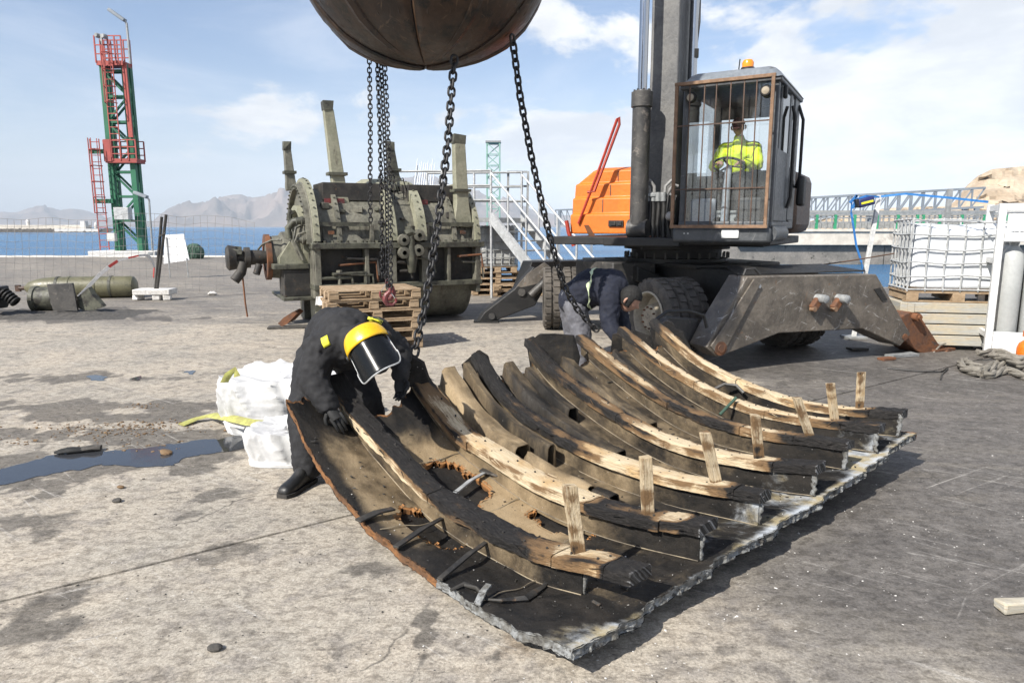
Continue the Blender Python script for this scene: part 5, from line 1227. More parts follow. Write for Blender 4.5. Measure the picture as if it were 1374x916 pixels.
# ================================================================== CHAINS
def link_mesh(name, pitch, w, d):
    # stadium-shaped link, long axis z, lying in the xz plane
    r_ = (w - d) / 2; hl = max(0.001, (pitch + d) / 2 - r_); pts = []
    for k in range(9): an = math.pi * k / 8; pts.append(Vector((r_ * math.cos(an), 0, hl + r_ * math.sin(an))))
    for k in range(9): an = math.pi + math.pi * k / 8; pts.append(Vector((r_ * math.cos(an), 0, -hl + r_ * math.sin(an))))
    m = MB(); m.tube(pts, d / 2, 7, closed=True); me_ = bpy.data.meshes.new(name); me_.from_pydata(m.v, [], m.f); me_.polygons.foreach_set('use_smooth', [True] * len(me_.polygons)); me_.materials.append(MAT['chain_black']); return me_
def chain(label, pts, me_, pitch, twist=0.4, sag=0.0, mat2=None):
    pts = [Vector(p) for p in pts]; cum = [0]
    fine = []
    for i in range(len(pts) - 1):
        for k in range(40): fine.append(pts[i].lerp(pts[i + 1], k / 40))
    fine.append(pts[-1]); tot = sum((b - a).length for a, b in zip(fine, fine[1:]))
    for a, b in zip(fine, fine[1:]): cum.append(cum[-1] + (b - a).length)
    n = int(tot / pitch); base = pts[-1].copy(); root = thing('chain', label, 'chain', base, 'chains hanging from the grab')
    j = 0
    for k in range(n):
        dd = (k + .5) * pitch
        while cum[j + 1] < dd: j += 1
        f_ = (dd - cum[j]) / max(1e-9, cum[j + 1] - cum[j]); p = fine[j].lerp(fine[j + 1], f_)
        tg = (fine[min(len(fine) - 1, j + 3)] - fine[max(0, j - 2)]).normalized()
        q = Vector((0, 0, -1)).rotation_difference(tg) @ Quaternion((0, 0, 1), (math.pi / 2 if k % 2 else 0) + twist + .10 * math.sin(k * 2.1) + .004 * k)
        o = bpy.data.objects.new('link', me_); col.objects.link(o); o.parent = root; o.location = p - base
        o.rotation_mode = 'QUATERNION'; o.rotation_quaternion = q
    return root
LB = link_mesh('heavy_link', .066, .076, .0215); LS = link_mesh('light_link', .040, .047, .0125)
s_, v_ = SV(555, 474, .74)
chain('heavy black chain from the grab to the second rib beside the masked worker', [at(610, 76, 6.05), at(606, 120, 6.0), at(601, 190, 5.85), at(590, 280, 5.6), at(577, 370, 5.35), at(568, 420, 5.2), at(560, 455, 5.08), at(554, 486, 4.97)], LB, .066)
chain('heavy black chain from the grab past the back of the navy jacket worker', [at(687, 48, 6.3), at(698, 130, 6.4), at(712, 205, 6.5), at(724, 260, 6.6), at(737, 315, 6.7), at(750, 362, 6.8), at(761, 392, 6.85), at(775, 415, 6.9), at(790, 432, 6.92), at(806, 448, 6.9)], LB, .066, .9)
for k, (pt_, xb_, ye, nm) in enumerate((((495, 55), 497.5, 300, 'leftmost thin chain, ending short above the red hooks'), ((505, 60), 513, 372, 'second thin chain from the left, holding the upper red hook'), ((510, 62), 520, 392, 'third thin chain from the left, holding the lowest red hook'), ((515, 64), 524.5, 384, 'rightmost thin chain, hanging over the pallet stack'))):
    yd = 6.75 - .06 * k
    chain(nm, [at(pt_[0], pt_[1], yd), at((pt_[0] * .6 + xb_ * .4) + 1, 160, yd), at(xb_ - 1, 270, yd), at(xb_, ye, yd)], LS, .040, .3 + k)
def hook(px, py, yd, sc, flip, label):
    o = thing('lifting_hook', label, 'hook', at(px, py + 20 * sc, yd), 'red hooks on the thin chains'); s = sc * .0072
    pth = [(0, 0), (0, -6), (6 * flip, -12), (8 * flip, -20), (4 * flip, -27), (-4 * flip, -28), (-9 * flip, -23), (-9 * flip, -16)]
    m = MB(); c_ = at(px, py, yd); fine = []
    for i in range(len(pth) - 1):
        for q in range(4): a = Vector(pth[i]); b = Vector(pth[i + 1]); fine.append(a.lerp(b, q / 4))
    fine.append(Vector(pth[-1])); n = len(fine)
    m.tube([c_ + Vector((p.x * s, p.x * s * .3, p.y * s)) for p in fine], [.012 + .014 * math.sin(math.pi * min(1, i / (n * .75))) for i in range(n - 2)] + [.010, .004], 8); m.build('hook_body', 'hook_red', o)
    m = MB(); m.tube([c_ + Vector((math.cos(a_) * .022, 0, .02 + math.sin(a_) * .026)) for a_ in np.linspace(0, 2 * math.pi, 14)[:-1]], .009, 6, closed=True); m.build('eye', 'chain_black', o)
    m = MB(); m.beam(c_ + Vector((0, 0, -5 * s)), c_ + Vector((-8 * flip * s, 0, -17 * s)), .012, .006); m.build('latch', 'galv_dull', o)
hook(519, 374, 6.67, 1.0, 1, 'upper red lifting hook, facing left over the pallets'); hook(523, 386, 6.60, .82, -1, 'lower red lifting hook, opening to the right below the other')
# ================================================================== SALVAGED TURBINE CASING
PX = Matrix.Translation((-2.42, 13.25, 0)) @ Matrix.Rotation(R(26), 4, 'Z')     # local x along the shaft, -y front
tur = thing('turbine_casing', 'big olive green salvaged ship gear casing with upright lifting posts behind the pallets', 'gear casing', PX.translation)
def pt(c, size, name, mat, bevel=.012, parent=tur, rot=None):
    m = MB(PX); m.box(c, size, rot); return m.build(name, mat, parent, bevel=bevel)
LX0, LX1, ZC, RC = -1.50, 1.50, 1.43, 1.10
# upper half shell
def arc(x0, x1, r0, r1, name, mat, a0=R(4), a1=R(176), seg=40, parent=tur, bevel=.0, zc=ZC):
    m = MB(PX); m.lathe([(r0, x0), (r1, x0), (r1, x1), (r0, x1), (r0, x0)], (0, 0, zc), (1, 0, 0), seg, a0, a1, ref=(0, -1, 0)); 
    return m.build(name, mat, parent, bevel=bevel)
# axis x, ref -y: e2 = x cross -y = -z -> flip
def arcu(x0, x1, r0, r1, name, mat, deg0=4, deg1=176, seg=40, parent=tur, zc=ZC):
    m = MB(PX); n = seg + 1; prof = [(r0, x0), (r1, x0), (r1, x1), (r0, x1)]
    vs = []
    for (r_, x_) in prof:
        for k in range(n):
            an = R(deg0 + (deg1 - deg0) * k / seg); vs.append((x_, -r_ * math.cos(an), zc + r_ * math.sin(an)))
    fs = []
    for i in range(4):
        j = (i + 1) % 4
        for k in range(seg): fs.append((i * n + k, i * n + k + 1, j * n + k + 1, j * n + k))
    fs += [tuple(i * n for i in range(4)), tuple(i * n + seg for i in range(4))[::-1]]
    m.add(vs, fs); return m.build(name, mat, parent)
arcu(-1.42, 1.42, .90, .98, 'upper_shell', 'olive')
for x0, x1, r1 in ((-1.50, -1.40, 1.16), (-1.10, -1.02, 1.08), (-.22, -.08, 1.16), (.30, .46, 1.16), (.98, 1.06, 1.08), (1.40, 1.50, 1.14)):
    rb = arcu(x0, x1, .96, r1, 'arch_rib', 'olive_light' if r1 > 1.1 else 'olive')
    m = MB(PX)
    for k in range(22):
        an = R(10 + 160 * k / 21); p = Vector(((x0 + x1) / 2, -(r1) * math.cos(an), ZC + r1 * math.sin(an))); d = Vector((0, -math.cos(an), math.sin(an))); m.cyl(p, p + d * .018, .016, 6)
    tag(m.build('rib_bolts', 'olive_dark', rb), kind='stuff')
# left end bulkhead and its curved bolted flange
m = MB(PX); n = 40; vs = [(-1.52, -1.10 * math.cos(math.pi * k / n), ZC + 1.10 * math.sin(math.pi * k / n)) for k in range(n + 1)] + [(-1.52, 1.10, .55), (-1.52, -1.10, .55)]
m.prism(vs, (.10, 0, 0)); m.build('end_plate', 'olive', tur, bevel=.01)
m = MB(PX); m.prism([(1.42, -1.10 * math.cos(math.pi * k / n), ZC + 1.10 * math.sin(math.pi * k / n)) for k in range(n + 1)] + [(1.42, 1.1, .55), (1.42, -1.1, .55)], (.08, 0, 0)); m.build('end_plate', 'olive', tur, bevel=.01)
arcu(-1.62, -1.52, .74, .82, 'bearing_arch', 'olive_light', 0, 180, zc=1.30); arcu(-1.60, -1.52, .98, 1.06, 'end_flange', 'olive', 2, 178)
m = MB(PX)
for k in range(26):
    an = R(6 + 168 * k / 25); p = Vector((-1.60, -1.02 * math.cos(an), ZC + 1.02 * math.sin(an))); m.cyl(p, p - Vector((.03, 0, 0)), .017, 6)
tag(m.build('flange_bolts', 'olive_dark', tur), kind='stuff')
# bearing housing, ribs and shaft on the left
m = MB(PX); m.lathe([(.0, -.62), (.30, -.62), (.36, -.58), (.38, -.40), (.44, -.36), (.48, .0)], (-1.52, -.05, 1.22), (1, 0, 0), 30); m.build('bearing_housing', 'olive', tur)
m = MB(PX); m.lathe([(.25, -.64), (.40, -.64), (.40, -.56), (.25, -.56)], (-1.52, -.05, 1.22), (1, 0, 0), 30); m.build('bearing_ring', 'rusty', tur)
for k, yy in enumerate((-.62, -.44, -.26)):
    m = MB(PX); m.prism([(-1.52, yy, 1.86 - .1 * k), (-1.58, yy, 1.86 - .1 * k), (-2.0, yy, 1.22), (-2.0, yy, 1.12), (-1.52, yy, 1.12)], (0, .05, 0)); m.build('gusset', 'olive_light', tur, bevel=.006)
pt((-1.80, -.42, 1.08), (.62, .66, .09), 'shelf', 'olive_dark'); pt((-1.72, -.42, .80), (.46, .60, .46), 'sump', 'char_metal')
for k, yy in enumerate((-.66, -.46, -.26)):
    m = MB(PX); m.prism([(-1.52, yy, .92), (-1.95, yy, .58), (-1.52, yy, .58)], (0, .05, 0)); m.build('gusset', 'olive', tur)
pt((-1.72, -.1, .54), (.55, 1.5, .06), 'base_flange', 'olive_dark')
m = MB(PX); sx = -2.14
m.lathe([(.11, 0), (.13, -.12), (.13, -.26), (.18, -.27), (.18, -.36), (.12, -.38), (.12, -.48), (.20, -.50), (.22, -.62), (.17, -.66), (0, -.66)], (sx, -.05, 1.22), (1, 0, 0), 20); sh = m.build('shaft', 'char_metal', tur)
m = MB(PX)
for k in range(5):
    an = 2 * math.pi * k / 5; p = Vector((sx - .40, -.05 + .15 * math.cos(an), 1.22 + .15 * math.sin(an))); m.beam(p, p + Vector((-.16, .02, .03 * math.sin(k))), .11, .08)
m.rough(.02, 9, 4); tag(m.build('coupling_lugs', 'olive_dark', sh, bevel=.01), kind='stuff')
m = MB(PX); m.tube([(sx - .40, -.18, 1.14), (sx - .44, -.22, .98), (sx - .56, -.24, .84)], .085, 10); m.cyl((sx - .14, -.2, 1.1), (sx - .20, -.24, .94), .06, 10); m.build('pipe_stub', 'char_metal', sh)
m = MB(); m.tube([at(325, 366, 12.1), at(327, 385, 12.1), at(329, 405, 12.1), at(332, 425, 12.1)], .016, 6); m.build('hanging_cable', 'rusty', sh)
# oil pipe loop, oil pump, handwheel
m = MB(); m.tube([at(389, 320, 11.9), at(386, 306, 11.9), at(394, 297, 11.9), at(405, 295, 11.9), at(418, 296, 11.9), at(422, 302, 11.9), at(422, 330, 11.9), at(423, 355, 11.9), at(420, 366, 11.9)], .055, 10); m.build('oil_pipe', 'olive_dark', tur)
m = MB(); c_ = at(409, 308, 12.0); m.lathe([(0, .13), (.17, .13), (.19, .10), (.19, -.1), (0, -.1)], c_, Vector((-.3, -1, 0)), 22); m.build('filter_drum', 'olive', tur)
m = MB(); c_ = at(426, 368, 11.9); m.tube([c_ + Vector((.05 * math.cos(a_), -.13 * math.cos(a_) * .3, .22 * math.sin(a_))) for a_ in np.linspace(0, 2 * math.pi, 26)[:-1]], .03, 7, closed=True); m.cyl(c_ - Vector((.08, .05, 0)), c_ + Vector((.08, .05, 0)), .05, 10); m.build('handwheel', 'rusty', tur)
m = MB(); m.tube([at(393, 287, 12.2), at(390, 282, 12.2), at(388, 292, 12.2), at(392, 300, 12.2)], .05, 8); m.build('valve', 'olive_dark', tur)
m = MB(); m.tube([at(378, 322, 12.0), at(365, 322, 12.0), at(352, 328, 12.0), at(346, 335, 12.0)], .018, 6); m.build('thin_pipe', 'olive_dark', tur)
# split flange, lower body with framed recesses
pt((0, 0, ZC), (3.10, 2.36, .10), 'split_flange', 'olive_dark', .01)
m = MB(PX)
for k in range(24): m.cyl((-1.45 + 2.9 * k / 23, -1.13, ZC + .04), (-1.45 + 2.9 * k / 23, -1.13, ZC + .09), .026, 6)
tag(m.build('flange_bolts', 'olive_dark', tur), kind='stuff')
pt((0, .05, 1.05), (2.92, 1.90, .70), 'lower_body', 'char_metal', .01)
pt((0, 0, .74), (3.06, 2.26, .09), 'base_flange', 'olive_dark', .01)
for x_, w_ in ((-1.45, .10), (-.62, .07), (-.16, .12), (.42, .12), (.88, .06), (1.45, .10)):
    m = MB(PX); m.box((x_, -1.03, 1.08), (w_, .20, .62)); m.build('web_post', 'olive', tur, bevel=.008)
for x0, x1 in ((-1.42, -.5), (.5, 1.42)):
    m = MB(PX); m.box(((x0 + x1) / 2, -1.02, ZC + .36), (x1 - x0, .06, .07)); m.build('guard_rail', 'olive_dark', tur)
    for x_ in (x0, x1): m = MB(PX); m.box((x_, -1.02, ZC + .2), (.07, .08, .32)); m.build('guard_post', 'olive', tur, bevel=.006)
    m = MB(PX); m.prism([(x0 + .1, -1.06, ZC + .05), (x1 - .1, -1.06, ZC + .05), (x1 - .45, -.92, ZC + .34), (x0 + .1, -.92, ZC + .34)], (0, .03, 0)); m.build('cover_plate', 'olive', tur)
for x_, z_ in ((-1.2, ZC + .22), (1.18, ZC + .22)):
    m = MB(PX); m.box((x_, -1.06, z_), (.10, .02, .06)); m.build('red_mark', 'rusty', tur)
m = MB(PX); m.cyl((-1.10, -1.1, .78), (-1.10, -1.1, .98), .03, 8); m.cyl((-1.10, -1.1, .98), (-1.10, -1.1, 1.02), .05, 8); m.build('stud', 'olive', tur)
# central valve gear between the arches
for x_, y_, z_ in ((.0, -1.14, 1.30), (.26, -1.14, 1.34), (.0, -1.14, 1.52), (.28, -1.14, 1.60)):
    m = MB(PX); m.lathe([(.04, .14), (.10, .13), (.105, .05), (.07, 0), (.06, -.1)], (x_, y_, z_), (0, -1, 0), 16); m.build('flange_port', 'olive', tur)
m = MB(PX); m.tube([(.14, -1.16, 1.75), (.14, -1.2, 1.5), (.15, -1.2, 1.2), (.16, -1.16, .95)], [.09, .07, .10, .06], 10); m.tube([(.05, -1.2, 1.62), (.14, -1.22, 1.66), (.25, -1.2, 1.6)], .07, 8); m.rough(.015, 9, 1); m.build('valve_body', 'olive_dark', tur)
# open steam chests on top
for x0, x1 in ((-1.02, -.30), (.50, 1.02)):
    xm = (x0 + x1) / 2
    for yy, nm in ((-.62, 'chest_wall'), (.2, 'chest_wall')):
        m = MB(PX); m.box((xm, yy, ZC + .92), (x1 - x0 + .42, .05, .30)); m.build(nm, 'char_metal', tur, bevel=.006)
    for x_ in (x0 - .18, x1 + .18): m = MB(PX); m.box((x_, -.2, ZC + .92), (.05, .84, .30)); m.build('chest_wall', 'char_metal', tur, bevel=.006)
    m = MB(PX); m.box((x0 - .02, -.64, ZC + .70), (.34, .06, .20)); m.build('red_lining', 'hook_red', tur)
m = MB(PX); m.lathe([(0, .22), (.25, .20), (.42, .10), (.46, 0)], (-.12, .1, ZC + .98), (0, 0, 1), 24); m.build('dome', 'olive_light', tur)
# chain of wire loops draped on the arch
for k in range(9):
    an = R(128 - 11 * k) ; x_ = .10 + .10 * math.sin(k * 1.9); r_ = 1.17
    c_ = PX @ Vector((x_, -r_ * math.cos(math.pi - an), ZC + r_ * math.sin(an))); w_, h_ = .085, .13
    m = MB(); t1 = Vector((.9, .42, 0)).normalized(); rot_ = .3 * math.sin(k * 2.3); up_ = Vector((0, -.35, .94)); a1_ = t1 * math.cos(rot_) + up_ * math.sin(rot_); b1_ = up_ * math.cos(rot_) - t1 * math.sin(rot_)
    m.tube([c_ + a1_ * q[0] * w_ + b1_ * q[1] * h_ - Vector((0, .05, 0)) for q in ((-1, -1), (1, -1), (1, 1), (-1, 1))], .013, 6, closed=True); m.build('wire_loop', 'char_metal', tur, ang=80)
# small-bore pipework, clips and brackets
rc_ = random.Random(21)
for k in range(10):
    x0 = rc_.uniform(-1.4, 1.3); z0 = rc_.uniform(.85, 1.38); L = rc_.uniform(.2, .7); y0 = -1.06 - rc_.uniform(0, .08)
    m = MB(PX); m.tube([(x0, y0 + .12, z0), (x0, y0, z0), (x0 + L, y0, z0 + rc_.uniform(-.05, .05)), (x0 + L + .03, y0, z0 - rc_.uniform(.1, .35))], rc_.uniform(.015, .032), 7); m.build('clutter_pipe', rc_.choice(['olive_dark', 'char_metal', 'rusty', 'olive']), tur)
for k in range(14):
    an = R(rc_.uniform(8, 70)); x0 = rc_.uniform(-1.35, 1.35); r_ = 1.0; p = Vector((x0, -r_ * math.cos(an), ZC + r_ * math.sin(an)))
    m = MB(PX); m.box(p, (rc_.uniform(.05, .16), rc_.uniform(.04, .1), rc_.uniform(.04, .12)), rc_.uniform(-.4, .4)); m.build('bracket', rc_.choice(['olive', 'olive_dark', 'char_metal']), tur, bevel=.006)
for k in range(9):
    yy = rc_.uniform(-.95, .3); zz = rc_.uniform(.7, 2.1); m = MB(PX); a_ = Vector((-1.62, yy, zz)); m.lathe([(0, .12), (.05, .11), (.06, .04), (.085, .03), (.085, 0)], a_, (-1, 0, 0), 12); m.build('end_fitting', rc_.choice(['olive_dark', 'olive', 'rusty']), tur)
for k in range(6):
    yy = -.9 + .15 * k; m = MB(PX); m.tube([(-1.60, yy, 1.9 - .12 * abs(k - 2)), (-1.72, yy, 1.85 - .12 * abs(k - 2)), (-1.78, yy - .05, 1.5), (-1.66, yy - .06, 1.2)], .022, 7); m.build('clutter_pipe', 'olive_dark' if k % 2 else 'olive', tur)
# rust and oil runs on the chest ends
# rounded sump tank below on the right, support pedestal on the left
m = MB(PX); n = 26; rT = .72
m.prism([(.10, -.78 * math.cos(math.pi * k / n), .70 - .69 * math.sin(math.pi * k / n)) for k in range(n + 1)], (1.36, 0, 0)); m.build('sump_tank', 'olive', tur, ang=30)
pt((-1.32, -.55, .36), (.30, .44, .68), 'pedestal', 'olive_light', .01); pt((-1.02, -.60, .36), (.30, .40, .68), 'pedestal', 'olive_dark', .01); pt((-1.2, .7, .36), (.5, .4, .68), 'pedestal', 'olive_dark', .01); pt((-.45, .1, .36), (1.2, 1.5, .66), 'bedplate', 'char_metal', .02)
# upright lifting posts
def post(p0, p1, w0, w1, foot, mat, label=None):
    m = MB(); p0, p1 = Vector(p0), Vector(p1); ax = (p1 - p0).normalized(); sdir = Vector((.90, .44, 0)); dep = Vector((-.44, .90, 0))
    L = (p1 - p0).length; N_ = 18
    for k in range(N_ + 1):
        f = k / N_; c_ = p0 + (p1 - p0) * f; bulge = (1 - smoothstep(0, .32, f)) 
        wl_ = w0 * .5 * (1 + foot * bulge * math.sin(min(1, f / .32) * math.pi * .9 + .2)); wr_ = w0 * .5 * (1 + foot * .6 * bulge)
        tp = 1 - (1 - w1 / w0) * f
        for a2, b2 in ((-wl_ * tp, -.10), (wr_ * tp, -.10), (wr_ * tp, .10), (-wl_ * tp, .10)): m.v.append(tuple(c_ + sdir * a2 + dep * b2 * tp))
    for k in range(N_):
        for q in range(4): r_ = (q + 1) % 4; m.f.append((k * 4 + q, k * 4 + r_, k * 4 + 4 + r_, k * 4 + 4 + q))
    m.f += [(3, 2, 1, 0), tuple(N_ * 4 + q for q in range(4))]
    o = m.build('lifting_post', mat, tur, bevel=.012)
    m = MB(); c_ = p0 + (p1 - p0) * .44; m.box(c_, (w0 * 1.25, .26, .05), R(26)); m.build('post_collar', 'olive_dark', o)
    m = MB(); m.box(p1 + ax * .06, (w1 * 1.1, .16, .16), R(26)); m.rough(.03, 9, p1.x); m.build('post_head', 'olive_dark', o)
    return o
post(at(461, 300, 12.35), at(440, 147, 12.35), .26, .17, .55, 'olive_light'); post(at(620, 305, 13.0), at(615, 192, 13.0), .26, .21, .5, 'olive_light')
post(at(391, 256, 13.6), at(385, 200, 13.6), .18, .13, .2, 'olive'); post(at(530, 250, 14.4), at(524, 200, 14.4), .22, .14, 1.2, 'olive_dark')
# plate scraps at its foot
sc = thing('steel_scrap', 'rusty bent steel scrap lying at the left foot of the gear casing', 'scrap', G(385, 430))
m = MB(); m.prism([at(q[0], q[1], 12.0) for q in [(373, 434), (380, 426), (392, 418), (398, 422), (386, 434), (378, 438)]], (.1, .12, .05)); m.rough(.02, 9); m.build('bent_plate', 'rusty', sc)
m = MB(); m.box(G(388, 440) + Vector((0, 0, .02)), (.7, .25, .03), .2); m.build('flat_plate', 'crumb_dark', sc)

# ================================================================== PALLET STACK
def make_pallet(W=1.3, D=.95, mat='pallet_wood'):
    root = bpy.data.objects.new('pallet', None); col.objects.link(root); BASE[root.name] = Vector()
    def piece(nm, c, s):
        m = MB(); m.box(c, s); o = m.build(nm, mat, None, bevel=.003); o.parent = root; BASE[o.name] = Vector(); return o
    for k, y in enumerate(np.linspace(-D / 2 + .07, D / 2 - .07, 5)): piece('deck_board', (0, y, .133), (W, .125, .022))
    for x in (-W / 2 + .07, 0, W / 2 - .07):
        piece('stringer_board', (x, 0, .111), (.125, D, .020))
        for y in (-D / 2 + .07, 0, D / 2 - .07): piece('block', (x, y, .061), (.135, .125, .078))
    for y in (-D / 2 + .07, 0, D / 2 - .07): piece('bottom_board', (0, y, .011), (W, .10, .021))
    return root
pal0 = make_pallet()
PB = G(487, 466)
def place_pallet(k, loc, rz, label, group, first=False):
    o = pal0 if first else copy_tree(pal0)
    o.location = loc; o.rotation_euler = (random.uniform(-.006, .006), random.uniform(-.006, .006), rz); tag(o, label, 'pallet', group); return o
ordn = ['bottom', 'second', 'third', 'fourth', 'fifth', 'topmost']
for k in range(6):
    place_pallet(k, (-2.10 + random.uniform(-.02, .02), 10.15 + random.uniform(-.02, .02), .147 * k), R(24 + random.uniform(-2.5, 2.5)), '%s pallet of the wooden stack in front of the gear casing' % (ordn[k] if k in (0, 5) else ordn[k] + ' from the ground'), 'pallets stacked before the gear casing', k == 0)
m = MB(); m.grid(lambda u, w: at(424 + 10 * u, 398 + 12 * w, 10.15) + Vector((0, .02 * math.sin(u * 5), .01 * math.sin(w * 7))), 6, 6); m.rough(.02, 8); ro_ = m.build('rag', 'bag_white', None, base=at(429, 408, 10.15)); ro_.modifiers.new('t', 'SOLIDIFY').thickness = .004
tag(ro_, 'small white rag stuck in the left end of the pallet stack', 'rag')

# ================================================================== STAIRS, TANKS AND MASTS BEHIND
st = thing('access_stairs', 'galvanised steel access stairs with handrails behind the gear casing', 'stairs', G(680, 398))
tA = at(659, 291, 17.2); dS = (at(716, 364, 15.9) - tA); kz = -tA.z / dS.z; bA = tA + dS * kz
perp = Vector((dS.y, -dS.x, 0)).normalized(); perp = perp if perp.y > 0 else -perp; perp *= .95
for off, nm in ((Vector(), 'n'), (perp, 'f')):
    m = MB(); m.beam(tA + off, bA + off, .06, .26); m.build('stringer', 'galv', st, smooth=False)
    for h_ in (.55, 1.05):
        m = MB(); m.tube([tA + off + Vector((0, 0, h_)), bA + off + Vector((0, 0, h_))], .026, 6); m.build('handrail', 'galv', st)
    for f in (.0, .26, .52, .78, 1.0):
        p = tA + (bA - tA) * f + off; m = MB(); m.tube([p, p + Vector((0, 0, 1.07))], .026, 6); m.build('baluster', 'galv', st)
NT_ = 9
for k in range(NT_):
    p = tA + (bA - tA) * ((k + .6) / NT_); m = MB(); m.beam(p, p + perp, .26, .03); m.build('tread', 'galv_dull', st, smooth=False)
pl0 = tA; ldir = Vector((-1, .12, 0))
m = MB(); m.prism([pl0 + Vector((0, 0, -.12)), pl0 + perp + Vector((0, 0, -.12)), pl0 + perp + ldir * 2.4 + Vector((0, 0, -.12)), pl0 + ldir * 2.4 + Vector((0, 0, -.12))], (0, 0, .10)); m.build('platform', 'galv_dull', st, smooth=False)
for off in (Vector((0, 0, 0)), perp):
    for h_ in (.4, .75, 1.1):
        m = MB(); m.tube([pl0 + off + Vector((0, 0, h_)), pl0 + off + ldir * 2.4 + Vector((0, 0, h_))], .028, 6); m.build('handrail', 'galv_dull', st)
    for f in (0.0, .5, 1):
        p = pl0 + off + ldir * 2.4 * f; m = MB(); m.tube([Vector((p.x, p.y, 0)), p + Vector((0, 0, 1.12))], .032, 6); m.build('leg', 'galv', st)
# return gate at the stair head
gq = at(681, 292, 17.9)
for dx_ in (0, .5):
    m = MB(); m.beam(gq + Vector((dx_, 0, 0)), gq + Vector((dx_ + .02, 0, 1.15)), .06, .06); m.build('gate_post', 'galv_dull', st)
for h_ in (.4, .78, 1.13): m = MB(); m.beam(gq + Vector((0, 0, h_)), gq + Vector((.5, 0, h_)), .05, .05); m.build('gate_rail', 'galv_dull', st)

def ibc(base, rz, w, d, h, tankmat, label, cagemat='galv', nx=7, nz=6, wob=0.0, sag=0.0, group=None, with_pallet=True, palmat='pallet_wood'):
    xf = Matrix.Translation(base) @ Matrix.Rotation(rz, 4, 'Z'); o = thing('bulk_tank', label, 'tank', base, group)
    z0 = .15 if with_pallet else 0
    m = MB(xf)
    def fn(u, w_):
        an = 2 * math.pi * u; ce = abs(math.cos(an)) ** .25 * (1 if math.cos(an) > 0 else -1); se = abs(math.sin(an)) ** .25 * (1 if math.sin(an) > 0 else -1)
        zz = w_; sh_ = 1 - .5 * max(0, abs(zz - .5) - .47) / .03 * .3
        bul = 1 - .02 * math.cos(zz * 40) * .3 + .015 * noise.noise(Vector((u * 9, zz * 6, base[0])))
        x = ce * (w / 2 - .03) * sh_ * bul; y = se * (d / 2 - .03) * sh_ * bul
        return Vector((x, y, z0 + .02 + (h - .04) * zz - (sag * zz ** 3 * max(0, math.cos(x / w * 3.3)) if sag else 0)))
    m.grid(fn, 64, 22)
    if True:
        k_ = len(m.v); ring_ = [m.v[i * 23 + 22] for i in range(64)]
        cx_ = sum((Vector(q) for q in ring_), Vector()) / 64; m.v.append(tuple(cx_)); m.f += [(i * 23 + 22, ((i + 1) % 64) * 23 + 22, k_) for i in range(64)]
    m.build('inner_bottle', tankmat, o, ang=60)
    def P_(x, y, z):
        b = wob * noise.noise(Vector((x * 2.1 + base[0], z * 2.7, y * 1.3))); c2 = wob * noise.noise(Vector((x * 1.7, z * 2.2 + 7, y * 2.3 + base[0])))
        return xf @ Vector((x + b * .3, y, z0 + z + c2 * (1 if z > .05 else 0)))
    r_ = .013
    for sgn in (-1, 1):
        for k in range(nx):
            x = -w / 2 + w * k / (nx - 1); m = MB(); m.tube([P_(x, sgn * d / 2, h * q / 8) for q in range(9)], r_, 6); m.build('cage_bar', cagemat, o)
        for k in range(nz):
            z = h * (k + .15) / (nz - .7); z = min(z, h); m = MB(); m.tube([P_(-w / 2 + w * q / 12, sgn * (d / 2 + .012), z) for q in range(13)], r_, 6); m.build('cage_bar', cagemat, o)
            m = MB(); m.tube([P_(sgn * (w / 2 + .012), -d / 2 + d * q / 6, z) for q in range(7)], r_, 6); m.build('cage_bar', cagemat, o)
        for k in range(1, 5):
            y = -d / 2 + d * k / 5; m = MB(); m.tube([P_(sgn * w / 2, y, h * q / 6) for q in range(7)], r_, 6); m.build('cage_bar', cagemat, o)
    if with_pallet:
        m = MB(xf); m.box((0, 0, .138), (w + .04, d, .024)); m.build('deck_board', palmat, o)
        for x in (-w / 2 + .08, 0, w / 2 - .08): m = MB(xf); m.box((x, 0, .07), (.16, d, .11)); m.build('block', palmat, o, bevel=.004)
        m = MB(xf); m.box((0, -d / 2 + .06, .008), (w + .04, .12, .016)); m.build('bottom_board', palmat, o)
    return o
for k, (px, yd) in enumerate(((665, 18.3), (636, 18.8))):
    b_ = at(px, 340, yd); zl = 4 * .147 if k == 0 else .147 * 4
    for q in range(4):
        place_pallet(q, (b_.x, yd, .147 * q), R(8 + 3 * random.random()), '%s pallet of the stack under the %s grey caged tank by the stairs' % (['bottom', 'second', 'third', 'top'][q], 'nearer' if k == 0 else 'farther'), 'pallets under the caged tanks by the stairs')
    ibc(Vector((b_.x, yd, zl)), R(8), 1.0 if k == 0 else 1.1, 1.0, 1.05, 'ibc_grey', 'dirty grey caged liquid tank %s the stairs' % ('right under' if k == 0 else 'half hidden left of'), 'galv_dull', 6, 6)
place_pallet(0, (at(690, 380, 18.0).x, 18.0, 0), R(10), 'lower loose pallet behind the dark left outrigger leg', 'loose pallets behind the outrigger'); place_pallet(0, (at(690, 380, 18.0).x, 18.0, .147), R(14), 'upper loose pallet behind the dark left outrigger leg', 'loose pallets behind the outrigger')

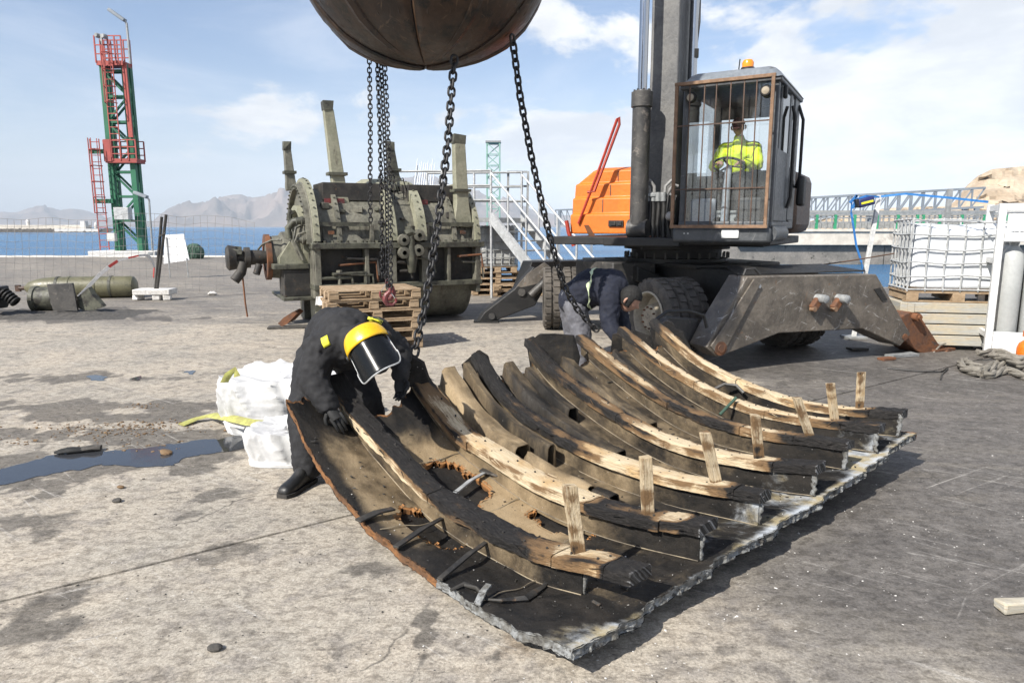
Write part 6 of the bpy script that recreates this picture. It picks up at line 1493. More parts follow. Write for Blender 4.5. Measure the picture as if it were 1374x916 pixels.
def lattice(name, label, cat, p0, p1, w, mat, nb, r=.06, taper=1.0):
    o = thing(name, label, cat, (p0.x, p0.y, p0.z)); ax = (p1 - p0); cs = [(-.5, -.5), (.5, -.5), (.5, .5), (-.5, .5)]
    def c(q, f): ww = w * (1 - (1 - taper) * f); return p0 + ax * f + Vector((cs[q][0] * ww, cs[q][1] * ww, 0))
    for q in range(4): m = MB(); m.beam(c(q, 0), c(q, 1), r, r); m.build('chord', mat, o, smooth=False)
    for k in range(nb):
        for q in range(4):
            a, b = c(q, k / nb), c((q + 1) % 4, (k + 1) / nb)
            m = MB(); m.beam(a, b, r * .6, r * .6) if k % 2 == q % 2 else m.beam(c((q + 1) % 4, k / nb), c(q, (k + 1) / nb), r * .6, r * .6); m.beam(c(q, (k + 1) / nb), c((q + 1) % 4, (k + 1) / nb), r * .5, r * .5); m.build('brace', mat, o, smooth=False)
    return o
lm = lattice('lattice_mast', 'pale green lattice mast standing on the far side of the stairs', 'mast', Vector((at(662, 300, 52).x, 52, SEA)), at(662, 193, 52), .92, 'pale_green', 12, .10)
m = MB(); m.box(at(662, 193, 52) + Vector((0, 0, .1)), (1.1, 1.1, .12)); m.build('top_platform', 'galv_dull', lm)
# moored mast cluster far away
mc = thing('ship_masts', 'cluster of thin white ship masts far behind the gear casing', 'masts', (at(570, 300, 300).x, 300, 0))
for k in range(9):
    px = 557 + 3.2 * k; m = MB(); a_, b_ = at(px, 300, 300), at(px + (4.5 - k) * .3 + 2, 213 + 7 * abs(math.sin(k * 1.8)), 300); mid = a_.lerp(b_, .65) + Vector((-.8, 0, 0)); m.tube([a_, mid, b_], [.35, .3, .15], 6); m.build('mast', 'sheet_white', mc)
for px, y0 in ((560, 222), (590, 236)):
    m = MB(); m.tube([at(px, 300, 310), at(px, y0, 310)], .3, 6); m.beam(at(px - 4, y0 + 8, 310), at(px + 4, y0 + 8, 310), .5, .5); m.beam(at(px - 3, y0 + 16, 310), at(px + 3, y0 + 16, 310), .8, .8); m.build('radar_mast', 'galv_dull', mc)

# ================================================================== NAVIGATION TOWER on the left
TB = G(178, 341); TY = TB.y
tw = thing('light_tower', 'tall green and red steel lattice tower with ladder at the quay edge', 'tower', (TB.x, TY, 0))
H_ = at(150, 78, TY).z
xo = .72; yo = .26
for i_, (sx, sy) in enumerate(((-1, -1), (1, -1), (1, 1), (-1, 1))):
    mtl = 'tower_green'
    m = MB(); m.beam((TB.x + sx * xo, TY + sy * yo, .15), (TB.x + sx * xo * .92, TY + sy * yo, H_ - .4), .32 if sy < 0 else .26, .28); m.build('leg', mtl, tw, smooth=False)
m = MB(); m.beam((TB.x + xo * .98 + .12, TY - yo - .25, 7.2), (TB.x + xo * .92 + .12, TY - yo - .25, H_ - .4), .26, .1); m.build('leg_facing', 'tower_red', tw, smooth=False)
nb = 7
for k in range(nb):
    z0, z1 = .6 + (H_ - 1.4) * k / nb, .6 + (H_ - 1.4) * (k + 1) / nb
    for sy in (-1, 1):
        m = MB(); m.beam((TB.x - xo, TY + sy * yo, z1), (TB.x + xo, TY + sy * yo, z1), .12, .14); m.build('strut', 'tower_green', tw, smooth=False)
        m = MB(); a = -1 if k % 2 else 1; m.beam((TB.x + a * xo, TY + sy * yo, z0), (TB.x - a * xo, TY + sy * yo, z1), .11, .11); m.build('brace', 'tower_green', tw, smooth=False)
    if k % 2 == 1 and k < 5: m = MB(); m.beam((TB.x - 1.8, TY - yo - .3, z1 - .3), (TB.x - .6, TY - yo - .3, z1 - .3), .2, .26); m.build('bracket_arm', 'tower_green', tw, smooth=False)
# red platforms and rails
def plat(zp, x0, x1, hh, mat='tower_red'):
    m = MB(); m.box((TB.x + (x0 + x1) / 2, TY - .2, zp), (x1 - x0, 1.0, .26)); m.build('platform', mat, tw, smooth=False)
    for yy in (TY - .7, TY + .3):
        for h in (.33, .66, 1.0): m = MB(); m.beam((TB.x + x0, yy, zp + hh * h), (TB.x + x1, yy, zp + hh * h), .06, .06); m.build('platform_rail', mat, tw, smooth=False)
        for f in (0, .25, .5, .75, 1): x = TB.x + x0 + (x1 - x0) * f; m = MB(); m.beam((x, yy, zp), (x, yy, zp + hh), .07, .07); m.build('platform_post', mat, tw, smooth=False)
zm = at(165, 217, TY).z; plat(zm, -.8, 1.15, 1.25); zt_ = at(150, 88, TY).z; plat(zt_, -.80, .80, 1.55)
m = MB(); m.box((TB.x - .62, TY - .72, zm + .6), (.45, .06, 1.3)); m.build('screen_panel', 'tower_red', tw, smooth=False)
# caged ladders
def ladder(xc, z0, z1, cage0, mat='tower_red'):
    for dx in (-.28, .28): m = MB(); m.beam((xc + dx, TY - .75, z0), (xc + dx - .02, TY - .75, z1), .05, .05); m.build('ladder_rail', mat, tw, smooth=False)
    k = z0 + .2
    rg = MB()
    while k < z1: rg.beam((xc - .28, TY - .75, k), (xc + .28, TY - .75, k), .045, .045); k += .40
    tag(rg.build('ladder_rungs', mat, tw, smooth=False), kind='stuff')
    k = cage0
    while k < z1:
        m = MB(); m.tube([(xc - .35 + .7 * q / 8, TY - .75 - .62 * math.sin(math.pi * q / 8), k) for q in range(9)], .03, 5); m.build('ladder_hoop', mat, tw); k += .95
    for q in (1, 3, 5, 7): m = MB(); x = xc - .35 + .7 * q / 8; yy = TY - .75 - .62 * math.sin(math.pi * q / 8); m.beam((x, yy, cage0), (x, yy, z1), .035, .035); m.build('cage_strip', mat, tw, smooth=False)
ladder(TB.x - 1.32, .3, zm + 1.3, 2.6); ladder(TB.x - .05, zm + .2, zt_ + 1.2, zm + 3.4)
def lamp_on(o, p0, p1, p2, r=.06):
    m = MB(); m.tube([p0, p1, p1 + (p2 - p1).normalized() * .15 + Vector((0, 0, .12))], r, 7); m.build('lamp_pole', 'galv_dull', o)
    m = MB(); m.beam(p1 + (p2 - p1).normalized() * .1 + Vector((0, 0, .1)), p2, .34, .20); m.build('lamp_head', 'truss_grey', o, bevel=.04)
lamp_on(tw, at(175, 86, TY - .5), at(170, 32, TY - .5), at(146, 13, TY - .5), .07)
for px, py in ((131, 48), (140, 49)):
    c_ = at(px, py, TY - .9); m = MB(); m.lathe([(0, .16), (.11, .16), (.14, .1), (.14, -.12), (0, -.16)], c_, (-.3, -1, 0), 12); m.build('floodlight', 'galv_dull', tw)
m = MB(); m.beam(at(136, 60, TY - .9), at(136, 46, TY - .9), .12, .12); m.build('lamp_bracket', 'galv_dull', tw)
m = MB(); m.box((TB.x + .2, TY - 1.05, 2.55), (.9, .5, .75)); m.build('control_box', 'galv', tw, bevel=.02); m = MB(); m.box((TB.x - .6, TY - 1.1, 1.1), (.5, .3, .5)); m.build('control_box', 'stone_white', tw, bevel=.02)
m = MB(); m.box((TB.x, TY, .08), (4.2, 2.6, .3)); m.build('footing', 'stone_white', tw, bevel=.03)
lp = thing('street_lamp', 'slim grey lamp post with angled head right of the green tower', 'street lamp', at(205, 340, TY - 1)); 
bp_ = at(205, 341, TY - 1); bp_.z = 0; lamp_on(lp, bp_, at(200, 268, TY - 1), at(180, 258, TY - 1), .06)
m = MB(); m.cyl(bp_, bp_ + Vector((0, 0, .18)), .35, 10); m.build('lamp_base', 'galv_dull', lp)
# ================================================================== PEOPLE
wrk = bpy.data.textures.new('cloth_folds', 'CLOUDS'); wrk.noise_scale = .075; wrk.noise_depth = 3
wrk2 = bpy.data.textures.new('cloth_creases', 'MUSGRAVE' if False else 'CLOUDS'); wrk2.noise_scale = .03; wrk2.noise_depth = 2
def skinned(name, J, edges, mat, parent, root, fold=0.0, sub=2, vox=.016):
    """J: joint -> (xyz, rx, ry); tapered limbs fused into one continuous surface"""
    m = MB()
    for a, c in edges:
        p, ra, _ = J[a]; q, rb, _ = J[c]; p, q = Vector(p), Vector(q); d = (q - p); L = d.length; d = d / L
        pts, rr = [], []
        for k in range(5): t_ = math.pi / 2 * (1 - k / 4); pts.append(p - d * ra * math.sin(t_)); rr.append(max(.004, ra * math.cos(t_)))
        for k in range(1, 6): pts.append(p.lerp(q, k / 6)); rr.append(ra + (rb - ra) * k / 6)
        for k in range(5): t_ = math.pi / 2 * k / 4; pts.append(q + d * rb * math.sin(t_)); rr.append(max(.004, rb * math.cos(t_)))
        m.tube(pts, rr, 14)
    o = m.build(name, mat, parent, ang=180)
    r_ = o.modifiers.new('fuse', 'REMESH'); r_.mode = 'VOXEL'; r_.voxel_size = vox; r_.use_smooth_shade = True
    s_ = o.modifiers.new('soft', 'SMOOTH'); s_.factor = .5; s_.iterations = 7
    if fold:
        d_ = o.modifiers.new('folds', 'DISPLACE'); d_.texture = wrk; d_.strength = fold; d_.mid_level = .5; d_.texture_coords = 'LOCAL'
        d_ = o.modifiers.new('creases', 'DISPLACE'); d_.texture = wrk2; d_.strength = fold * .5; d_.mid_level = .5; d_.texture_coords = 'LOCAL'
    return o
def hand(name, wrist, fdir, palm_n, mat, parent, sc=1.0, curl=.5, side=1):
    f = Vector(fdir).normalized(); n = Vector(palm_n); n = (n - f * n.dot(f)).normalized(); s = f.cross(n) * side; w = Vector(wrist)
    m = MB()
    m.tube([w - f * .02 * sc, w + f * .02 * sc, w + f * .06 * sc, w + f * .095 * sc], [.028 * sc, .036 * sc, .042 * sc, .036 * sc], 10, sq=.55)
    for k, (off, L) in enumerate(((-.030, .065), (-.010, .078), (.011, .072), (.030, .056))):
        p = w + f * .088 * sc + s * off * sc; d = f; pts = [p - f * .02 * sc]
        for q in range(4): pts.append(pts[-1] + d * L * sc * .36); d = (d + n * curl * .75).normalized()
        m.tube(pts, [.0105 * sc, .011 * sc, .010 * sc, .009 * sc, .006 * sc], 7)
    p = w + f * .03 * sc - s * .030 * sc; m.tube([p, p + (f * .6 - s * .7 + n * .3) * .035 * sc, p + (f * 1.2 - s * .85 + n * .8) * .048 * sc, p + (f * 1.7 - s * .7 + n * 1.3) * .05 * sc], [.014 * sc, .013 * sc, .011 * sc, .008 * sc], 7)
    return m.build(name, mat, parent, ang=70)
def shoe(name, heel, toe, mat, parent, sc=1.0):
    h_, t_ = Vector(heel), Vector(toe); f = (t_ - h_); f.z = 0; f = f.normalized(); s = Vector((-f.y, f.x, 0)); m = MB(); L = .30 * sc
    st_ = [(-.02, .034, .06), (.03, .045, .13), (.08, .046, .155), (.13, .045, .11), (.18, .050, .085), (.23, .053, .078), (.27, .048, .07), (.30, .030, .05)]
    rows_ = []
    for x, w, zt2 in st_:
        c_ = h_ + f * x * sc
        for an in range(12):
            a_ = 2 * math.pi * an / 12; cx_, cz_ = math.cos(a_), math.sin(a_)
            zz = zt2 * sc * (.5 + .5 * cz_) if cz_ > 0 else zt2 * sc * .5 * (1 + cz_ * 1.0)
            m.v.append(tuple(Vector((c_.x, c_.y, 0.004)) + s * w * sc * (abs(cx_) ** .7) * (1 if cx_ > 0 else -1) + Vector((0, 0, max(0, zz)))))
    n = len(st_)
    for i in range(n - 1):
        for k in range(12): l = (k + 1) % 12; m.f.append((i * 12 + k, i * 12 + l, (i + 1) * 12 + l, (i + 1) * 12 + k))
    m.f += [tuple(range(12))[::-1], tuple((n - 1) * 12 + k for k in range(12))]
    o = m.build(name, mat, parent, ang=60, subsurf=1)
    m = MB(); 
    outl = []
    for x, w, _ in st_: outl.append(h_ + f * x * sc + s * (w + .006) * sc)
    for x, w, _ in reversed(st_): outl.append(h_ + f * x * sc - s * (w + .006) * sc)
    m.prism([Vector((q.x, q.y, .002)) for q in outl], (0, 0, .026)); m.build('boot_sole', 'rubber', o if BASE.setdefault(o.name, Vector()) is not None else parent)
    return o
def head(name, c, up, face, mat, parent, sc=1.0):
    up = Vector(up).normalized(); fc = Vector(face); fc = (fc - up * fc.dot(up)).normalized(); rt = fc.cross(up)
    M_ = Matrix((rt, fc, up)).transposed(); c = Vector(c); m = MB()
    def fn(u, w):
        th = math.pi * w; ph = 2 * math.pi * u; x, y, z = math.sin(th) * math.cos(ph), math.sin(th) * math.sin(ph), math.cos(th)
        p = Vector((x * .076, y * .094, z * .118))
        if z < -.1: p.x *= 1 - .30 * smoothstep(-.1, -.95, z); p.y = p.y * (1 - .18 * smoothstep(-.1, -1, z)) + .012 * smoothstep(-.2, -.9, z)
        fr = max(0, y) ** 6
        p.y += .026 * math.exp(-(x / .16) ** 2 - ((z + .12) / .14) ** 2) * (y > 0)          # nose
        p.y -= .012 * (math.exp(-((x - .38) / .18) ** 2 - ((z - .12) / .1) ** 2) + math.exp(-((x + .38) / .18) ** 2 - ((z - .12) / .1) ** 2)) * (y > 0)   # eye sockets
        p.y += .007 * math.exp(-(x / .3) ** 2 - ((z + .45) / .07) ** 2) * (y > 0) - .006 * math.exp(-(x / .3) ** 2 - ((z + .52) / .025) ** 2) * (y > 0)
        return c + (M_ @ p) * sc
    m.grid(fn, 40, 30); 
    for sg in (-1, 1):
        e_ = c + (M_ @ Vector((sg * .078, -.012, -.005))) * sc; m.tube([e_ + (M_ @ Vector((sg * .006, 0, .03))) * sc, e_ + (M_ @ Vector((sg * .016, -.006, .012))) * sc, e_ + (M_ @ Vector((sg * .013, -.004, -.012))) * sc, e_ + (M_ @ Vector((sg * .003, .004, -.03))) * sc], [.007 * sc, .012 * sc, .011 * sc, .006 * sc], 7)
    return m.build(name, mat, parent, ang=80), M_
# ------------------------------------------------- masked worker bending over the panel
w1 = thing('person', 'worker in charcoal overalls and yellow face shield bending over the raised panel edge', 'person', Vector((-1.30, 4.80, 0)))
J = dict(pel=((-1.36, 5.12, .88), .18, .17), sp=((-1.27, 4.93, .97), .20, .18), ch=((-1.13, 4.70, .99), .21, .18), nk=((-1.03, 4.55, .98), .075, .075), hd=((-.95, 4.47, .96), .07, .07),
         rs=((-1.285, 4.58, .945), .115, .115), re=((-1.325, 4.50, .74), .095, .095), rw=((-1.20, 4.385, .615), .066, .066),
         ls=((-.95, 4.77, 1.02), .110, .110), le=((-.80, 4.86, .88), .085, .085), lw=((-.775, 4.72, .735), .058, .058),
         rh=((-1.46, 5.03, .80), .115, .115), rk=((-1.455, 4.72, .47), .10, .10), rf=((-1.415, 4.58, .12), .082, .082),
         lh=((-1.25, 5.16, .80), .115, .115), lk=((-1.07, 5.02, .47), .082, .082), lf=((-1.01, 5.08, .12), .062, .062))
def grow(J, d): return {k: (p, rx + d, ry + d) for k, (p, rx, ry) in J.items()}
def slim(J): return {k: (p, max(.026, rx - .03), max(.026, ry - .03)) for k, (p, rx, ry) in J.items()}
EB = [('rs', 'ls'), ('pel', 'sp'), ('sp', 'ch'), ('ch', 'nk'), ('nk', 'hd'), ('ch', 'rs'), ('rs', 're'), ('re', 'rw'), ('ch', 'ls'), ('ls', 'le'), ('le', 'lw'), ('pel', 'rh'), ('rh', 'rk'), ('rk', 'rf'), ('pel', 'lh'), ('lh', 'lk'), ('lk', 'lf')]
skinned('body', slim(J), EB, 'skin', w1, 'pel')
Jj = grow(J, .006)
skinned('jacket', Jj, [e for e in EB if e[0] in ('sp', 'ch', 'rs', 're', 'ls', 'le') and e[1] != 'nk' and e[1] != 'hd'] + [('pel', 'sp'), ('ch', 'nk')], 'cloth_char', w1, 'sp', .04)
Jt = grow(J, .020); skinned('trousers', Jt, [('pel', 'rh'), ('rh', 'rk'), ('rk', 'rf'), ('pel', 'lh'), ('lh', 'lk'), ('lk', 'lf'), ('sp', 'pel')], 'cloth_char', w1, 'pel', .035)
shoe('boot', (-1.40, 4.60, 0), (-1.50, 4.30, 0), 'boot', w1, 1.08); shoe('boot', (-1.0, 5.10, 0), (-.93, 4.8, 0), 'boot', w1, 1.08)
hand('glove', (-1.19, 4.375, .60), (.6, -.35, -.7), (.4, -.2, -.5), 'glove_black', w1, 1.15, .5); hand('glove', (-.775, 4.71, .72), (.1, -.45, -.85), (-.2, -.6, 0), 'glove_black', w1, 1.15, .6)
for px, py, d_, w_, h_, an in ((432, 461, 4.40, .045, .075, .5), (501, 431, 4.60, .085, .04, -.35)):
    m = MB(); c_ = at(px, py, d_); tx = Vector((math.cos(an), 0, math.sin(an) * -1 if False else math.sin(an))); ty = Vector((-math.sin(an) * .8, .5, math.cos(an))).normalized()
    m.grid(lambda u, w: c_ + tx * (u - .5) * w_ + ty * (w - .5) * h_, 4, 4); o = m.build('reflective_patch', 'patch_yellow', w1); sw = o.modifiers.new('wrap', 'SHRINKWRAP'); sw.target = bpy.data.objects['jacket']; sw.wrap_method = 'PROJECT'; sw.use_project_z = False; sw.use_project_y = True; sw.use_negative_direction = True; sw.use_positive_direction = True; sw.offset = .006; o.modifiers.new('t', 'SOLIDIFY').thickness = .003
hc = at(502, 476, 4.30); hu = Vector((-.52, .40, .74)); hf = Vector((.42, -.74, -.48))
ho_, M_ = head('head', hc, hu, hf, 'skin', w1, 1.0)
# hood, visor and brow guard
def hp(x, y, z): return hc + M_ @ Vector((x, y, z))
m = MB()
def hood(u, w):
    th = math.pi * (.02 + .70 * w); ph = 2 * math.pi * u; x, y, z = math.sin(th) * math.cos(ph), math.sin(th) * math.sin(ph), math.cos(th)
    if y > .45: y = .45
    return hp(x * .096, y * .112 - .004, z * .135)
m.grid(hood, 36, 20); m.build('hood', 'cloth_char', w1, ang=70)
m = MB(); m.tube([Vector((-1.10, 4.64, 1.0)), Vector((-1.0, 4.52, .985)), hc + M_ @ Vector((0, -.03, -.03))], [.14, .12, .10], 14); m.rough(.02, 9); m.build('collar', 'cloth_char', w1)
m = MB()
def vis(u, w):
    an = R(-82 + 164 * u); zz = .075 - .255 * w
    cornr = (abs(u - .5) * 2) ** 6 * smoothstep(.55, 1, w) * .10
    r_ = .150 + .015 * w
    return hp(r_ * math.sin(an) * .88, r_ * math.cos(an) * 1.0 + .005 + .015 * w, zz + cornr)
m.grid(vis, 30, 16); vo = m.build('face_shield', 'visor', w1, ang=80); vo.modifiers.new('t', 'SOLIDIFY').thickness = .003
m = MB(); m.tube([vis(k / 30, 1.0) for k in range(31)], .005, 6); m.tube([vis(0, 1 - k / 16) for k in range(17)], .004, 6); m.tube([vis(1, 1 - k / 16) for k in range(17)], .004, 6); m.build('shield_trim', 'galv', vo)
m = MB()
def brow(u, w):
    an = R(-92 + 184 * u); th = w
    r_ = .160 * math.cos(th * .88) ** .7 + .002; return hp(r_ * math.sin(an) * .92, r_ * math.cos(an) * .98 + .006, .055 + .135 * math.sin(th * 1.1))
m.grid(brow, 30, 10); bo_ = m.build('brow_guard', 'yellow_plastic', w1, ang=80); bo_.modifiers.new('t', 'SOLIDIFY').thickness = .004
for sg in (-1, 1): m = MB(); m.lathe([(0, .012), (.018, .01), (.022, 0)], hp(sg * .148, .02, .06), M_ @ Vector((sg, .1, 0)), 12); m.build('shield_knob', 'hose', w1)

# ------------------------------------------------- worker in navy jacket by the wheels
w2 = thing('person', 'dark haired worker in navy jacket with reflective band bending beside the excavator wheel', 'person', Vector((.72, 7.62, 0)))
J = dict(pel=((.70, 7.66, .95), .17, .16), sp=((.86, 7.56, 1.10), .185, .16), ch=((1.05, 7.46, 1.10), .19, .17), nk=((1.19, 7.40, 1.04), .075, .062), hd=((1.26, 7.34, 1.0), .06, .06),
         rs=((1.03, 7.28, 1.03), .10, .10), re=((1.02, 7.20, .75), .08, .08), rw=((1.08, 7.06, .62), .045, .045),
         ls=((1.11, 7.62, 1.04), .10, .10), le=((1.19, 7.56, .78), .08, .08), lw=((1.22, 7.36, .64), .045, .045),
         rh=((.70, 7.55, .86), .115, .115), rk=((.78, 7.45, .50), .082, .082), rf=((.74, 7.52, .10), .06, .06),
         lh=((.66, 7.78, .86), .115, .115), lk=((.70, 7.80, .50), .082, .082), lf=((.64, 7.90, .10), .06, .06))
skinned('body', slim(J), EB, 'skin', w2, 'pel')
Jj = grow(J, .02); skinned('jacket', Jj, [e for e in EB if e[0] in ('sp', 'ch', 'rs', 're', 'ls', 'le') and e[1] != 'nk' and e[1] != 'hd'] + [('pel', 'sp'), ('ch', 'nk')], 'cloth_navy', w2, 'sp', .035)
Jt = grow(J, .018); skinned('trousers', Jt, [('pel', 'rh'), ('rh', 'rk'), ('rk', 'rf'), ('pel', 'lh'), ('lh', 'lk'), ('lk', 'lf')], 'cloth_grey', w2, 'pel', .03)
shoe('boot', (.72, 7.54, 0), (.98, 7.40, 0), 'boot', w2); shoe('boot', (.62, 7.92, 0), (.90, 7.82, 0), 'boot', w2)
hand('glove', (1.085, 7.05, .60), (.3, -.35, -.8), (.5, -.2, -.3), 'glove_black', w2, 1.05, .5); hand('glove', (1.225, 7.35, .62), (.2, -.4, -.8), (.5, -.2, -.3), 'glove_black', w2, 1.05, .5)
hc2 = at(845, 402, 7.26); hu2 = Vector((.50, -.30, .80)); hf2 = Vector((.70, -.30, -.62))
_, M2 = head('head', hc2, hu2, hf2, 'skin', w2, 1.14)
m = MB()
def hairf(u, w):
    th = math.pi * (.01 + .62 * w); ph = 2 * math.pi * u; x, y, z = math.sin(th) * math.cos(ph), math.sin(th) * math.sin(ph), math.cos(th)
    cut = 1.0
    if y > .45 and z < .35: y = .45 + (y - .45) * .1; 
    nz = .008 * noise.noise(Vector((x * 14, y * 14, z * 14)))
    return hc2 + (M2 @ Vector((x * (.089 + nz), y * (.108 + nz) - .006, z * (.132 + nz) + .006))) * 1.14
m.grid(hairf, 48, 24); m.build('hair', 'hair', w2, ang=70)
# reflective band across the back
a_, b_ = Vector(J['sp'][0]), Vector(J['ch'][0]); cc = a_.lerp(b_, .25); ax_ = (b_ - a_).normalized(); e1 = ax_.cross(Vector((0, 0, 1))).normalized(); e2 = e1.cross(ax_)
for nm, mt_, wd_ in (('reflective_band', 'reflective', .014),):
    m = MB(); n = 40
    off = 0 if nm[0] == 'r' else .03
    m.grid(lambda u, w: cc + ax_ * ((w - .5) * wd_ * 2 + off) + e1 * math.cos(2 * math.pi * u) * .30 + e2 * math.sin(2 * math.pi * u) * .28, n, 2)
    o = m.build(nm, mt_, w2); sw = o.modifiers.new('wrap', 'SHRINKWRAP'); sw.target = [q for q in w2.children if q.name.startswith('jacket')][0]; sw.wrap_method = 'NEAREST_SURFACEPOINT'; sw.offset = .006; o.modifiers.new('t', 'SOLIDIFY').thickness = .004

# ------------------------------------------------- operator in the cab
w3p = UX @ Vector((1.10, -.5, 1.78)); w3 = thing('person', 'operator in hi-vis yellow jacket and maroon cap seated inside the excavator cab', 'person', w3p)
U = lambda x, y, z: UX @ Vector((x, y - .36, z))
J = dict(pel=(U(1.10, -.46, 2.32), .14, .13), sp=(U(1.10, -.46, 2.52), .14, .12), ch=(U(1.10, -.52, 2.74), .165, .13), nk=(U(1.10, -.58, 2.93), .055, .055), hd=(U(1.10, -.62, 3.0), .055, .055),
         rs=(U(.90, -.54, 2.80), .075, .075), re=(U(.82, -.76, 2.56), .055, .055), rw=(U(.94, -.94, 2.58), .04, .04),
         ls=(U(1.30, -.54, 2.80), .075, .075), le=(U(1.40, -.78, 2.56), .055, .055), lw=(U(1.26, -.94, 2.58), .04, .04),
         rh=(U(1.00, -.52, 2.28), .095, .095), rk=(U(.96, -.96, 2.30), .075, .075), rf=(U(.98, -.98, 1.90), .055, .055),
         lh=(U(1.20, -.52, 2.28), .095, .095), lk=(U(1.26, -.96, 2.30), .075, .075), lf=(U(1.24, -.98, 1.90), .055, .055))
skinned('body', slim(J), EB, 'skin', w3, 'pel'); skinned('jacket', grow(J, .02), [e for e in EB if e[0] in ('sp', 'ch', 'rs', 're', 'ls', 'le') and e[1] != 'nk' and e[1] != 'hd'] + [('ch', 'nk')], 'hivis', w3, 'sp', .03)
skinned('trousers', grow(J, .018), [('pel', 'rh'), ('rh', 'rk'), ('rk', 'rf'), ('pel', 'lh'), ('lh', 'lk'), ('lk', 'lf'), ('pel', 'sp')], 'cloth_char', w3, 'pel', .02)
hand('hand', U(.945, -.95, 2.58), UX.to_3x3() @ Vector((.2, -.9, .1)), (0, 0, -1), 'skin', w3, 1.0, .9); hand('hand', U(1.255, -.95, 2.58), UX.to_3x3() @ Vector((-.2, -.9, .1)), (0, 0, -1), 'skin', w3, 1.0, .9)
for x_ in (.98, 1.24):
    m = MB(UX); m.tube([(x_, -1.30, 1.86), (x_, -1.38, 1.85), (x_, -1.46, 1.845), (x_, -1.50, 1.84)], [.045, .05, .045, .03], 10, sq=.75); m.build('boot', 'boot', w3)
hc3 = U(1.10, -.66, 3.07); _, M3 = head('head', hc3, UX.to_3x3() @ Vector((0, -.32, .95)), UX.to_3x3() @ Vector((.1, -.9, -.3)), 'skin', w3, 1.0)
m = MB(); m.grid(lambda u, w: hc3 + M3 @ Vector((.088 * math.sin(1.5 * w) * math.cos(2 * math.pi * u), .106 * math.sin(1.5 * w) * math.sin(2 * math.pi * u), .035 + .10 * math.cos(1.5 * w))), 30, 10); m.build('cap', 'cap_maroon', w3, ang=80)
m = MB(); m.grid(lambda u, w: hc3 + M3 @ Vector((.075 * math.cos(math.pi * u) * (1 - .2 * w), .09 + .075 * w * math.sin(math.pi * u), .045 - .02 * w)), 14, 4); o = m.build('cap_peak', 'cap_maroon', w3); o.modifiers.new('t', 'SOLIDIFY').thickness = .004
# ================================================================== LEFT SIDE OF THE QUAY
# torpedo-like steel cylinder lying on its side
tc0, tc1 = at(34, 386, 16.9), at(182, 378, 17.4)
tp_ = thing('steel_bottle', 'long olive steel pressure bottle lying on the quay at far left', 'pressure bottle', (at(100, 400, 17.1).x, 17.1, 0))
ax_ = (tc1 - tc0); ax_.z = 0; L_ = ax_.length; ax_ = ax_.normalized(); c0 = Vector((tc0.x, tc0.y, .27)); r_ = .265
m = MB(); m.lathe([(0, -.02), (.07, 0), (.16, .10), (.225, .30), (r_, .62), (r_, .95), (r_ + .012, .96), (r_ + .012, 1.02), (r_, 1.03), (r_, L_ * .62), (r_ + .015, L_ * .625), (r_ + .015, L_ * .65), (r_, L_ * .655), (r_, L_ - .12), (r_ * .93, L_ - .04), (r_ * .7, L_), (0, L_)], c0, ax_, 30); m.build('shell', 'torpedo_green', tp_)
m = MB(); m.cyl(c0 - ax_ * .14, c0 + ax_ * .02, .05, 10); m.box(c0 - ax_ * .16, (.12, .05, .16)); m.build('valve', 'rust_deep', tp_)
for f in (.30, .78):
    m = MB(); m.lathe([(r_ + .003, -.03), (r_ + .01, -.03), (r_ + .01, .03), (r_ + .003, .03)], c0 + ax_ * L_ * f, ax_, 30); m.build('band', 'olive_dark', tp_)
# fragment: short pipe ring with torn plates
fr = thing('pipe_fragment', 'dark torn pipe flange with bent side plates on the quay at far left', 'pipe fragment', G(85, 418))
c_ = at(47, 399, 14.3); ax2 = Vector((1, .12, 0)).normalized()
m = MB(); m.lathe([(.235, -.02), (.27, -.02), (.27, .06), (.245, .07), (.245, .40), (.225, .40), (.225, -.02)], Vector((c_.x, 14.3, .27)), ax2, 28); m.build('ring', 'olive_dark', fr)
m = MB(); m.prism([at(*q, 13.95) for q in [(63, 381), (97, 380), (101, 400), (104, 417), (71, 417), (67, 400)]], (0, .05, 0)); m.rough(.015, 5); m.build('side_plate', 'steel_dark', fr, bevel=.005)
m = MB(); m.prism([at(*q, 14.05) for q in [(103, 412), (104, 398), (118, 386), (124, 396), (139, 412), (126, 416), (112, 417)]], (.02, .10, .03)); m.rough(.03, 6, 2); m.build('bent_plate', 'olive_dark', fr)
m = MB(); m.prism([at(*q, 14.0) for q in [(82, 400), (90, 397), (95, 398), (88, 402)]], (0, -.012, 0)); m.build('scratch_mark', 'galv_dull', fr)
ed = thing('engine_fragment', 'dark lump of machinery cut off by the left edge of the picture', 'engine fragment', G(-5, 418))
m = MB(); c_ = at(-8, 398, 13.6); m.box(c_, (.34, .4, .38)); m.box(c_ + Vector((.14, -.1, -.10)), (.22, .3, .22)); m.rough(.04, 6, 5); m.build('block', 'steel_black', ed, bevel=.03)
m = MB(); c2 = at(6, 396, 13.5)
for k in range(5): m.lathe([(.05, 0), (.11, .01), (.11, .035), (.05, .045)], c2 + Vector((-.02 + .05 * k, 0, .07 - .045 * k)), (1, 0, -.8), 14)
m.build('fins', 'steel_black', ed)
# grit heap under them
gh = MB()
def grit(u, w):
    x = -12.2 + 5.2 * u; y = 12.9 + 2.0 * w; e = min(u, 1 - u, w, 1 - w) * 2
    return Vector((x, y, -.01 + .075 * smoothstep(0, .7, e) * (.6 + .7 * abs(fbm(Vector((x * 2.2, y * 2.2, 1)), 4)))))
gh.grid(grit, 90, 40); tag(gh.build('grit', 'crumb_dark', None, ang=20), 'dark oily grit spread on the quay around the fragments', 'grit', kind='stuff')
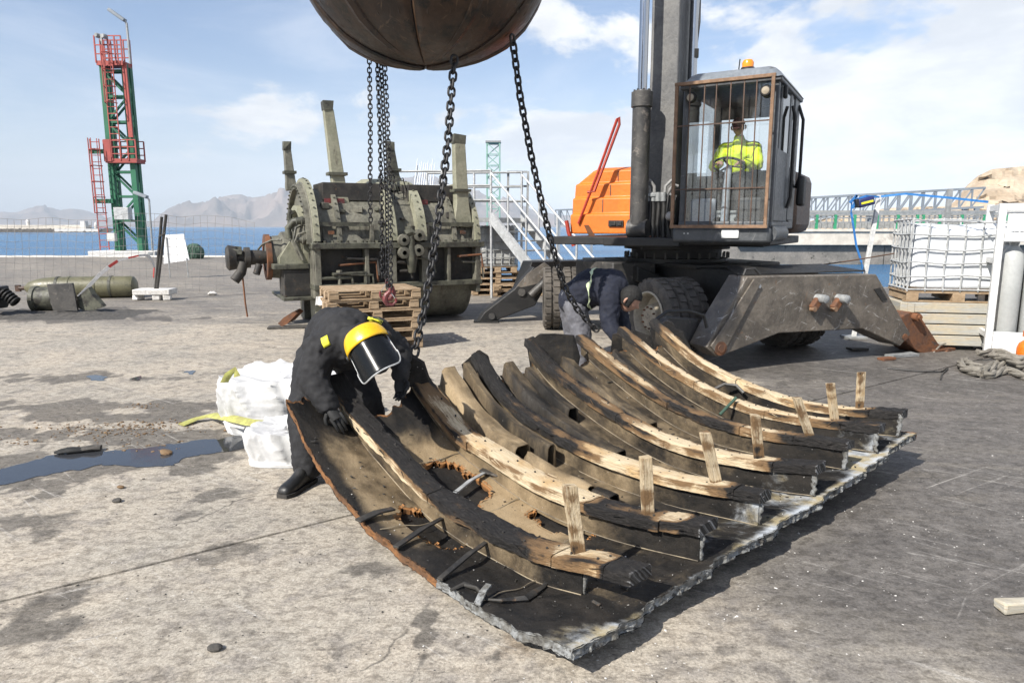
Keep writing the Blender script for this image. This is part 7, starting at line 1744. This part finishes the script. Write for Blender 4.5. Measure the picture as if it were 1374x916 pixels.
# stone block holding two rods
sb = thing('footing_block', 'white concrete footing block on the quay with rods standing in it', 'block', G(209, 404))
c_ = G(209, 402); m = MB(); m.box((c_.x, c_.y, .20), (.86, .50, .14), .08); m.rough(.012, 7); m.build('slab', 'stone_white', sb, bevel=.02)
for dx in (-.36, .10, .34): m = MB(); m.box((c_.x + dx, c_.y - .1, .07), (.17, .22, .13), dx); m.rough(.015, 7, dx); m.build('foot', 'stone_white', sb, bevel=.02)
for k, (a, b, nm) in enumerate((((208, 389), (217, 291), 'left'), ((210, 390), (223, 288), 'right'))):
    o = thing('steel_rod', '%s of the two leaning steel rods in the white block' % nm, 'rod', at(*a, c_.y), 'rods in the white block'); m = MB(); m.cyl(at(*a, c_.y) - Vector((0, 0, .06)), at(*b, c_.y), .035, 8); m.build('bar', 'char_metal', o)
    if k == 0: m = MB(); m.beam(at(213, 318, c_.y - .03), at(222, 312, c_.y - .03), .03, .03); m.build('tie', 'char_metal', o)
# barrier tape
tpe = thing('barrier_tape', 'red and white barrier tape sagging between fragment and rods', 'tape', G(140, 390))
pts = [(105, 398), (118, 385), (132, 370), (146, 358), (158, 350), (172, 346), (186, 343), (196, 342), (203, 347), (207, 358), (206, 372)]
for k in range(len(pts) - 1):
    m = MB(); a, b = at(*pts[k], 14.6 + .12 * k), at(*pts[k + 1], 14.6 + .12 * (k + 1)); m.beam(a, b, .012, .055 + .02 * math.sin(k)); m.build('tape_band', 'tape_red' if k in (3, 5, 9) else 'tape_white', tpe, smooth=False)
# white sheet on the fence, green net bundle
ws = thing('white_board', 'blank white sheet hanging crooked near the quay edge', 'board', at(236, 350, 24))
m = MB(); m.prism([at(*q, 24) for q in [(221, 315), (246, 314), (254, 349), (219, 354)]], (0, .03, 0)); m.rough(.02, 3); m.build('sheet', 'sheet_white', ws, smooth=False)
for p_ in ((223, 318), (250, 346)): m = MB(); q = at(*p_, 23.97); m.beam(q, Vector((q.x, q.y + .05, 0)), .03, .03); m.build('stake', 'galv_dull', ws)
nb_ = thing('net_bundle', 'small green heap of netting at the quay edge beside the white sheet', 'net', at(260, 346, 38))
m = MB(); p = G(260, 347); m.ball((p.x, p.y, .32), .62, 18, 12, (1, .7, .75)); m.rough(.16, 2.6); m.build('heap', 'net_green', nb_, ang=30)
for k in range(5): m = MB(); m.tube([Vector((p.x - .5 + .2 * k, p.y - .45, .05)), Vector((p.x - .4 + .2 * k, p.y - .5, .45)), Vector((p.x - .2 + .15 * k, p.y - .3, .75))], .03, 5); m.build('cord', 'net_green', nb_)
# pebbles round the block
# wire mesh fence
wf = thing('wire_fence', 'sagging wire mesh fence along the left side of the quay', 'fence', G(150, 398))
FY = 18.6
def fz(px, f):      # height fraction f: 0 bottom .. 1 top
    top_ = 291 + 4 * math.sin(px * .021) + 2.5 * math.sin(px * .055 + 1) + .018 * max(0, px - 200)
    return at(px, 402 + (top_ - 402) * f, FY + .25 * math.sin(px * .03))
for k in range(35):
    px = -12 + 10.4 * k; m = MB(); m.tube([fz(px + 1.2 * math.sin(k * 1.3 + q), q / 6) for q in range(7)], .0045, 4); m.build('mesh_wire', 'wire_grey', wf)
for k in range(12):
    f = k / 11; m = MB(); m.tube([fz(-12 + 354 * q / 40, f + .006 * math.sin(q * 1.1 + k)) for q in range(41)], .0045, 4); m.build('mesh_wire', 'wire_grey', wf)

# ================================================================== BAGS, STRAP, PUDDLE, LITTER
def sack(name, label, c, rx, ry, h, seed, group):
    o = thing(name, label, 'bag', c, group); m = MB()
    def fn(u, w):
        an = 2 * math.pi * u; ce = abs(math.cos(an)) ** .6 * (1 if math.cos(an) > 0 else -1); se = abs(math.sin(an)) ** .6 * (1 if math.sin(an) > 0 else -1)
        k = 1.0 + .10 * math.sin(w * 3.1) if w < .8 else 1.0 - (w - .8) * 1.6; 
        if w > .8: k = max(.0, 1.0 - ((w - .8) / .2) ** 1.3)
        zz = h * min(1, w / .8) - (0 if w < .8 else .10 * h * ((w - .8) / .2) + .06 * h * math.sin(an * 2 + seed))
        p = Vector((c[0] + ce * rx * k, c[1] + se * ry * k, zz))
        q = Vector((p.x * 5.5, p.y * 5.5, zz * 4.5 + seed)); rd = noise.ridged_multi_fractal(Vector((q.x * 1.1 + q.z * .35, q.y * 1.1, q.z * .38)) * .9, 1.0, 2.1, 4, .9, 2.0)
        d = .055 * (rd - 1.0) + .06 * noise.noise(q * .35); nr = Vector((ce, se, .5)).normalized()
        p += nr * d * (.3 + smoothstep(0, .2, w)) * (h / .5) ** .5; p.z = max(.003 + .02 * (w > .02), p.z); return p
    m.grid(fn, 170, 90); m.build('sack_cloth', 'bag_white', o, ang=70); return o
bg1 = sack('bulk_bag', 'crumpled white woven bulk bag, the larger, behind the masked worker', (-2.04, 6.05, 0), .46, .42, .46, 1.0, 'white bags behind the masked worker')
m = MB(); m.tube([at(300, 527, 5.75), at(298, 518, 5.7), at(306, 503, 5.7), at(315, 496, 5.72), at(318, 505, 5.72)], .030, 6, sq=.25); m.build('lifting_loop', 'strap_lime', bg1)
bg2 = sack('bulk_bag', 'small dirty white bag on the ground beside the masked worker boot', (-1.72, 5.12, 0), .27, .26, .27, 4.0, 'white bags behind the masked worker')
sp = thing('lashing_strap', 'yellow-green webbing strap lying across the white bags', 'strap', G(300, 572))
m = MB(); pts = [G(244, 572) + Vector((0, 0, .02)), G(262, 566) + Vector((0, 0, .03)), G(285, 564) + Vector((0, 0, .05)), at(310, 561, 5.55), at(335, 566, 5.42), at(365, 569, 5.38), at(395, 568, 5.3)]
m.tube(pts, .045, 6, sq=.22); m.rough(.008, 9); m.build('webbing', 'strap_lime', sp)
m = MB(); m.tube([at(303, 565, 5.55), at(312, 570, 5.5), at(330, 574, 5.45)], .03, 6, sq=.3); m.build('strap_end', 'tape_white', sp)
# puddles
t = NT('puddle_water'); t.fin((0.035, 0.037, 0.042), t.rng(t.noise(3), .35, .7, .02, .12)); t.bump(t.noise(7), .002, .4); t.b.inputs['IOR'].default_value = 1.45
def puddle(pxs, seed, z=.004):
    pts = [G(*q) for q in pxs]; dense = []
    for i in range(len(pts)):
        a, b = pts[i], pts[(i + 1) % len(pts)]
        for k in range(14): p = a.lerp(b, k / 14); dense.append(Vector((p.x + .05 * fbm(Vector((p.x * 4, p.y * 4, seed)), 4), p.y + .06 * fbm(Vector((p.x * 4, p.y * 4, seed + 9)), 4), z)))
    bm_ = bmesh.new(); vs = [bm_.verts.new(q) for q in dense]; f_ = bm_.faces.new(vs); bmesh.ops.triangulate(bm_, faces=[f_]); me_ = bpy.data.meshes.new('puddle'); bm_.normal_update(); bm_.to_mesh(me_); bm_.free()
    me_.materials.append(MAT['puddle_water']); o = bpy.data.objects.new('puddle', me_); col.objects.link(o); tag(o, kind='structure')
puddle([(-60, 640), (-10, 632), (60, 614), (110, 606), (160, 604), (230, 596), (290, 588), (342, 582), (338, 600), (300, 607), (255, 612), (232, 624), (190, 628), (130, 625), (80, 634), (40, 642), (-10, 652), (-60, 656)], 1.0)
puddle([(116, 505), (130, 502), (142, 506), (138, 511), (122, 511)], 3.0); puddle([(172, 509), (186, 505), (192, 509), (180, 512)], 4.0); puddle([(244, 500), (258, 496), (266, 498), (256, 503)], 5.0)
# black glove lying in the wet
gl = thing('dropped_glove', 'black work glove lying at the edge of the puddle', 'glove', G(100, 606)); p = G(98, 608); hand('glove_shell', p + Vector((.06, .02, .022)), (-.9, -.25, .05), (0, .1, -1), 'glove_black', gl, 1.1, .12)
m = MB(); m.tube([p + Vector((.04, .02, .022)), p + Vector((.13, .05, .028)), p + Vector((.18, .07, .022))], [.04, .045, .045], 10, sq=.5); m.rough(.012, 12); m.build('cuff', 'crumb_dark', gl)
# litter crumbs: shared meshes
def crumb_mesh(nm, mat, seed):
    m = MB(); m.ball((0, 0, 0), 1, 7, 5, (1, .75, .5)); m.rough(.35, 1.1, seed); me_ = bpy.data.meshes.new(nm); me_.from_pydata(m.v, [], m.f); me_.materials.append(MAT[mat]); return me_
def crumbs(name, label, pts, mat, smin, smax, seed):
    rnd = random.Random(seed); m = MB()
    for (x, y) in pts:
        s = rnd.uniform(smin, smax) * (1.6 if rnd.random() < .12 else 1); k = len(m.v); m.ball((x, y, s * .25), s, 6, 4, (1, rnd.uniform(.5, .9), rnd.uniform(.3, .6)))
        c_ = Vector((x, y, 0)); an = rnd.uniform(0, 6.28); M3_ = Matrix.Rotation(an, 3, 'Z')
        for i in range(k, len(m.v)): q = M3_ @ (Vector(m.v[i]) - c_); q += noise.noise_vector((q + c_) * (2.2 / s) * .2) * s * .45; m.v[i] = tuple(c_ + Vector((q.x, q.y, max(.001, q.z))))
    o = m.build(name, mat, None, smooth=False); return tag(o, label, 'debris', kind='stuff')
rnd = random.Random(11)
def scatter(px, py, sx, sy, n): 
    g = G(px, py); return [(g.x + rnd.gauss(0, sx), g.y + rnd.gauss(0, sy)) for _ in range(n)]
crumbs('rust_crumbs', 'rust-coloured crumbs and flakes scattered near the puddle', scatter(160, 578, .28, .12, 170) + scatter(205, 570, .25, .08, 90) + scatter(110, 572, .3, .08, 60) + scatter(190, 545, .12, .06, 40) + scatter(10, 592, .2, .05, 40) + scatter(180, 600, .3, .1, 50), 'crumb_rust', .004, .013, 1)
crumbs('dark_crumbs', 'dark grit and pebbles scattered over the concrete', scatter(200, 575, .9, .3, 150) + scatter(300, 720, 1.2, .6, 90) + scatter(120, 840, .8, .4, 70) + scatter(600, 850, .5, .2, 60) + scatter(1150, 750, .8, .7, 90) + scatter(120, 470, 2, .8, 60) + scatter(640, 480, 1.0, .5, 60), 'crumb_dark', .002, .006, 2)
crumbs('pale_crumbs', 'pale chips of fibre and concrete scattered around the panel', scatter(1150, 700, .9, .8, 170) + scatter(1000, 780, .5, .3, 90) + scatter(820, 905, .3, .1, 40) + scatter(150, 590, .6, .2, 30) + scatter(450, 790, .8, .4, 40), 'crumb_white', .002, .006, 3)
for px, py, s, mt_, lab in ((157, 673, .028, 'crumb_dark', 'small round dark pebble alone on the left foreground concrete'), (288, 872, .026, 'crumb_dark', 'flat dark stone near the bottom edge left of the panel'), (223, 609, .045, 'crumb_rust', 'lone rust-brown stone standing in the puddle'), (285, 396, .10, 'crumb_white', 'small white stone on the far quay right of the white block'), (162, 655, .022, 'crumb_rust', 'small brown clod just below the puddle')):
    p = G(px, py); o = thing('stone', lab, 'stone', p); m = MB(); m.ball((p.x, p.y, s * .4), s, 10, 7, (1.2, .9, .5)); m.rough(s * .35, 14, px); m.build('stone_body', mt_, o, ang=30)
# pale broken piece on the right edge
bk = thing('timber_offcut', 'pale splintered offcut on the concrete at the right edge', 'offcut', G(1365, 822)); p = G(1366, 822)
m = MB(); m.beam(p + Vector((-.09, 0, .03)), p + Vector((.16, .03, .03)), .07, .05, w1=.05); m.rough(.015, 16); m.build('offcut_body', 'board_pale', bk, bevel=.01)

# ================================================================== RIGHT SIDE
# white caged tank on pallet on stacked planks
tb = at(1264, 392, 10.2)
def stackz(py): return at(1264, py, 9.75).z
xf_ = Vector((at(1268, 430, 10.2).x, 10.2, 0)); zpal = at(1264, 407, 9.7).z
N4 = 4; 
for k in range(N4):
    hh = (zpal - .06) / N4; o = thing('timber_stack', '%s timber layer under the white caged tank' % ['bottom', 'second', 'third', 'top'][k], 'timber', (xf_.x, xf_.y, .06 + hh * k), 'timber layers under the white tank')
    m = MB(); m.box((xf_.x + .02 * math.sin(k * 2), xf_.y, .06 + hh * (k + .5)), (1.50, .85, hh * .90), R(-12)); m.build('planking', 'board_pale', o, bevel=.008)
    for sg in (-.62, .62): m = MB(); m.box((xf_.x + sg * .978 - .09, xf_.y - .42 - sg * .208, .06 + hh * (k + .5)), (.09, .03, hh * .86), R(-12)); m.build('batten', 'board_pale', o)
ibc(Vector((xf_.x, xf_.y, zpal)), R(-12), 1.36, .80, 1.02, 'ibc_white', 'white caged liquid tank with dented sagging top on the right', 'galv', 7, 6, .06, .16)
# gas cylinder rack
Yr = 9.25; xl_ = at(1323, 480, Yr).x; RX = Matrix.Translation((xl_, Yr, 0)) @ Matrix.Rotation(R(-24), 4, 'Z'); Wr = 1.25; zt_ = at(1345, 273, Yr).z; zmid = at(1345, 318, Yr).z
rk = thing('cylinder_rack', 'pale steel rack for tall gas cylinders at the right edge', 'rack', Vector((xl_, Yr, 0)))
for x_, y_ in ((0, 0), (Wr, 0), (0, .75), (Wr, .75)):
    m = MB(RX); m.beam((x_, y_, 0.02), (x_, y_, zt_), .085, .085); m.build('corner_post', 'white_frame', rk, bevel=.006)
for y_ in (0, .75):
    for z_, h_ in ((zt_ - .05, .10), (zmid, .12), (.19, .34)):
        m = MB(RX); m.box((Wr / 2, y_, z_), (Wr - .09, .05, h_)); m.build('cross_rail', 'white_frame', rk, bevel=.006)
for x_ in (0, Wr):
    for z_ in (zt_ - .05, .3, 1.3): m = MB(RX); m.box((x_, .375, z_), (.05, .66, .08)); m.build('side_rail', 'white_frame', rk, bevel=.006)
m = MB(RX); m.box((.30, 0, zt_ - .22), (.05, .05, .26)); m.build('divider', 'white_frame', rk)
m = MB(RX); m.box((.17, .02, zt_ - .24), (.2, .02, .24)); m.build('plate', 'white_frame', rk)
m = MB(RX); m.box((.62, .38, .10), (1.2, .7, .05)); m.build('floor_plate', 'galv_dull', rk)
for k, x_ in enumerate((.21, .50, .79, 1.06)):
    for q, y_ in enumerate((.20, .52)):
        pc = RX @ Vector((x_, y_, .13)); o = thing('gas_cylinder', 'grey gas cylinder, %s of the %s row in the pale rack' % (['first from the left', 'second from the left', 'third from the left', 'rightmost'][k], 'front' if q == 0 else 'back'), 'gas cylinder', pc, 'gas cylinders in the rack'); zc_ = at(1345, 322, Yr).z
        m = MB(); m.lathe([(0, 0), (.125, 0), (.135, .02), (.135, zc_ - .40), (.12, zc_ - .31), (.08, zc_ - .24), (.045, zc_ - .20), (.0, zc_ - .20)], pc, seg=26); m.build('cylinder_body', 'cylinder_grey', o)
        m = MB(); m.lathe([(.05, zc_ - .20), (.06, zc_ - .16), (.06, zc_ - .06), (.0, zc_ - .05)], pc, seg=14); m.build('valve_guard', 'galv_dull', o)
m = MB(RX); m.tube([(.35, 0, zt_ - .2), (.45, .02, zt_ - .3), (.6, 0, zt_ - .18), (.7, .03, zt_ - .3)], .03, 7); m.build('hose', 'hose', rk)
og = thing('orange_bottle', 'orange gas bottle partly cut off by the right edge', 'gas bottle', G(1378, 490)); p = G(1379, 490)
m = MB(); m.lathe([(0, 0), (.12, 0), (.14, .03), (.14, .22), (.12, .28), (.06, .33), (.05, .36), (.09, .37), (.09, .44), (.075, .44)], p, seg=24); m.build('bottle_body', 'orange_paint', og); m = MB(); m.cyl(p + Vector((0, 0, .34)), p + Vector((0, 0, .42)), .02, 8); m.build('valve', 'galv_dull', og)
# mooring rope coil
rp = thing('mooring_rope', 'thick grey mooring rope lying in loose coils at the right edge', 'rope', G(1340, 503)); cpt = G(1352, 497)
def rope(pts, name='rope_turn', r=.045):
    fine = []
    for i in range(len(pts) - 1):
        for k in range(10): fine.append(Vector(pts[i]).lerp(Vector(pts[i + 1]), k / 10))
    for pas in range(6): fine = [fine[0]] + [(fine[i - 1] + fine[i] * 2 + fine[i + 1]) / 4 for i in range(1, len(fine) - 1)] + [fine[-1]]
    # three strands laid round each other
    m = MB()
    for s_ in range(3):
        pp = []; acc = 0
        for i, p_ in enumerate(fine):
            t_ = (fine[min(len(fine) - 1, i + 1)] - fine[max(0, i - 1)]).normalized(); e = t_.cross(Vector((0, 0, 1))).normalized(); u = e.cross(t_)
            if i: acc += (p_ - fine[i - 1]).length
            an = acc / (r * 2.6) + s_ * 2 * math.pi / 3; pp.append(p_ + (e * math.cos(an) + u * math.sin(an)) * r * .52)
        m.tube(pp, r * .56, 6)
    return m.build(name, 'rope', rp)
for k, (px0, px1, py, z_) in enumerate(((1292, 1440, 493, .05), (1300, 1440, 499, .05), (1318, 1440, 507, .05), (1310, 1440, 488, .12), (1330, 1440, 497, .13))):
    n = 12; rope([G(px0 + (px1 - px0) * q / n, py + 5 * math.sin(q * .9 + k) - (4 if q == 0 else 0), 0) + Vector((0, 0, z_ + .012 * math.sin(q * 1.7 + k))) for q in range(n + 1)])
rope([G(1295, 488) + Vector((0, 0, .05)), G(1287, 492) + Vector((0, 0, .05)), G(1292, 500) + Vector((0, 0, .05)), G(1318, 508) + Vector((0, 0, .05))])
# loose flat rubbish under the outrigger
for px, py, w_, d_, mt_, lab in ((1210, 478, .45, .14, 'galv_dull', 'flat pale strip of metal under the rusty outrigger leg'), (1150, 470, .3, .12, 'crumb_dark', 'dark flat scrap in the shade under the outrigger beam'), (1190, 483, .2, .1, 'rusty', 'rusty scrap flake in front of the outrigger beam')):
    p = G(px, py); o = thing('metal_scrap', lab, 'scrap', p); m = MB(); m.box((p.x, p.y, .02), (w_, d_, .03), .3); m.rough(.02, 6, px); m.build('plate', mt_, o)
cb = thing('thin_cable', 'thin dark cable curling on the ground by the mooring rope', 'cable', G(1262, 500)); m = MB(); m.tube([G(1190, 495) + Vector((0, 0, .01)), G(1230, 499) + Vector((0, 0, .01)), G(1262, 500) + Vector((0, 0, .01)), G(1272, 496) + Vector((0, 0, .02)), G(1264, 503) + Vector((0, 0, .01)), G(1262, 510) + Vector((0, 0, .01))], .009, 5); m.build('cable_run', 'hose', cb)
# white pole with blue ratchet strap and tool bag
pb_, ptp = at(1160, 372, 10.9), at(1180, 262, 10.9); dirp = (ptp - pb_).normalized(); gp = pb_ - dirp * (pb_.z / dirp.z)
pol = thing('white_pole', 'slim white square pole behind the outrigger beam', 'pole', gp); m = MB(); m.beam(gp, ptp, .062, .05); m.build('post', 'white_frame', pol, bevel=.004); m = MB(); m.box((gp.x, gp.y, .02), (.3, .3, .03)); m.build('foot', 'galv_dull', pol)
p2 = at(1290, 252, 10.7); 
pl2 = thing('grey_pole', 'thin grey upright standing behind the white caged tank', 'pole', Vector((p2.x, 11.0, 0))); m = MB(); m.beam((p2.x - .02, 11.0, 0), (p2.x + .02, 11.0, p2.z), .07, .05); m.build('post', 'galv_dull', pl2)
bs = thing('ratchet_strap', 'bright blue lashing strap from white pole to the cylinder rack', 'strap', ptp)
m = MB()
def band(pts, w=.03): 
    for a, b in zip(pts, pts[1:]): m.beam(a, b, .008, w)
band([ptp + Vector((0, -.05, -.02)), at(1215, 260, 10.6), at(1270, 265, 10.0), at(1326, 271, 9.35)]); m.build('strap_run', 'strap_blue', bs, smooth=False)
m = MB(); band([ptp + Vector((-.03, -.06, -.03)), at(1162, 263, 10.75), at(1143, 270, 10.75), at(1142, 285, 10.75), at(1146, 310, 10.75), at(1149, 330, 10.75), at(1156, 352, 10.75), at(1158, 372, 10.75)], .03); m.build('strap_tail', 'strap_blue', bs, smooth=False)
m = MB(); band([at(1140, 272, 10.74), at(1150, 262, 10.74), at(1144, 280, 10.74)], .035); m.build('strap_knot', 'strap_blue', bs, smooth=False)
tl = thing('tool_pouch', 'blue and black tool pouch hanging on the white pole', 'pouch', at(1163, 280, 10.7)); c_ = at(1161, 271, 10.72)
m = MB(); m.box(c_, (.24, .12, .13), Matrix.Rotation(R(-14), 3, 'Y')); m.build('pouch_body', 'box_blue', tl, bevel=.02); m = MB(); m.box(c_ + Vector((0, -.065, -.005)), (.18, .008, .03), Matrix.Rotation(R(-14), 3, 'Y')); m.build('pale_stripe', 'patch_yellow', tl)
m = MB(); m.box(c_ + Vector((-.13, 0, -.02)), (.05, .1, .13), Matrix.Rotation(R(-14), 3, 'Y')); m.build('black_end', 'hose', tl, bevel=.01)
# rope line across the basin
rl = thing('guard_line', 'thin chain line drooping between excavator and white caged tank', 'rope', at(1080, 359, 10.6)); m = MB(); m.tube([at(1060, 362, 10.6), at(1090, 357, 10.6), at(1140, 350, 10.6), at(1200, 340, 10.6)], .010, 5); m.build('line', 'rust_deep', rl)
# ---- the air over the bay
hz = MB(); hz.box((0, 4600, 330), (26000, 13400, 680))
ho = hz.build('haze', None, smooth=False); tag(ho, kind='stuff')
t = NT('haze_air'); t.n.remove(t.b)
pvn = t.new('ShaderNodeVolumePrincipled'); pvn.inputs['Color'].default_value = (0.76, 0.87, 1.0, 1); pvn.inputs['Density'].default_value = 0.000110
pvn.inputs['Anisotropy'].default_value = -0.25
t.l.new(pvn.outputs[0], t.n['Material Output'].inputs['Volume'])
ho.data.materials.append(MAT['haze_air'])
